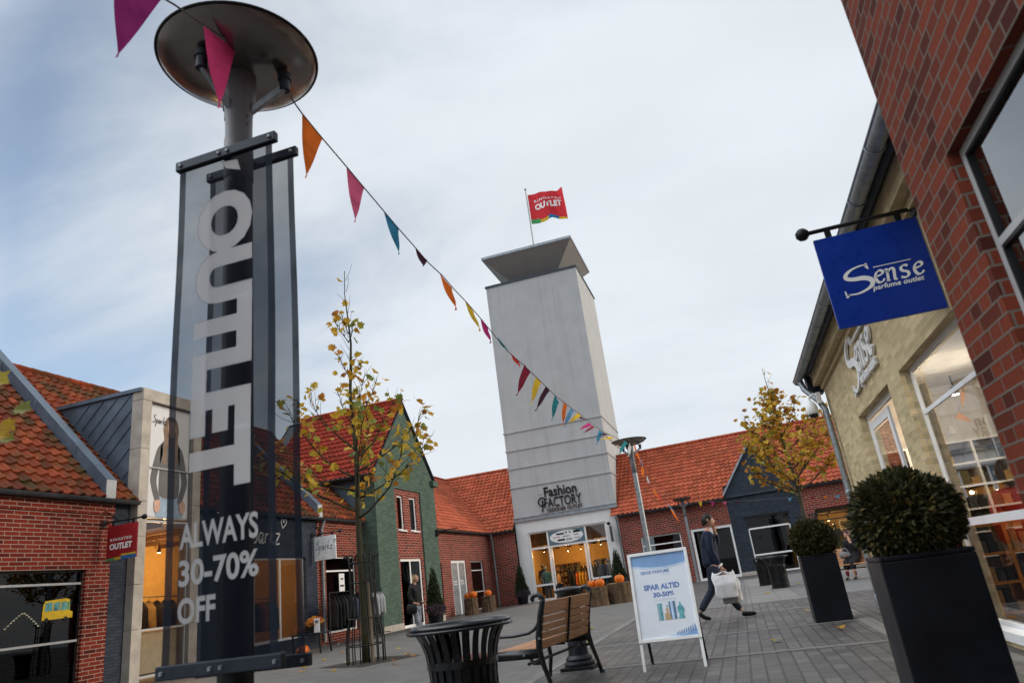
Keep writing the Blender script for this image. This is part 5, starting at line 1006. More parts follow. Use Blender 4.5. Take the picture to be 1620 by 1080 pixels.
def cypress(x, y, h, r, lab, plab, hz=.38):
    p = thing('flower_pot', plab, 'pot', (x, y, 0), 'dark pots at the shop doors'); m = MB(); m.lathe((x, y, 0), [(.26, 0), (.30, hz-.04), (.33, hz-.04), (.33, hz), (.29, hz), (.28, hz-.05), (0, hz-.05)], 20); m.build('pot', M['planter'], p, smooth=True, angle=40)
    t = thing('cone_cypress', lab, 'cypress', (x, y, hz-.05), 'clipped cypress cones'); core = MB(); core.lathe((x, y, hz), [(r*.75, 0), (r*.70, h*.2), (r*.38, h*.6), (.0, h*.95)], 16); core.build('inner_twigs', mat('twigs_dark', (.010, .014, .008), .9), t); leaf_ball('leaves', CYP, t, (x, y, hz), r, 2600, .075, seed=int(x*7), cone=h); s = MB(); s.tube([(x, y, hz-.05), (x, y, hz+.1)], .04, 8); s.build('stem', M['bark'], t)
    f = thing('heather_plant', lab.split(' cypress')[0].replace('cone shaped', 'purple heather round the')+' cypress', 'heather', (x, y, hz-.05), 'heather at the cypress feet')
    leaf_ball('leaves', HEA, f, (x+.05, y-.16, hz+.12), .34, 700, .07, .6, .5, seed=int(y*3))
    leaf_ball('flowers', leaf_mat('heather_flower', [(0, (.16, .09, .2)), (1, (.30, .2, .36))]), f, (x+.12, y-.2, hz+.14), .36, 200, .05, .6, .6, seed=int(y*5))
cypress(-11.75, 38.6, 1.75, .42, 'dark cone shaped cypress at the left jamb of the tower shop', 'dark pot under the cypress left of the tower shop')
cypress(-6.42, 39.2, 1.85, .48, 'dark cone shaped cypress at the right jamb of the tower shop', 'dark pot under the cypress right of the tower shop')
cypress(-11.95, 27.25, 1.75, .36, 'dark cone shaped cypress beside the green house door', 'dark pot under the cypress by the green house door')
def pumpkin(x, y, z, r, lab, group):
    t = thing('pumpkin', lab, 'pumpkin', (x, y, z), group); m = MB(); pr = [(.0, .02), (.4*r, .0), (.8*r, .14*r+.0), (r, .55*r), (1.0*r, .85*r), (.84*r, 1.25*r), (.5*r, 1.48*r), (.12*r, 1.42*r), (0, 1.40*r)]; m.lathe((x, y, z), pr, 40, lob=.10, lobn=10); m.build('flesh', mat('pumpkin_skin', (.58, .13, .012), .4, var=.25, scale=12), t, smooth=True)
    s = MB(); s.tube([(x, y, z+1.38*r), (x+.02, y, z+1.6*r), (x+.05, y-.01, z+1.78*r)], [.028, .02, .024], 8); s.build('stalk', mat('stalk', (.16, .15, .05), .7), t)
def stump(x, y, h, r, lab):
    t = thing('tree_stump', lab, 'stump', (x, y, 0), 'log stumps with pumpkins'); m = MB(); rr = random.Random(int(x*100)); n = 36; vs = []; fs = []
    zz = [0, .06, h*.35, h*.7, h]
    for z in zz:
        for k in range(n):
            a = 2*math.pi*k/n; q = r*(1+.06*math.sin(k*2.3+z)+.045*math.sin(k*5.1)+.02*rr.random())*(1.06 if z < .1 else 1); vs.append((x+q*math.cos(a), y+q*math.sin(a), z))
    for i in range(len(zz)-1):
        for k in range(n): fs.append((i*n+k, i*n+(k+1) % n, (i+1)*n+(k+1) % n, (i+1)*n+k))
    m.mesh(vs, fs); m.build('bark', mat('stump_bark', (.10, .065, .038), .9, var=.55, scale=8, bmp=.8, bscale=22), t)
    c = MB(); c.face([(x+r*.99*(1+.06*math.sin(k*2.3+h)+.045*math.sin(k*5.1))*math.cos(2*math.pi*k/n), y+r*.99*(1+.06*math.sin(k*2.3+h)+.045*math.sin(k*5.1))*math.sin(2*math.pi*k/n), h+.002) for k in range(n)]); c.build('cut_top', mat('cut_wood', (.40, .27, .14), .7, var=.3, scale=14), t)
stump(-4.95, 25.0, .62, .36, 'left log stump of the pair before the tower'); stump(-4.25, 25.5, .66, .40, 'right wider log stump of the pair before the tower')
pumpkin(-5.08, 25.0, .62, .155, 'orange pumpkin at the left on the left log stump', 'pumpkins on the log stumps'); pumpkin(-4.78, 24.9, .62, .165, 'orange pumpkin at the right on the left log stump', 'pumpkins on the log stumps'); pumpkin(-4.18, 25.45, .66, .17, 'single orange pumpkin on the right wider log stump', 'pumpkins on the log stumps')
stump(-12.35, 32.3, .72, .30, 'narrow log stump before the frosted door'); stump(-11.95, 33.6, .70, .32, 'log stump under the window right of the frosted door')
pumpkin(-12.5, 32.25, .72, .15, 'left orange pumpkin on the narrow stump', 'pumpkins at the corner wing'); pumpkin(-12.22, 32.3, .72, .19, 'bigger right orange pumpkin on the narrow stump', 'pumpkins at the corner wing'); pumpkin(-11.95, 33.6, .70, .18, 'single orange pumpkin on the stump right of the frosted door', 'pumpkins at the corner wing')
pumpkin(-3.6, 14.6, 0, .12, 'lone orange pumpkin seen past the bench armrest', 'loose pumpkins') if False else None
# ================================================================== TREES
LEAF = [(-.0, 0), (.22, .06), (.30, .26), (.52, .30), (.40, .52), (.58, .78), (.28, .78), (.0, 1.0), (-.28, .78), (-.58, .78), (-.40, .52), (-.52, .30), (-.30, .26), (-.22, .06)]
def add_leaf(mb, p, d, n, s, q):
    d = d.normalized(); w = d.cross(n); w = w.normalized() if w.length > 1e-4 else Vector((1, 0, 0)); n = w.cross(d)
    def V(x, y): return p+d*y*s+w*x*s+n*(abs(x)*.28-.18*y*y)*s
    for sg in (0, 1):
        pts = LEAF[:8] if sg == 0 else [LEAF[7]]+LEAF[8:]+[LEAF[0]]
        mb.face([V(*a) for a in pts], [(q, .5)]*len(pts))
AUT = [(0, (.26, .085, .02)), (.16, (.42, .17, .02)), (.38, (.55, .30, .025)), (.62, (.58, .40, .04)), (.82, (.34, .34, .05)), (1, (.14, .19, .04))]
def tree(name, lab, base, top, branches, leafn, leafs, seed, r0=.085, hue=(0, 1), bark='bark_green', topl=20, spread=.30, fork=3):
    rr = random.Random(seed); base = Vector(base); top = Vector(top); t = thing(name, lab, 'tree', tuple(base), 'young plane trees in the square'); m = MB(); N = 14
    tr = [base.lerp(top, i/N)+Vector((.03*math.sin(i*1.3), .03*math.cos(i*1.7), 0))*min(1, i/3) for i in range(N+1)]; m.tube(tr, [max(.008, r0*(1-i/N)**.8) for i in range(N+1)], 10)
    at = lambda z: base.lerp(top, (z-base.z)/(top.z-base.z)); tips = []
    for (z, az, ln, rise, dens) in branches:
        a = at(z); dr = Vector((math.cos(az), math.sin(az), rise)).normalized(); pts = [a]; p = a.copy(); d = dr.copy(); n = 6
        for i in range(n):
            d = (d+Vector((rr.uniform(-.18, .18), rr.uniform(-.18, .18), rr.uniform(-.02, .20)))).normalized(); p = p+d*ln/n; pts.append(p.copy())
        rb = r0*.34*(ln/1.8)**.5; m.tube(pts, [max(.005, rb*(1-i/(n+.6))) for i in range(n+1)], 7)
        for i in range(2, n+1):
            for _ in range(fork if i < n else fork+1):
                q = pts[i]; dd = (d+Vector((rr.uniform(-1, 1), rr.uniform(-1, 1), rr.uniform(-.4, .9)))).normalized(); L = ln*rr.uniform(.14, .32); e1 = q+dd*L*.5+Vector((0, 0, .02)); e = e1+(dd+Vector((rr.uniform(-.4, .4), rr.uniform(-.4, .4), rr.uniform(-.2, .4))))*L*.5; m.tube([q, e1, e], [.007, .005, .003], 5); tips.append((q, e1, e, dens))
    for k in range(8):
        z = top.z-(.25+k*.28); a = at(z); dd = Vector((rr.uniform(-1, 1), rr.uniform(-1, 1), .9)).normalized(); L = rr.uniform(.25, .55); e = a+dd*L; m.tube([a, a+dd*L*.5+Vector((.02, 0, 0)), e], [.006, .004, .003], 5); tips.append((a, a+dd*L*.5, e, .5))
    m.build('trunk', M[bark], t, smooth=True)
    c = MB(); W_ = [x[3] for x in tips]
    for _ in range(leafn):
        q, e1, e, dn = rr.choices(tips, W_)[0]; s = rr.random(); p = (q.lerp(e1, s*2) if s < .5 else e1.lerp(e, s*2-1)) if rr.random() < .7 else e.copy(); p = p+Vector((rr.gauss(0, spread*.25), rr.gauss(0, spread*.25), rr.gauss(0, spread*.22)))
        d = Vector((rr.gauss(0, .8), rr.gauss(0, .8), rr.gauss(-.35, .6))); nn = Vector((rr.gauss(0, .6), rr.gauss(0, .6), 1)).normalized(); hq = min(1, max(0, rr.uniform(hue[0], hue[1]) if rr.random() < .6 else rr.gauss((hue[0]+hue[1])/2, .15))); add_leaf(c, p, d, nn, leafs*rr.uniform(.65, 1.25), hq)
    c.build('crown', AUTM, t)
AUTM = leaf_mat('autumn_leaves', AUT, .4)
def ring(zs, n0, ln, rise, dens, seed):
    rr = random.Random(seed); out = []
    for i, z in enumerate(zs):
        for k in range(n0): out.append((z+rr.uniform(-.12, .12), k*2*math.pi/n0+i*1.1+rr.uniform(-.4, .4), ln[i]*rr.uniform(.8, 1.15), rise[i]*rr.uniform(.75, 1.2), dens[i]))
    return out
tree('plane_tree', 'thin young tree with sparse yellow leaves inside an iron guard', (-7.14, 12.86, 0), (-7.2, 12.9, 8.25), ring([2.75, 3.15, 3.5, 4.0, 4.7, 5.6, 6.6], 3, [2.0, 2.0, 1.8, 1.5, .8, .55, .45], [.22, .35, .55, .8, 1.1, 1.3, 1.5], [1.2, 1.3, 1.1, .9, .35, .25, .25], 4), 500, .15, 21, r0=.078, hue=(.0, 1.05), spread=.42)
tree('plane_tree', 'bushy young tree with dense golden leaves before the grey gable', (2.23, 24.38, 0), (2.05, 24.4, 6.9), ring([2.7, 3.1, 3.5, 4.0, 4.6, 5.3], 4, [2.0, 1.9, 1.8, 1.4, 1.0, .7], [.30, .42, .6, .85, 1.1, 1.3], [1.3, 1.3, 1.1, 1.0, .7, .5], 9), 1350, .155, 35, r0=.09, hue=(-.05, .9), fork=4, bark='bark', spread=.42)
def offframe_tree():
    base = Vector((-5.6, 2.6, 0)); t = thing('plane_tree', 'tree at the left border showing only a drooping twig with green leaves', 'tree', tuple(base), 'young plane trees in the square'); m = MB(); m.tube([base, base+Vector((.02, 0, 1.4)), base+Vector((0, .03, 3.6))], [.07, .06, .03], 10)
    tw = [base+Vector((0, 0, 2.35)), on_z(-120, 560, 2.72)*0+Vector((-4.75, 2.85, 2.75)), Vector((-4.40, 3.02, 2.72)), Vector((-4.25, 3.12, 2.60)), Vector((-4.2, 3.22, 2.50))]; m.tube(tw, [.022, .014, .008, .005, .003], 6); m.build('trunk', M['bark_green'], t, smooth=True); c = MB(); rr = random.Random(2)
    for (px, py, dist, q, s) in ((22, 648, 5.5, .93, .11), (2, 668, 5.4, .5, .10), (0, 694, 5.5, .92, .09), (-22, 600, 5.3, .7, .14), (-14, 685, 5.45, .5, .12), (-60, 620, 5.3, .8, .15)):
        d = sight(px, py).normalized(); p = CAM_P+d*dist; add_leaf(c, p, Vector((.8, .2, -.25+rr.uniform(-.3, .3))), Vector((rr.uniform(-.5, .5), -.8, .5)), s, q)
    c.build('crown', AUTM, t)
offframe_tree()
def tree_guard(x, y, lab):
    t = thing('tree_guard', lab, 'tree guard', (x, y, 0), 'iron tree guards'); m = MB(); n = 14
    for k in range(n):
        a = 2*math.pi*k/n; c, s = math.cos(a), math.sin(a); pts = [(x+c*r, y+s*r, z) for r, z in ((.36, 0), (.36, .42), (.33, .62), (.27, .85), (.245, 1.1), (.245, 1.75), (.26, 1.9), (.30, 1.98), (.335, 1.97), (.34, 1.92))]; m.tube(pts, .012, 6)
    m.build('bars', M['black'], t, smooth=True)
    for z, r in ((.32, .36), (.80, .285), (1.45, .247), (1.82, .25)):
        h = MB(); h.tube([(x+r*math.cos(k*.2618), y+r*math.sin(k*.2618), z) for k in range(25)], .012, 6); h.build('hoop', M['black'], t)
    for dx, dy, nm in ((.13, .02, 'right'), (-.10, .09, 'left')):
        st = thing('tree_stake', lab.replace('tapered iron guard', nm+' wooden stake in the iron guard'), 'stake', (x+dx, y+dy, 0), 'tree stakes'); q = MB(); q.tube([(x+dx, y+dy, 0), (x+dx*.9, y+dy, 1.45)], .035, 10); q.build('post', wood_mat('stake_wood', (.10, .075, .05), (.17, .13, .085), (14, 14, 1)), st)
tree_guard(-7.14, 12.86, 'tapered iron guard round the thin sparse tree'); tree_guard(2.23, 24.38, 'tapered iron guard round the bushy golden tree')
G_ = MB(); G_.prism([(-8.1, 12.78, .0), (-6.8, 12.05, 0), (-6.2, 13.25, 0), (-7.5, 13.95, 0)], (0, 0, .012)); structure(G_.build('tree_pit', mat('mulch', (.045, .038, .032), .95, var=.5, scale=30, bmp=.6)))
# ================================================================== BENCHES
def bench(lab):
    """local: x along the seat, y forward, z up"""
    t = thing('park_bench', lab, 'bench', (0, 0, 0), 'slatted wooden benches'); L = 1.46; W1 = wood_mat('bench_wood', (.27, .11, .04), (.54, .27, .11), (1.2, 22, 22), .42)
    for k, x in enumerate((.02, L-.02)):
        m = MB(); w = .05
        def rib(pts, rad):
            for (a, b), h in zip(zip(pts, pts[1:]), rad): m.bar((x, a[0], a[1]), (x, b[0], b[1]), w, h, up=(1, 0, 0)) if False else m.prism([(x-w/2, a[0]-h/2*nrm(a, b)[0], a[1]-h/2*nrm(a, b)[1]), (x-w/2, a[0]+h/2*nrm(a, b)[0], a[1]+h/2*nrm(a, b)[1]), (x-w/2, b[0]+h/2*nrm(a, b)[0], b[1]+h/2*nrm(a, b)[1]), (x-w/2, b[0]-h/2*nrm(a, b)[0], b[1]-h/2*nrm(a, b)[1])], (w, 0, 0))
        def nrm(a, b):
            d = Vector((b[0]-a[0], b[1]-a[1])).normalized(); return (-d.y, d.x)
        m.tube([(x, -.13, 0), (x, -.105, .12), (x, -.06, .27), (x, -.03, .40), (x, -.045, .55), (x, -.085, .72), (x, -.125, .84), (x, -.135, .87)], [.024, .022, .026, .036, .034, .031, .028, .026], 8)
        m.tube([(x, -.13, .85), (x, -.125, .885), (x, -.09, .915), (x, -.045, .91), (x, -.02, .88), (x, -.03, .855)], [.026, .026, .025, .024, .022, .016], 8)
        m.tube([(x, -.03, .385), (x, .2, .385), (x, .44, .40), (x, .47, .37), (x, .46, .2), (x, .50, 0)], [.034, .032, .03, .028, .024, .022], 8)
        m.tube([(x, -.055, .66), (x, .0, .60), (x, .06, .575), (x, .22, .56), (x, .40, .565), (x, .47, .54), (x, .46, .40)], [.018, .017, .016, .016, .016, .016, .016], 8)
        m.box(x-.02, x+.02, -.03, .47, .345, .432); m.tube([(x, .10, .39), (x, .04, .30), (x, -.03, .30)], .016, 6)
        m.tube([(x, -.13, .012), (x, -.16, .006)], .024, 8); m.build('side_frame', M['black_gloss'], t, smooth=True)
        b = MB()
        for (yy, zz) in ((-.06, .52), (.12, .385)): b.lathe((x-.037 if k == 0 else x+.037, yy, zz-.012), [(0, 0), (.012, .004), (.012, .02), (0, .024)], 8)
        b.build('bolt', M['galv'], t)
    lean = lambda z: -.022-.105*max(0, (z-.42))/.45
    s = MB()
    for (za, zb) in ((.716, .845), (.646, .706), (.576, .636), (.506, .566), (.420, .496)):
        s = MB(); ya, yb = lean(za), lean(zb); s.prism([(.05, ya+.012, za), (.05, ya-.022, za), (.05, yb-.022, zb), (.05, yb+.012, zb)], (L-.10, 0, 0)); s.build('back_slat', W1, t, bevel=.006)
    for k in range(5):
        s = MB(); s.box(.05, L-.05, .0+.092*k, .078+.092*k, .405+.0*k, .435); s.build('seat_slat', W1, t, bevel=.006)
    c = MB(); c.prism([(L/2-.012, lean(.40)-.024, .40), (L/2-.012, lean(.40)-.040, .40), (L/2-.012, lean(.84)-.040, .84), (L/2-.012, lean(.84)-.024, .84)], (.024, 0, 0)); c.box(L/2-.012, L/2+.012, -.02, .46, .385, .404); c.build('middle_brace', M['black'], t)
    r = MB(); r.tube([(.02, .1, .30), (L-.02, .1, .30)], .014, 8); r.build('stretcher', M['black'], t)
    return t
B0 = bench('brown slatted bench seen from behind with black side frames'); B0.location = (-2.06, 6.98, 0); B0.rotation_euler = (0, 0, math.atan2(1.43, .19))
B1 = copy_tree(B0); B1['label'] = 'farther bench under the seated woman beside the downpipe'; B1.location = (3.75, 21.9, 0); B1.rotation_euler = (0, 0, R_(158))
# ================================================================== LITTER BINS
def bin_(lab):
    t = thing('litter_bin', lab, 'litter bin', (0, 0, 0), 'black slatted litter bins'); n = 24
    prof = [(.345, .835), (.315, .80), (.285, .745), (.262, .68), (.248, .60), (.240, .50), (.238, .30), (.238, .06)]
    m = MB()
    for k in range(n):
        a = 2*math.pi*(k+.5)/n; c, s = math.cos(a), math.sin(a); tx, ty = -s, c; vs = []; w = .021
        for r, z in prof:
            for dr in (0, -.008):
                for sg in (-1, 1): vs.append(((r+dr)*c+tx*w*sg, (r+dr)*s+ty*w*sg, z))
        fs = []
        for i in range(len(prof)-1):
            o, p = i*4, i*4+4; fs += [(o, o+1, p+1, p), (o+2, p+2, p+3, o+3), (o, p, p+2, o+2), (o+1, o+3, p+3, p+1)]
        m.mesh(vs, fs)
    m.build('slats', M['black_gloss'], t)
    r = MB(); r.lathe((0, 0, 0), [(.335, .832), (.372, .842), (.378, .855), (.365, .868), (.335, .862), (.325, .845), (.335, .832)], 48); r.lathe((0, 0, 0), [(.372, .845), (.385, .83), (.382, .815), (.376, .83)], 48); r.build('rim', M['black_gloss'], t, smooth=True, angle=50)
    for z, q in ((.575, .252), (.10, .248)): h = MB(); h.lathe((0, 0, 0), [(q-.012, z), (q+.003, z), (q+.003, z+.045), (q-.012, z+.045)], 40); h.build('hoop', M['black_gloss'], t, smooth=True, angle=40)
    l = MB(); l.lathe((0, 0, 0), [(0, .05), (.215, .05), (.222, .57), (.205, .575), (.2, .3), (0, .3)], 32); l.build('liner', M['black'], t, smooth=True, angle=40)
    b = MB(); b.tube([(.25, 0, .60), (.275, .0, .60), (.29, .01, .585), (.282, .02, .57)], .012, 8); b.build('hook', M['galv'], t); f = MB(); f.lathe((0, 0, 0), [(.24, 0), (.25, .0), (.25, .06), (.24, .06)], 32); f.build('foot', M['black'], t)
    return t
LB = bin_('near black slatted litter bin with flared rim in front of the bench'); LB.location = (-1.99, 4.93, 0); LB.scale = (.98, .98, .965); LB.rotation_euler = (0, 0, R_(65))
c1 = copy_tree(LB); c1.location = (.90, 22.5, 0); c1['label'] = 'nearer of two far litter bins before the grey gable'; c1.scale = (1.02, 1.02, 1.02)
c2 = copy_tree(LB); c2.location = (.62, 25.3, 0); c2['label'] = 'rearmost litter bin half hidden behind another far bin'; c2.scale = (1.02, 1.02, 1.02)
# ================================================================== BLACK BOLLARD
def bollard():
    x, y = -2.09, 8.86; t = thing('ash_bollard', 'black cast bollard with bowl shaped top behind the bench', 'bollard', (x, y, 0)); m = MB(); m.box(x-.20, x+.20, y-.20, y+.20, 0, .045); m.build('base_plate', M['black'], t, bevel=.006)
    p = MB(); p.lathe((x, y, 0), [(.18, .045), (.185, .07), (.175, .09), (.155, .10), (.16, .12), (.145, .145), (.125, .16), (.12, .18), (.098, .68), (.092, .70)], 28); p.build('column', mat('bollard_iron', (.016, .018, .024), .42, var=.3), t, smooth=True, angle=35)
    b = MB(); b.lathe((x, y, 0), [(.09, .70), (.10, .72), (.135, .80), (.16, .86), (.185, .875), (.19, .90), (.17, .915), (.06, .93), (0, .932)], 28); b.build('bowl_top', M['black_gloss'], t, smooth=True, angle=35)
bollard()
# ================================================================== POSTER STAND
def poster_stand():
    x0, x1 = -1.235, -.565; t = thing('poster_stand', 'white framed poster stand on the paving reading SPAR ALTID', 'poster stand', ((x0+x1)/2, 8.35, 0)); yb, yt, zt = 8.06, 8.335, 1.19
    y_at = lambda z: yb+(yt-yb)*z/zt
    n = Vector((0, -zt, (yt-yb))).normalized()
    def P(u, z, d): return Vector((x0+u, y_at(z), z))+n*d
    def pb(mb, u0, u1, z0, z1, d0, d1, mi=0):
        v = [P(u, z, d) for d in (d0, d1) for z in (z0, z1) for u in (u0, u1)]; mb.mesh(v, [(0, 2, 3, 1), (4, 5, 7, 6), (0, 1, 5, 4), (2, 6, 7, 3), (0, 4, 6, 2), (1, 3, 7, 5)], mi)
    Wd = x1-x0; fr = MB(); e = .034
    pb(fr, 0, e, .27, zt, 0, .022); pb(fr, Wd-e, Wd, .27, zt, 0, .022); pb(fr, e, Wd-e, .27, .27+e, 0, .022); pb(fr, e, Wd-e, zt-e, zt, 0, .022); fr.build('frame', M['white_frame'], t, bevel=.004)
    lg = MB()
    for u in (.004, Wd-.034): l = MB(); pb(l, u, u+.03, .0, .269, -.012, .010); l.build('front_leg', M['white_frame'], t)
    for u in (.02, Wd-.05):
        l = MB(); l.bar((x0+u+.015, 8.645, 0), (x0+u+.015, yt+.02, zt-.02), .03, .022, up=(0, 1, 0)); l.build('rear_leg', M['dark_metal'], t)
    bk = MB(); pb(bk, .01, Wd-.01, .28, zt-.01, -.012, -.001); bk.build('backing', M['dark_metal'], t)
    v = [(x0+.02, 8.59, .28), (x1-.02, 8.59, .28), (x1-.02, yt+.04, zt-.03), (x0+.02, yt+.04, zt-.03)]; rp = MB(); rp.prism(v, (0, .012, .004)); rp.build('rear_panel', M['grey_frame'], t)
    a = MB(); H_ = zt-.27-2*e; w = Wd-2*e
    def f(dd): return lambda x, y, d: P(e+x*w, .27+e+y*H_, .004+.0015*dd+.0006*d)
    def rect(x0_, x1_, y0_, y1_, mi, dd=1): flat_poly(a, [(x0_, y0_), (x1_, y0_), (x1_, y1_), (x0_, y1_)], f(dd), mi=mi)
    rect(0, 1, 0, 1, 0, 0)
    arc = lambda k: [(1-i/14, .895+k-.055*(1-(i/14-.45)**2*3)) for i in range(15)]
    flat_poly(a, [(0, 1), (1, 1)]+arc(0), f(1), mi=1); flat_poly(a, arc(.0)[::-1]+[(x, y-.022) for x, y in arc(0)], f(1), mi=2)
    flat_poly(a, [(.45, 0), (1, 0), (1, .10), (.8, .055), (.6, .025)], f(1), mi=2); flat_poly(a, [(.62, 0), (1, 0), (1, .07), (.85, .035)], f(2), mi=1)
    for k in range(9): rect(.64+.04*k, .655+.04*k, .02+.004*k, .05+.009*k, 3, 3)
    put_text(a, 'SENSE PARFUME', f(1), .15, .68, .765, .805, bold=.025, mi=3, depth=0); put_text(a, 'OUTLET', f(1), .54, .69, .737, .755, bold=0, mi=4, depth=0)
    put_text(a, 'SPAR ALTID', f(1), .17, .82, .565, .635, bold=.045, mi=3, depth=0); put_text(a, '30-50%', f(1), .32, .70, .475, .535, bold=.045, mi=3, depth=0); put_text(a, 'P\u00c5 ALLE PARFUMER', f(1), .34, .72, .43, .455, bold=0, mi=4, depth=0)
    rect(.36, .45, .20, .40, 5); rect(.37, .40, .20, .40, 6, 2); rect(.57, .69, .20, .41, 7); rect(.60, .64, .2, .41, 2, 2); rect(.52, .555, .34, .375, 6, 1)
    flat_poly(a, [(.47, .20), (.585, .20), (.575, .27), (.55, .29), (.56, .32), (.53, .35), (.50, .32), (.515, .29), (.475, .27)], f(2), mi=8); flat_poly(a, [(.71, .20), (.83, .20), (.81, .25), (.84, .29), (.82, .34), (.79, .36), (.785, .39), (.755, .39), (.75, .36), (.72, .34), (.71, .29), (.735, .25)], f(2), mi=5)
    a.build('poster', [mat('poster_paper', (.74, .78, .84), .35, var=.03), mat('poster_blue', (.22, .37, .62), .35, var=.1), mat('poster_sky', (.48, .62, .80), .35), mat('poster_ink', (.12, .21, .46), .35), mat('poster_pale_ink', (.50, .55, .64), .35), mat('bottle_teal', (.13, .38, .42), .3, var=.35, scale=20), mat('bottle_pale', (.30, .45, .48), .3), mat('bottle_slate', (.12, .20, .30), .3, var=.4, scale=18), mat('bottle_sand', (.50, .36, .22), .3, var=.2)], t)
poster_stand()
# ================================================================== PEOPLE
def skin_geo(chains, sub=2):
    """chains: lists of (x, y, z, radius); equal points are joined; grown with a Skin modifier into one smooth surface"""
    vs = []; rad = []; idx = {}; ed = []
    for ch in chains:
        prev = None
        for p in ch:
            key = (round(p[0], 3), round(p[1], 3), round(p[2], 3))
            if key not in idx: idx[key] = len(vs); vs.append(p[:3]); rad.append(p[3])
            i = idx[key]
            if prev is not None and prev != i: ed.append((prev, i))
            prev = i
    me = bpy.data.meshes.new('limbs'); me.from_pydata(vs, ed, []); o = bpy.data.objects.new('limbs', me); COL.objects.link(o)
    o.modifiers.new('s', 'SKIN'); s2 = o.modifiers.new('b', 'SUBSURF'); s2.levels = sub; s2.render_levels = sub
    sv = me.skin_vertices[0].data
    for i, r in enumerate(rad): sv[i].radius = (r, r); sv[i].use_root = (i == 0)
    bpy.context.view_layer.update(); ev = bpy.data.meshes.new_from_object(o.evaluated_get(bpy.context.evaluated_depsgraph_get()))
    out = ([v.co.copy() for v in ev.vertices], [tuple(p.vertices) for p in ev.polygons]); bpy.data.objects.remove(o); bpy.data.meshes.remove(me); bpy.data.meshes.remove(ev); return out
def head_geo(c, s=1.0, yaw=0.0, pitch=0.0):
    """a head facing +x: skull, brow, nose, lips, chin; returns verts, faces, map"""
    vs = []; fs = []; nu, nv = 28, 22; rot = Matrix.Rotation(yaw, 3, 'Z') @ Matrix.Rotation(-pitch, 3, 'Y')
    for j in range(nv+1):
        th = math.pi*j/nv
        for i in range(nu):
            ph = 2*math.pi*i/nu; x, y, z = math.sin(th)*math.cos(ph), math.sin(th)*math.sin(ph), math.cos(th); fx = max(0, x)
            X, Y, Z = x*.098, y*.076, z*.118
            if z < 0: Y *= 1-.28*(-z)**1.2; X *= 1-.10*(-z); X += .018*fx*(-z)
            if x < 0 and z > -.5: X *= 1.10
            f = math.exp(-(y/.16)**2)*fx
            X += .026*f*math.exp(-((z+.16)/.16)**2) + .010*f*math.exp(-((z+.10)/.28)**2)+.008*f*math.exp(-((z+.46)/.09)**2)+.010*f*math.exp(-((z+.82)/.14)**2)
            X -= .010*fx*math.exp(-((abs(y)-.36)/.14)**2)*math.exp(-((z-.06)/.12)**2); X += .005*fx*math.exp(-((z-.24)/.1)**2)
            vs.append(Vector((X, Y, Z)))
    for j in range(nv):
        for i in range(nu): fs.append((j*nu+i, j*nu+(i+1) % nu, (j+1)*nu+(i+1) % nu, (j+1)*nu+i))
    mp = lambda v: Vector(c)+rot @ (Vector(v)*s)
    return [mp(v) for v in vs], fs, mp
SKIN = mat('skin', (.48, .27, .19), .5, var=.08); EYE_W = mat('eye', (.30, .28, .26), .3)
def hand_chains(w, d, side, s=1.0, curl=.6, th=None):
    """palm and five fingers from wrist w along unit d; side is across the palm, curl bends toward d x side"""
    w = Vector(w); d = Vector(d).normalized(); sd = (Vector(side)-d*Vector(side).dot(d)).normalized(); nn = d.cross(sd); P = lambda p, r: (p.x, p.y, p.z, r); out = []
    pc = w+d*.05*s; out.append([P(w, .024*s), P(pc, .028*s), P(w+d*.085*s, .026*s)])
    for k, ln in enumerate((.068, .078, .072, .056)):
        b = w+d*.088*s+sd*(.027-.018*k)*s; a1 = b+(d*math.cos(curl*.5)+nn*math.sin(curl*.5))*ln*.4*s; a2 = a1+(d*math.cos(curl*1.3)+nn*math.sin(curl*1.3))*ln*.35*s; a3 = a2+(d*math.cos(curl*2)+nn*math.sin(curl*2))*ln*.25*s
        out.append([P(pc, .028*s), P(b, .0105*s), P(a1, .009*s), P(a2, .008*s), P(a3, .0065*s)])
    tb = w+d*.03*s+sd*.03*s; out.append([P(pc, .028*s), P(tb, .013*s), P(tb+(d*.7+sd*.6+nn*.3)*.035*s, .0105*s), P(tb+(d*.9+sd*.45+nn*.5)*.062*s, .008*s)])
    return out
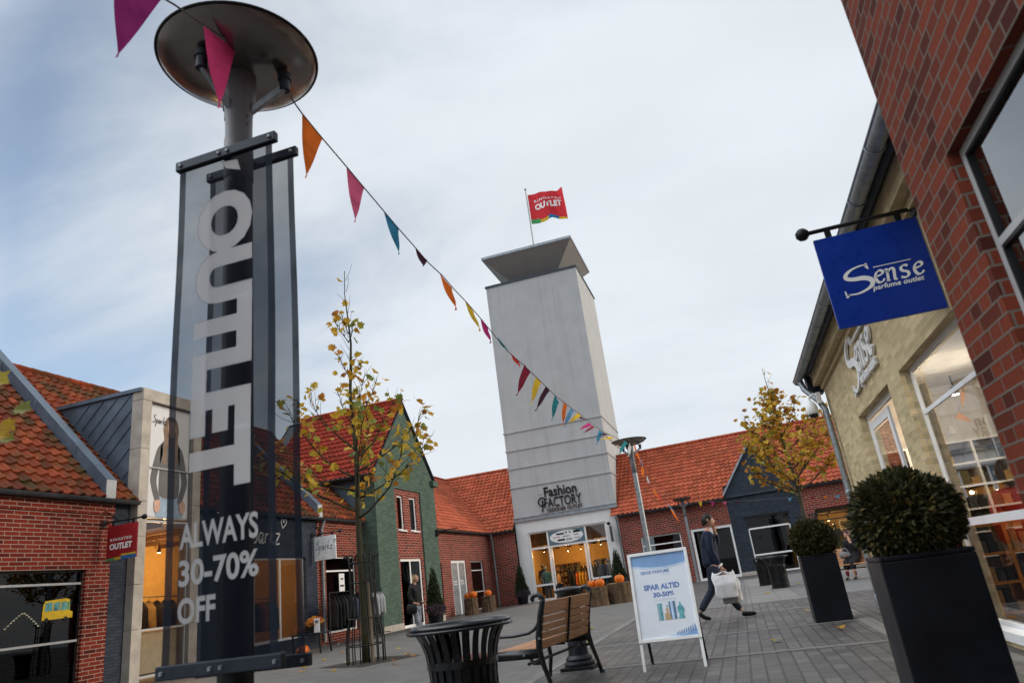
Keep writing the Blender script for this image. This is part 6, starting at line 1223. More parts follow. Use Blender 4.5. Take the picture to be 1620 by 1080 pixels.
def person(lab, base, heading, body, head, clothes, hair, group=None, name='person', cat='person', skin=None, head_s=1.0, eyes=True, yaw=0, pitch=0, extra=()):
    t = thing(name, lab, cat, base, group); ca, sa = math.cos(heading), math.sin(heading); bs = Vector(base)
    Wm = lambda v: bs+Vector((v[0]*ca-v[1]*sa, v[0]*sa+v[1]*ca, v[2]))
    sk = skin or SKIN; m = MB(); v, f = skin_geo(body); m.mesh([Wm(q) for q in v], f); hv, hf, hm = head_geo(head, head_s, yaw, pitch); m.mesh([Wm(q) for q in hv], hf)
    for s in (-1, 1):                                              # ears
        e = MB(); m.tube([Wm(hm((-.002, s*.073, .02))), Wm(hm((-.008, s*.086, .028))), Wm(hm((-.012, s*.089, .005))), Wm(hm((-.002, s*.080, -.028)))], [.010, .013, .012, .007], 8)
        if eyes: m.tube([Wm(hm((.082, s*.030, .010))), Wm(hm((.0885, s*.030, .010)))], [.010, .006], 8, mi=1)
    if eyes: m.tube([Wm(hm((.086, -.022, -.062))), Wm(hm((.097, 0, -.061))), Wm(hm((.086, .022, -.062)))], [.003, .006, .003], 6, mi=2)
    m.build('body', [sk, EYE_W, mat('lips', (.35, .13, .11), .5)], t, smooth=True)
    for (nm, chs, mt) in clothes:
        c = MB()
        for ch in chs: v, f = skin_geo(ch); c.mesh([Wm(q) for q in v], f)
        c.build(nm, mt, t, smooth=True)
    hr = MB(); n = 26
    vs = []; fs = []; nu, nv = 30, 14; lo = hair.get('low', .0)
    for j in range(nv+1):
        for i in range(nu):
            ph = 2*math.pi*i/nu; back = (1-math.cos(ph))/2; thmax = hair['front']+(hair['back']-hair['front'])*back**.8; th = thmax*j/nv
            k = 1.10+.05*noise.noise(Vector((math.cos(ph)*3, math.sin(ph)*3, th*4))); x, y, z = math.sin(th)*math.cos(ph)*.104*k-.008, math.sin(th)*math.sin(ph)*.083*k, math.cos(th)*.124*k
            if th > math.pi*.5: s2 = (th-math.pi*.5)/(math.pi*.5); z -= s2*lo*back; x = x*(1-.2*s2)-.08*s2*back if lo else x; y = y+(math.sin(ph)*.06*s2 if lo else 0)
            vs.append(Wm(hm((x, y, z))))
    for j in range(nv):
        for i in range(nu): fs.append((j*nu+i, j*nu+(i+1) % nu, (j+1)*nu+(i+1) % nu, (j+1)*nu+i))
    hr.mesh(vs, fs); hr.build('hair', hair['mat'], t, smooth=True)
    for e in extra: e(t, Wm, hm)
    return t
def wave_mat(name, col, sc=18, rough=.45):
    m, nt, b, out = nodes(name); tc = nt.nodes.new('ShaderNodeTexCoord'); w = nt.nodes.new('ShaderNodeTexWave'); w.bands_direction = 'Z'; w.inputs['Scale'].default_value = sc/6.28*1.0; w.inputs['Distortion'].default_value = 1.5; w.inputs['Detail'].default_value = 2; nt.links.new(tc.outputs['Object'], w.inputs['Vector'])
    f = noise_tex(nt, 9, 4); nt.links.new(mixc(nt, f, tuple(c*.65 for c in col), col), b.inputs['Base Color']); b.inputs['Roughness'].default_value = rough; b.inputs['Specular IOR Level'].default_value = .15; bump(nt, b, w.outputs['Fac'], .5, .012); return m
NAVY = wave_mat('navy_quilt', (.010, .017, .045), 80); JEANS = mat('dark_jeans', (.020, .026, .045), .8, var=.25); SHOE = mat('shoe_black', (.010, .010, .010), .3); HAIRB = mat('hair_dark', (.012, .009, .007), .45, var=.4, scale=30); BLACKC = mat('black_coat', (.010, .010, .012), .7, var=.35)
def man():
    rl, fl = [(0, .09, .93, .09), (-.02, .095, .74, .085), (-.06, .10, .52, .062), (-.24, .10, .30, .058), (-.36, .10, .15, .045)], [(0, -.09, .93, .09), (.07, -.095, .74, .085), (.14, -.10, .51, .062), (.24, -.10, .28, .056), (.34, -.10, .10, .045)]
    sp = [(0, 0, .93, .13), (.01, 0, 1.10, .135), (.02, 0, 1.28, .145), (.03, 0, 1.42, .11), (.05, 0, 1.52, .055), (.07, 0, 1.60, .052)]
    ra = [(.03, 0, 1.42, .11), (.03, -.18, 1.41, .07), (.01, -.22, 1.16, .052), (.10, -.22, .93, .040), (.135, -.22, .865, .028)]
    la = [(.03, 0, 1.42, .11), (.03, .18, 1.41, .07), (.16, .19, 1.20, .05), (.20, .10, 1.42, .038), (.185, .065, 1.50, .026)]
    rh = hand_chains((.135, -.22, .865), (.2, 0, -1), (1, 0, .2), 1.0, .9); lh = hand_chains((.185, .065, 1.50), (-.2, -.1, 1), (1, 0, 0), .95, .7)
    body = [sp, [sp[0]]+rl, [sp[0]]+fl, ra, la]+rh+lh
    body = [[(x, y, z, r*.86) if z < 1.5 and r > .03 else (x, y, z, r) for x, y, z, r in ch] for ch in body]
    jk = [[(0, 0, .86, .175), (.0, 0, 1.0, .170), (.01, 0, 1.14, .165), (.02, 0, 1.30, .170), (.03, 0, 1.43, .125), (.045, 0, 1.52, .082)], [(.03, 0, 1.43, .125), (.03, -.185, 1.42, .092), (.01, -.232, 1.17, .078), (.09, -.228, .95, .062), (.11, -.226, .915, .056)], [(.03, 0, 1.43, .125), (.03, .185, 1.42, .092), (.165, .195, 1.20, .076), (.195, .11, 1.40, .058), (.188, .085, 1.45, .05)]]
    tr = [[(0, 0, .90, .15), (0, 0, .95, .14)], [(0, 0, .90, .15), (-.0, .09, .84, .112), (-.03, .097, .68, .095), (-.07, .10, .50, .078), (-.24, .10, .30, .070), (-.35, .10, .165, .062)], [(0, 0, .90, .15), (.03, -.09, .84, .112), (.08, -.097, .68, .095), (.145, -.10, .49, .078), (.24, -.10, .28, .070), (.325, -.10, .125, .062)]]
    sh = [[(-.38, .10, .16, .045), (-.35, .10, .09, .044), (-.28, .10, .045, .040), (-.19, .10, .028, .030)]], [[(.33, -.10, .075, .045), (.37, -.10, .055, .046), (.47, -.10, .048, .042), (.58, -.10, .045, .030)]]
    def phone(t, Wm, hm): m = MB(); m.bar(Wm((.21, .07, 1.545)), Wm((.165, .075, 1.66)), .07, .012, up=(0, 1, 0)); m.build('phone', M['black'], t)
    def collar(t, Wm, hm): m = MB(); m.tube([Wm((.14, -.235, .885)), Wm((.128, -.23, .90))], [.05, .052], 14); m.build('shirt_cuff', M['white_frame'], t)
    person('man walking right in navy quilted jacket holding white carrier bags', (-.54, 13.70, .005), R_(6), body, (.095, 0, 1.685), [('jacket', [jk], NAVY), ('trousers', [tr], JEANS), ('shoe', [sh[0]], SHOE), ('shoe', [sh[1]], SHOE)], dict(front=1.0, back=2.25, mat=HAIRB), extra=(collar,))
    ca, sa = math.cos(R_(6)), math.sin(R_(6)); W_ = lambda v: Vector((-.54+v[0]*ca-v[1]*sa, 13.70+v[0]*sa+v[1]*ca, v[2]))
    def bag(lab, hand, c, w, h, dp, mt, seed, ears=.07, th=0):
        t = thing('carrier_bag', lab, 'bag', tuple(W_((c[0], c[1], c[2]-h/2))), 'bags in the man\'s hand'); m = MB(); n, k = 40, 16; vs = []; fs = []; rr = seed
        for j in range(k+1):
            s = j/k; z = c[2]-h/2+h*s
            for i in range(n):
                a = 2*math.pi*i/n; ux, uy = math.cos(a), math.sin(a); ex = abs(ux)**.45*math.copysign(1, ux); ey = abs(uy)**.5*math.copysign(1, uy); fl = (.90+.16*s) if s < .8 else (1.03-.15*(s-.8)/.2)
                q = 1+.10*noise.noise(Vector((ux*2+rr, uy*2, s*3)))+.05*noise.noise(Vector((ux*6+rr, uy*6, s*9))); d = dp*(1-.72*max(0, s-.55)/.45); lift = (ears*abs(ux)**2.5-.02)*s**4
                vs.append(W_((c[0]+ex*w/2*fl*q, c[1]+ey*d/2*q, z+lift)))
        for j in range(k):
            for i in range(n): fs.append((j*n+i, j*n+(i+1) % n, (j+1)*n+(i+1) % n, (j+1)*n+i))
        fs.append(tuple(range(n-1, -1, -1))); m.mesh(vs, fs); bo = m.build('sack', mt, t, smooth=True)
        hd = MB(); top = c[2]+h/2
        for sx in (-1, 1): hd.tube([W_((c[0]+sx*w*.42, c[1], top-.01)), W_((c[0]+sx*w*.22, c[1], top+.0)), W_(hand)], [.03, .016, .014], 8)
        hd.build('handle', mt, t, smooth=True)
    wp = cloth_mat('white_plastic', (.86, .86, .87), .4); gp = mat('grey_paper', (.20, .195, .19), .6, var=.15)
    H_ = (.155, -.225, .80)
    bag('large white plastic carrier bag in the walking man\'s hand', H_, (.14, -.27, .56), .40, .40, .20, wp, 1.0)
    bag('smaller white carrier bag hanging lower at the right of the man\'s hand', H_, (.27, -.16, .46), .26, .36, .17, wp, 7.0, .03)
    bag('grey paper bag showing beneath the white carrier bags', H_, (.19, -.21, .40), .30, .28, .19, gp, 3.0, .0)
man()
def woman():
    sp = [(0, 0, .86, .13), (.0, 0, 1.02, .12), (.01, 0, 1.18, .13), (.01, 0, 1.32, .10), (.02, 0, 1.40, .05), (.03, 0, 1.46, .046)]; hp = sp[0]
    legs = [[hp, (.0, .085, .80, .085), (.03, .09, .48, .058), (-.02, .09, .10, .042)], [hp, (.0, -.085, .80, .085), (.10, -.09, .47, .058), (.14, -.09, .10, .042)]]
    arms = [[(.01, 0, 1.32, .10), (.0, s*.165, 1.31, .06), (-.05, s*.20, 1.08, .045), (.08, s*.19, .90, .034), (.14, s*.17, .88, .026)] for s in (-1, 1)]
    hands = hand_chains((.14, -.17, .88), (1, .2, -.3), (0, .3, 1), .9, .8)+hand_chains((.14, .17, .88), (1, -.2, -.3), (0, -.3, 1), .9, .8)
    jk = [[(0, 0, .80, .17), (0, 0, .95, .17), (.01, 0, 1.15, .165), (.01, 0, 1.30, .125), (.0, 0, 1.39, .085)], [(.01, 0, 1.30, .125), (-.06, 0, 1.38, .09), (-.09, 0, 1.34, .07)]]+[[(.01, 0, 1.30, .125), (.0, s*.17, 1.30, .085), (-.05, s*.205, 1.08, .07), (.08, s*.195, .91, .058)] for s in (-1, 1)]
    tr = [[(0, 0, .84, .13), (0, .085, .76, .105), (.03, .09, .48, .075), (-.02, .09, .12, .058)], [(0, 0, .84, .13), (0, -.085, .76, .105), (.10, -.09, .47, .075), (.13, -.09, .12, .058)]]
    sh = [[[(x-.03, y, .07, .045), (x, y, .055, .045), (x+.09, y, .045, .040), (x+.17, y, .04, .028)]] for x, y in ((-.01, .09), (.14, -.09))]
    def glasses(t, Wm, hm): m = MB(); m.tube([Wm(hm((.0, -.092, .085))), Wm(hm((.07, -.06, .105))), Wm(hm((.085, 0, .11))), Wm(hm((.07, .06, .105))), Wm(hm((.0, .092, .085)))], .011, 8); m.build('sunglasses', M['black'], t)
    def bagg(t, Wm, hm): pass
    person('blond woman in black hooded jacket and washed jeans looking up', (-9.12, 19.42, .005), R_(-10), [sp]+legs+arms+hands, (.055, 0, 1.56), [('jacket', [jk], BLACKC), ('jeans', [tr], mat('washed_jeans', (.19, .21, .25), .8, var=.7, scale=5)), ('shoe', [sh[0]], SHOE), ('shoe', [sh[1]], SHOE)], dict(front=1.0, back=2.2, low=.10, mat=mat('hair_blond', (.40, .29, .15), .5, var=.3, scale=30)), head_s=.93, pitch=.30, extra=(glasses,))
    b = thing('shoulder_bag', 'black shoulder bag at the blond woman\'s hip', 'bag', (-9.2, 19.2, .6)); m = MB(); m.lathe((-9.14, 19.20, .62), [(.0, 0), (.15, .02), (.17, .15), (.13, .27), (.0, .28)], 16, sx=1, sy=.4); m.build('pouch', BLACKC, b, smooth=True); s = MB(); s.tube([(-9.24, 19.20, .86), (-9.2, 19.25, 1.15), (-9.16, 19.34, 1.39)], .012, 6); s.build('strap', BLACKC, b)
woman()
def sitting():
    sp = [(-.02, 0, .53, .13), (-.03, 0, .70, .125), (.0, 0, .86, .13), (.05, 0, .99, .095), (.10, 0, 1.06, .05), (.12, 0, 1.11, .046)]; hp = sp[0]
    legs = [[hp, (.16, s*.09, .52, .085), (.42, s*.08, .48, .062), (.44, s*.10, .25, .05), (.46-.06*(s > 0), s*.10, .09, .04)] for s in (-1, 1)]
    arms = [[(.05, 0, .99, .095), (.04, -.16, .98, .06), (.10, -.21, .76, .045), (.28, -.12, .64, .034), (.33, -.09, .63, .026)], [(.05, 0, .99, .095), (.04, .16, .98, .06), (.20, .20, .78, .045), (.23, .08, 1.00, .034), (.22, .055, 1.06, .026)]]
    hands = hand_chains((.33, -.09, .63), (1, .4, -.1), (0, 1, .3), .9, .6)+hand_chains((.22, .055, 1.06), (-.1, -.2, 1), (1, 0, 0), .9, .7)
    ct = [[(-.02, 0, .50, .18), (-.03, 0, .68, .175), (.0, 0, .86, .165), (.05, 0, .99, .12), (.09, 0, 1.06, .075)], [(.05, 0, .99, .12), (.04, -.165, .97, .085), (.10, -.215, .76, .068), (.27, -.125, .65, .052)], [(.05, 0, .99, .12), (.04, .165, .97, .085), (.20, .205, .78, .068), (.228, .09, .98, .05)], [(-.02, 0, .50, .18), (.16, -.09, .51, .125), (.40, -.08, .48, .095), (.43, -.09, .26, .10)], [(-.02, 0, .50, .18), (.16, .09, .51, .125), (.40, .08, .48, .095), (.43, .09, .26, .10)]]
    st = [[[(.44, s*.10, .28, .055), (.46-.06*(s > 0), s*.10, .10, .045)]] for s in (-1, 1)]; sh = [[[(.44-.06*(s > 0), s*.10, .07, .042), (.48-.06*(s > 0), s*.10, .052, .042), (.60-.06*(s > 0), s*.10, .04, .03)]] for s in (-1, 1)]
    b = (3.02, 22.24, .005); h = R_(232); WINE = mat('wine_stockings', (.12, .015, .03), .8)
    person('dark haired woman in black coat sitting on the bench with hand at her face', b, h, [sp]+legs+arms+hands, (.15, 0, 1.20), [('coat', [ct], BLACKC), ('stocking', [st[0]], WINE), ('stocking', [st[1]], WINE), ('shoe', [sh[0]], SHOE), ('shoe', [sh[1]], SHOE)], dict(front=.9, back=2.4, low=.12, mat=mat('hair_auburn', (.045, .016, .012), .45, var=.4, scale=30)), head_s=.93, pitch=-.25)
    ca, sa = math.cos(h), math.sin(h); W_ = lambda v: Vector((b[0]+v[0]*ca-v[1]*sa, b[1]+v[0]*sa+v[1]*ca, v[2]))
    g = thing('handbag', 'grey handbag lying on the sitting woman\'s lap', 'bag', tuple(W_((.30, -.1, .60)))); m = MB(); p = W_((.30, -.12, .58)); m.lathe(p, [(0, 0), (.13, .01), (.15, .08), (.12, .16), (0, .18)], 18, sx=1, sy=.6); m.build('pouch', mat('bag_grey', (.16, .16, .17), .5), g, smooth=True); s = MB(); s.tube([p+Vector((-.12, 0, .14)), p+Vector((-.06, 0, .26)), p+Vector((.06, 0, .26)), p+Vector((.12, 0, .14))], .01, 6); s.build('strap', M['grey_frame'], g)
sitting()
# ================================================================== SHOP GOODS
def mannequin(lab, base, heading, top, low, s=1.0, skin=(.03, .028, .026)):
    sp = [(0, 0, .93, .12), (.0, 0, 1.10, .11), (.01, 0, 1.28, .13), (.01, 0, 1.42, .10), (.02, 0, 1.52, .05), (.02, 0, 1.58, .048)]; hp = sp[0]
    legs = [[hp, (0, q*.09, .86, .085), (.02, q*.10, .50, .06), (0, q*.10, .08, .045)] for q in (-1, 1)]; arms = [[(.01, 0, 1.42, .10), (0, q*.18, 1.40, .06), (-.02, q*.23, 1.14, .045), (.06, q*.23, .90, .034), (.08, q*.23, .82, .026)] for q in (-1, 1)]
    jk = [[(0, 0, .84, .165), (0, 0, 1.05, .155), (.01, 0, 1.28, .165), (.01, 0, 1.43, .12), (.015, 0, 1.51, .075)]]+[[(.01, 0, 1.43, .12), (0, q*.185, 1.41, .085), (-.02, q*.235, 1.14, .07), (.05, q*.235, .92, .055)] for q in (-1, 1)]
    tr = [[(0, 0, .90, .14), (0, q*.09, .82, .105), (.02, q*.10, .50, .08), (0, q*.10, .1, .07)] for q in (-1, 1)]
    t = person(lab, base, heading, [sp]+legs+arms, (.03, 0, 1.67), [('jacket', [jk], top), ('trousers', [tr], low)], dict(front=.3, back=.4, mat=M['black']), group='shop window mannequins', name='mannequin', cat='mannequin', skin=mat('mannequin_skin', skin, .4), eyes=False)
    return t
TEAL = mat('teal_top', (.10, .20, .18), .8, var=.3); DARKT = mat('dark_top', (.02, .02, .025), .8); BLUEJ = mat('blue_jeans', (.05, .08, .14), .8)
mannequin('dark mannequin in black at the left of the tower shop window', (-11.0, 40.75, .16), R_(-80), DARKT, DARKT); mannequin('mannequin in teal shirt in the left pane of the tower shop', (-10.75, 40.5, .03), R_(-75), TEAL, BLUEJ, skin=(.4, .38, .34)); mannequin('mannequin in slate shirt in the right pane of the tower shop', (-7.45, 40.7, .03), R_(-100), mat('slate_top', (.06, .07, .10), .8), mat('petrol_trousers', (.02, .09, .10), .8)); mannequin('pale mannequin at the far right in the tower shop window', (-7.12, 40.8, .05), R_(-100), mat('grey_top', (.2, .2, .2), .8), DARKT, skin=(.35, .3, .28))
def garment(t_lab, p, across, ln, mt, w=.44, th=.07, group='garments'):
    """a coat on a hanger: p is the hook point, across the shoulder direction"""
    p = Vector(p); a = Vector(across).normalized(); n = a.cross(Vector((0, 0, 1))); t = thing('garment', t_lab, 'clothing', tuple(p), group); m = MB(); N = 9; vs = []; fs = []; K = 8; seed = p.x*3+p.y*5
    for j in range(K+1):
        s = j/K; z = -.10-ln*s; hw = w/2*(.35+.65*min(1, s*6)) if s < .17 else w/2*(1+.05*s); tk = th*(.5+.5*min(1, s*4))
        for i in range(16):
            b = 2*math.pi*i/16; q = 1+.18*noise.noise(Vector((math.cos(b)*3+seed, math.sin(b)*3, s*1.5))); vs.append(p+a*math.cos(b)*hw*q+n*math.sin(b)*tk*q+Vector((0, 0, z+(.03 if s < .05 else 0)-abs(math.cos(b))*(.05 if s < .17 else 0))))
    for j in range(K):
        for i in range(16): fs.append((j*16+i, j*16+(i+1) % 16, (j+1)*16+(i+1) % 16, (j+1)*16+i))
    fs.append(tuple(range(16))); fs.append(tuple(K*16+i for i in range(16))); m.mesh(vs, fs)
    m.build('coat', mt, t, smooth=True); h = MB(); h.tube([p+Vector((0, 0, .0)), p+Vector((0, 0, .02))+a*.02, p+Vector((0, 0, -.05)), p+Vector((0, 0, -.09))], .004, 5); h.tube([p+a*w*.4+Vector((0, 0, -.15)), p+Vector((0, 0, -.08)), p-a*w*.4+Vector((0, 0, -.15))], .006, 5); h.build('hanger', M['black'], t)
def rack(lab, a, b, h, group, foot=.25):
    a = Vector(a); b = Vector(b); d = (b-a).normalized(); n = Vector((-d.y, d.x, 0)); t = thing('clothes_rack', lab, 'clothes rack', tuple(a), group); m = MB(); Z = Vector((0, 0, 1)); m.tube([a+Z*h, b+Z*h], .014, 8)
    for p in (a, b): m.tube([p+Z*.08, p+Z*h], .014, 8); m.tube([p-n*foot+Z*.08, p+n*foot+Z*.08], .014, 8)
    m.tube([a+Z*.12, b+Z*.12], .012, 8); m.build('rail', M['dark_metal'], t)
    w = MB()
    for p in (a, b):
        for s in (-1, 1): w.lathe(p+n*foot*s, [(.0, .0), (.03, .012), (.03, .055), (0, .067)], 12, sy=.5)
    w.build('castor', M['galv'], t)
cols = {'black': BLACKC, 'charcoal': mat('charcoal_cloth', (.03, .03, .034), .8), 'slate': mat('slate_cloth', (.05, .055, .065), .8), 'denim': mat('denim_cloth', (.055, .07, .10), .8), 'white': mat('white_cloth', (.40, .40, .42), .8), 'tan': mat('tan_cloth', (.36, .22, .09), .8), 'mustard': mat('mustard_cloth', (.50, .28, .03), .8), 'rust': mat('rust_cloth', (.42, .10, .03), .8), 'rose': mat('rose_cloth', (.40, .12, .16), .8), 'olive': mat('olive_cloth', (.10, .10, .05), .8)}
rack('outdoor clothes rack of dark jackets before the red brick shop', (-12.35, 20.15, 0), (-12.2, 23.3, 0), 1.52, 'clothes racks')
seq = ['black', 'black', 'black', 'charcoal', 'black', 'slate', 'denim', 'black', 'slate', 'charcoal', 'denim', 'black', 'white', 'white', 'white', 'white']
for i, k in enumerate(seq):
    y = 20.3+.19*i; garment({'white': 'pale jacket hanging at the right end of the outdoor clothes rack', 'black': 'black jacket hanging on the outdoor clothes rack', 'charcoal': 'charcoal jacket hanging among black ones on the outdoor clothes rack', 'slate': 'slate grey jacket hanging on the outdoor clothes rack', 'denim': 'dark denim jacket hanging on the outdoor clothes rack'}[k], (-12.33+.0476*(y-20.15), y, 1.50), (1, -.35, 0), (.95 if i < 3 else .72)+.05*math.sin(i*2.1), cols[k], group=k+' jackets on the outdoor rack')
rack('clothes rail inside the poster bay window', (-14.9, 14.9, 0), (-15.6, 17.4, 0), 1.95, 'clothes racks')
for i, k in enumerate(['black', 'black', 'tan', 'black', 'charcoal', 'black']): garment(('tan' if k == 'tan' else k)+' garment on the rail inside the poster bay', (-14.95-.11*i, 15.1+.39*i, 1.93), (1, .2, 0), .72, cols[k], group=k+' garments in the poster bay')
def counter():
    t = thing('display_table', 'pale box table standing low in the poster bay window', 'table', (-13.9, 14.1, 0)); m = MB(); m.box(-14.25, -13.45, 13.5, 14.75, .03, 1.02); m.build('table_box', mat('pale_wood', (.48, .34, .2), .6, var=.1), t, bevel=.01)
counter()
rack('clothes rail inside the white framed grey shop window', (-14.0, 16.8, 0), (-14.0, 19.8, 0), 1.6, 'clothes racks')
for i, k in enumerate(['slate', 'slate', 'denim', 'rose', 'rose', 'charcoal', 'slate', 'rose', 'tan', 'denim']): garment(k+' garment inside the white framed grey shop window', (-14.0, 16.95+.29*i, 1.58), (1, .2, 0), .8, cols[k], group=k+' garments in the grey shop window')
rack('left clothes rail inside the tower shop', (-10.0, 43.0, 0), (-8.9, 43.2, 0), 1.45, 'clothes racks'); rack('clothes rail across the left pane inside the tower shop', (-11.4, 42.2, 0), (-10.4, 42.6, 0), 1.5, 'clothes racks'); rack('clothes rail deep at the back inside the tower shop', (-10.4, 44.3, 0), (-8.2, 44.4, 0), 1.75, 'clothes racks')
for i, k in enumerate(['charcoal', 'black', 'olive', 'black', 'slate', 'tan']): garment(k+' garment on the left pane rail inside the tower shop', (-11.3+.15*i, 42.24+.06*i, 1.48), (.2, 1, 0), .8, cols[k], group=k+' garments at the left tower pane')
for i, k in enumerate(['black', 'slate', 'black', 'olive', 'black', 'charcoal', 'rust', 'black', 'charcoal', 'black']): garment(k+' garment on the back rail inside the tower shop', (-10.3+.21*i, 44.31, 1.73), (.2, 1, 0), .85, cols[k], group=k+' garments at the tower shop back')
rack('right clothes rail inside the tower shop', (-8.7, 42.3, 0), (-7.7, 42.3, 0), 1.45, 'clothes racks')
for i, k in enumerate(['black', 'charcoal', 'rust', 'mustard', 'mustard', 'tan']): garment(k+' garment on the left rail inside the tower shop', (-9.9+.18*i, 43.02+.03*i, 1.43), (.2, 1, 0), .8, cols[k], group=k+' garments in the tower shop')
for i, k in enumerate(['black', 'charcoal', 'black', 'slate', 'black']): garment(k+' garment on the right rail inside the tower shop', (-8.6+.19*i, 42.3, 1.43), (.2, 1, 0), .8, cols[k], group=k+' garments on the right tower rail')
def shelf(lab, x0, x1, y, z0, z1, nx, nz, dp, mt, seed, mtx=None):
    t = thing('wall_shelf', lab, 'shelf', (x0, y, 0), 'shop shelves'); m = MB()
    for i in range(nx+1): x = x0+(x1-x0)*i/nx; m.box(x-.02, x+.02, y, y+dp, z0, z1)
    for j in range(nz+1): z = z0+(z1-z0)*j/nz; m.box(x0-.021, x1+.021, y-.002, y+dp+.002, z-.015, z+.015)
    m.build('carcass', mt, t); g = MB(); rr = random.Random(seed)
    for i in range(nx):
        for j in range(nz):
            xa = x0+(x1-x0)*i/nx+.03; w = (x1-x0)/nx-.06; za = z0+(z1-z0)*j/nz+.016; h = (z1-z0)/nz
            for q in range(3): g.box(xa+w*q/3+.01, xa+w*(q+1)/3-.01, y+.03, y+dp-.03, za, za+h*rr.uniform(.3, .75), mi=rr.randrange(4))
    g.build('folded_clothes', [cols['charcoal'], cols['slate'], cols['tan'], cols['olive']], t)
shelf('dark filled shelf along the back wall of the tower shop', -11.3, -9.8, 45.1, .1, 1.9, 4, 5, .4, mat('shelf_wood', (.25, .14, .06), .6), 4); shelf('second filled shelf at the right back of the tower shop', -8.8, -6.8, 45.1, .1, 1.9, 5, 5, .4, mat('shelf_wood2', (.25, .14, .06), .6), 8)
def far_shop():
    p = RW.P(SHOP_W[0]+.2, 0, -3.4); shelf('white grid shelf in the far right lit shop', p.x+.9, p.x+3.0, p.y-.1, .4, 2.1, 4, 4, .4, M['white_frame'], 12); q = RW.P(SHOP_W[0]+.75, 0, -.9); mannequin('dark mannequin with green skirt in the far right lit shop', (q.x, q.y, .18), R_(-100), DARKT, mat('green_skirt', (.06, .09, .03), .8))
far_shop()
def shopper():
    RED = mat('red_jacket', (.50, .022, .012), .5); JE = mat('indigo_jeans', (.03, .045, .09), .8); b = (1.78, 7.80, .005); S = .87
    q = lambda chs: [[(x*S, y*S, z*S, r*S) for x, y, z, r in ch] for ch in chs]
    sp = [(0, 0, .93, .12), (.0, 0, 1.10, .11), (.01, 0, 1.28, .13), (.01, 0, 1.42, .10), (.02, 0, 1.52, .05), (.02, 0, 1.58, .048)]; hp = sp[0]
    legs = [[hp, (k*.03, k*.09, .86, .085), (k*.10, k*.10, .50, .06), (k*.14-.03, k*.10, .08, .045)] for k in (-1, 1)]; arms = [[(.01, 0, 1.42, .10), (0, k*.18, 1.40, .06), (-.04, k*.22, 1.14, .045), (.08, k*.20, .92, .034), (.10, k*.20, .84, .026)] for k in (-1, 1)]
    hands = hand_chains((.10, -.20, .84), (.2, 0, -1), (1, 0, .2), 1, .9)+hand_chains((.10, .20, .84), (.2, 0, -1), (1, 0, .2), 1, .9)
    jk = [[(0, 0, .84, .175), (0, 0, 1.05, .17), (.01, 0, 1.28, .175), (.01, 0, 1.43, .125), (.015, 0, 1.51, .08)]]+[[(.01, 0, 1.43, .125), (0, k*.185, 1.41, .09), (-.04, k*.225, 1.14, .075), (.07, k*.205, .93, .058)] for k in (-1, 1)]
    tr = [[(0, 0, .90, .14), (k*.03, k*.09, .82, .105), (k*.10, k*.10, .50, .08), (k*.14-.03, k*.10, .12, .065)] for k in (-1, 1)]; sh = [[[(k*.14-.06, k*.10, .07, .045), (k*.14-.02, k*.10, .055, .045), (k*.14+.10, k*.10, .042, .035)]] for k in (-1, 1)]
    person('woman in bright red jacket walking behind the near boxwood and mirrored in the window', b, R_(92), q([sp]+legs+arms+hands), (.035*S, 0, 1.67*S), [('jacket', [q(jk)], RED), ('jeans', [q(c_) for c_ in ([tr[0]], [tr[1]])], JE), ('shoe', [q(sh[0])], SHOE), ('shoe', [q(sh[1])], SHOE)], dict(front=1.0, back=2.3, low=.12, mat=mat('hair_brown', (.05, .025, .015), .45, var=.4, scale=30)), head_s=.92)
    t = thing('carrier_bag', 'white carrier bag of the red jacketed woman mirrored in the low window', 'bag', (1.62, 7.62, .35)); m = MB(); n, k = 32, 12; vs = []; fs = []
    for j in range(k+1):
        s = j/k
        for i in range(n):
            a = 2*math.pi*i/n; ux, uy = math.cos(a), math.sin(a); w = 1+.12*noise.noise(Vector((ux*2, uy*2, s*3))); d = .08*(1-.7*max(0, s-.6)/.4)
            vs.append((1.62+math.copysign(abs(uy)**.5, uy)*d*w, 7.64+math.copysign(abs(ux)**.45, ux)*.17*w*(.92+.1*s), .33+.40*s+.06*abs(ux)**2.5*s**4))
    for j in range(k):
        for i in range(n): fs.append((j*n+i, j*n+(i+1) % n, (j+1)*n+(i+1) % n, (j+1)*n+i))
    fs.append(tuple(range(n-1, -1, -1))); m.mesh(vs, fs); m.build('sack', cloth_mat('white_bag_plastic', (.84, .84, .85), .35), t, smooth=True); h = MB(); h.tube([(1.62, 7.50, .74), (1.61, 7.62, .76), (1.62, 7.76, .74)], .018, 8); h.build('handle', M['white_frame'], t)
shopper()
shelf('white perfume shelf of boxes and bottles at the end of the yellow brick shop', 2.45, 6.2, 12.75, .2, 2.3, 8, 6, .42, M['white_frame'], 21)
shelf('low display shelf inside the big window of the yellow brick shop', 2.6, 3.6, 9.6, .05, 1.0, 3, 3, .4, mat('shelf_orange', (.52, .22, .05), .6), 23)
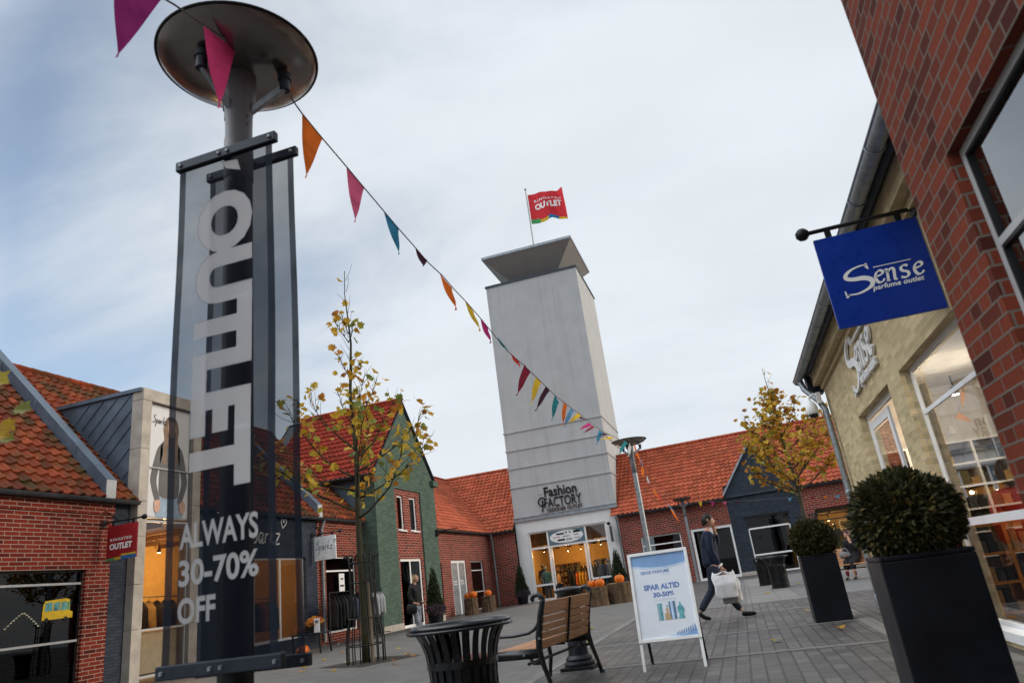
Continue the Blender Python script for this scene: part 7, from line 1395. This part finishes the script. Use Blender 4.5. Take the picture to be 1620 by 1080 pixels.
def pumpkin_table():
    t = thing('display_table', 'small black table with pumpkins outside the fashion shop', 'table', (-11.3, 17.5, 0)); m = MB(); m.box(-11.75, -10.85, 17.2, 17.7, .47, .51); to = m.build('table_top', M['dark_metal'], t, bevel=.006)
    for x in (-11.7, -10.9):
        for s in (-1, 1): l = MB(); l.bar((x-s*.0, 17.45+s*.22, .47), (x+.05, 17.45+s*.26, 0), .035, .035, up=(0, 1, 0)); l.build('leg', M['black'], t)
    pumpkin(-11.55, 17.4, .51, .13, 'orange pumpkin on the left of the small black table', 'pumpkins at the fashion shop'); pumpkin(-11.35, 17.15, 0, .16, 'large orange pumpkin on the ground under the small black table', 'pumpkins at the fashion shop'); pumpkin(-11.6, 17.75, .51, .10, 'little orange pumpkin behind on the small black table', 'pumpkins at the fashion shop')
    c = thing('flower_crate', 'dark crate of orange and red flowers on the small black table', 'crate', (-11.2, 17.5, .51)); b = MB(); b.box(-11.42, -10.98, 17.36, 17.62, .512, .74); b.build('crate_box', M['black'], c, bevel=.005); leaf_ball('flowers', leaf_mat('autumn_flowers', [(0, (.45, .04, .02)), (.5, (.60, .20, .02)), (1, (.60, .38, .04))], .2), c, (-11.2, 17.5, .76), .22, 400, .06, .55, .3, 14)
    s = thing('price_card', 'white price card leaning on the flower crate', 'sign', (-11.03, 17.33, .51)); q = MB(); q.box(-11.12, -10.95, 17.335, 17.345, .512, .86); po = q.build('card', M['white_frame'], s); w = MB()
    put_text(w, 'NU', lambda x, y, d: Vector((x, 17.334-.002*d, y)), -11.09, -10.98, .74, .82, bold=.05); put_text(w, '50', lambda x, y, d: Vector((x, 17.334-.002*d, y)), -11.09, -10.98, .58, .68, bold=.05) if False else None
    w.build('lettering', M['black'], po) if w.f else None
pumpkin_table()
def door_card():
    t = thing('window_card', 'white notice card on the red brick shop window', 'sign', (-13.2, 22.2, 1.7)); m = MB(); m.box(-13.19, -13.18, 22.15, 22.5, 1.55, 2.15); m.build('card', M['white_frame'], t); w = MB(); w.box(-13.179, -13.178, 22.2, 22.45, 1.72, 1.78); w.box(-13.179, -13.178, 22.25, 22.42, 1.95, 2.0); w.build('print', M['black'], t)
door_card()
for i, (x, y) in enumerate(((-6.4, 12.5), (-6.2, 13.1), (-8.2, 12.4), (-5.6, 14.2), (-7.6, 15.2), (-4.4, 16.3), (-9.2, 14.6), (-3.4, 12.0), (1.7, 11.6), (1.75, 9.4), (-1.4, 12.3), (-5.1, 12.2), (-7.9, 13.4), (-6.7, 13.6), (-7.3, 11.9), (-6.0, 11.8), (-8.8, 13.2), (-5.2, 13.2), (-6.6, 15.1), (-7.0, 16.4), (-9.6, 16.2), (-4.0, 10.6), (-2.7, 11.9), (.2, 9.6), (1.0, 10.1), (.9, 13.4), (2.0, 20.1), (1.5, 23.4), (3.0, 23.1), (1.9, 25.6), (.4, 20.6), (-1.9, 13.6), (-3.1, 14.8), (1.6, 7.9))):
    m = MB(); rr = random.Random(i+40); add_leaf(m, Vector((x, y, .02)), Vector((rr.uniform(-1, 1), rr.uniform(-1, 1), .08)), Vector((0, 0, 1)), .13, rr.uniform(.1, .8)); o = m.build('fallen_leaf', AUTM); tag(o, 'single fallen autumn leaf lying on the paving', 'leaf', 'fallen leaves on the paving')
bpy.context.view_layer.update()
def floor_sign():
    x, y = -9.75, 39.2; t = thing('floor_sign', 'small black floor board with a white tick left of the tower shop door', 'floor sign', (x, y, 0)); m = MB(); pts = [(-.22, 0), (.22, 0), (.22, .62), (.17, .78), (.0, .86), (-.17, .78), (-.22, .62)]; m.prism([(x+a, y, b) for a, b in pts], (0, .05, 0)); m.build('board', M['black'], t); s = MB(); put_stroke(s, [(-.11, .58), (0, .40), (.11, .58)], lambda a, b, d: Vector((x+a, y-.002-.004*d, b)), .05, k=1); s.build('tick_mark', M['white_frame'], t)
floor_sign()
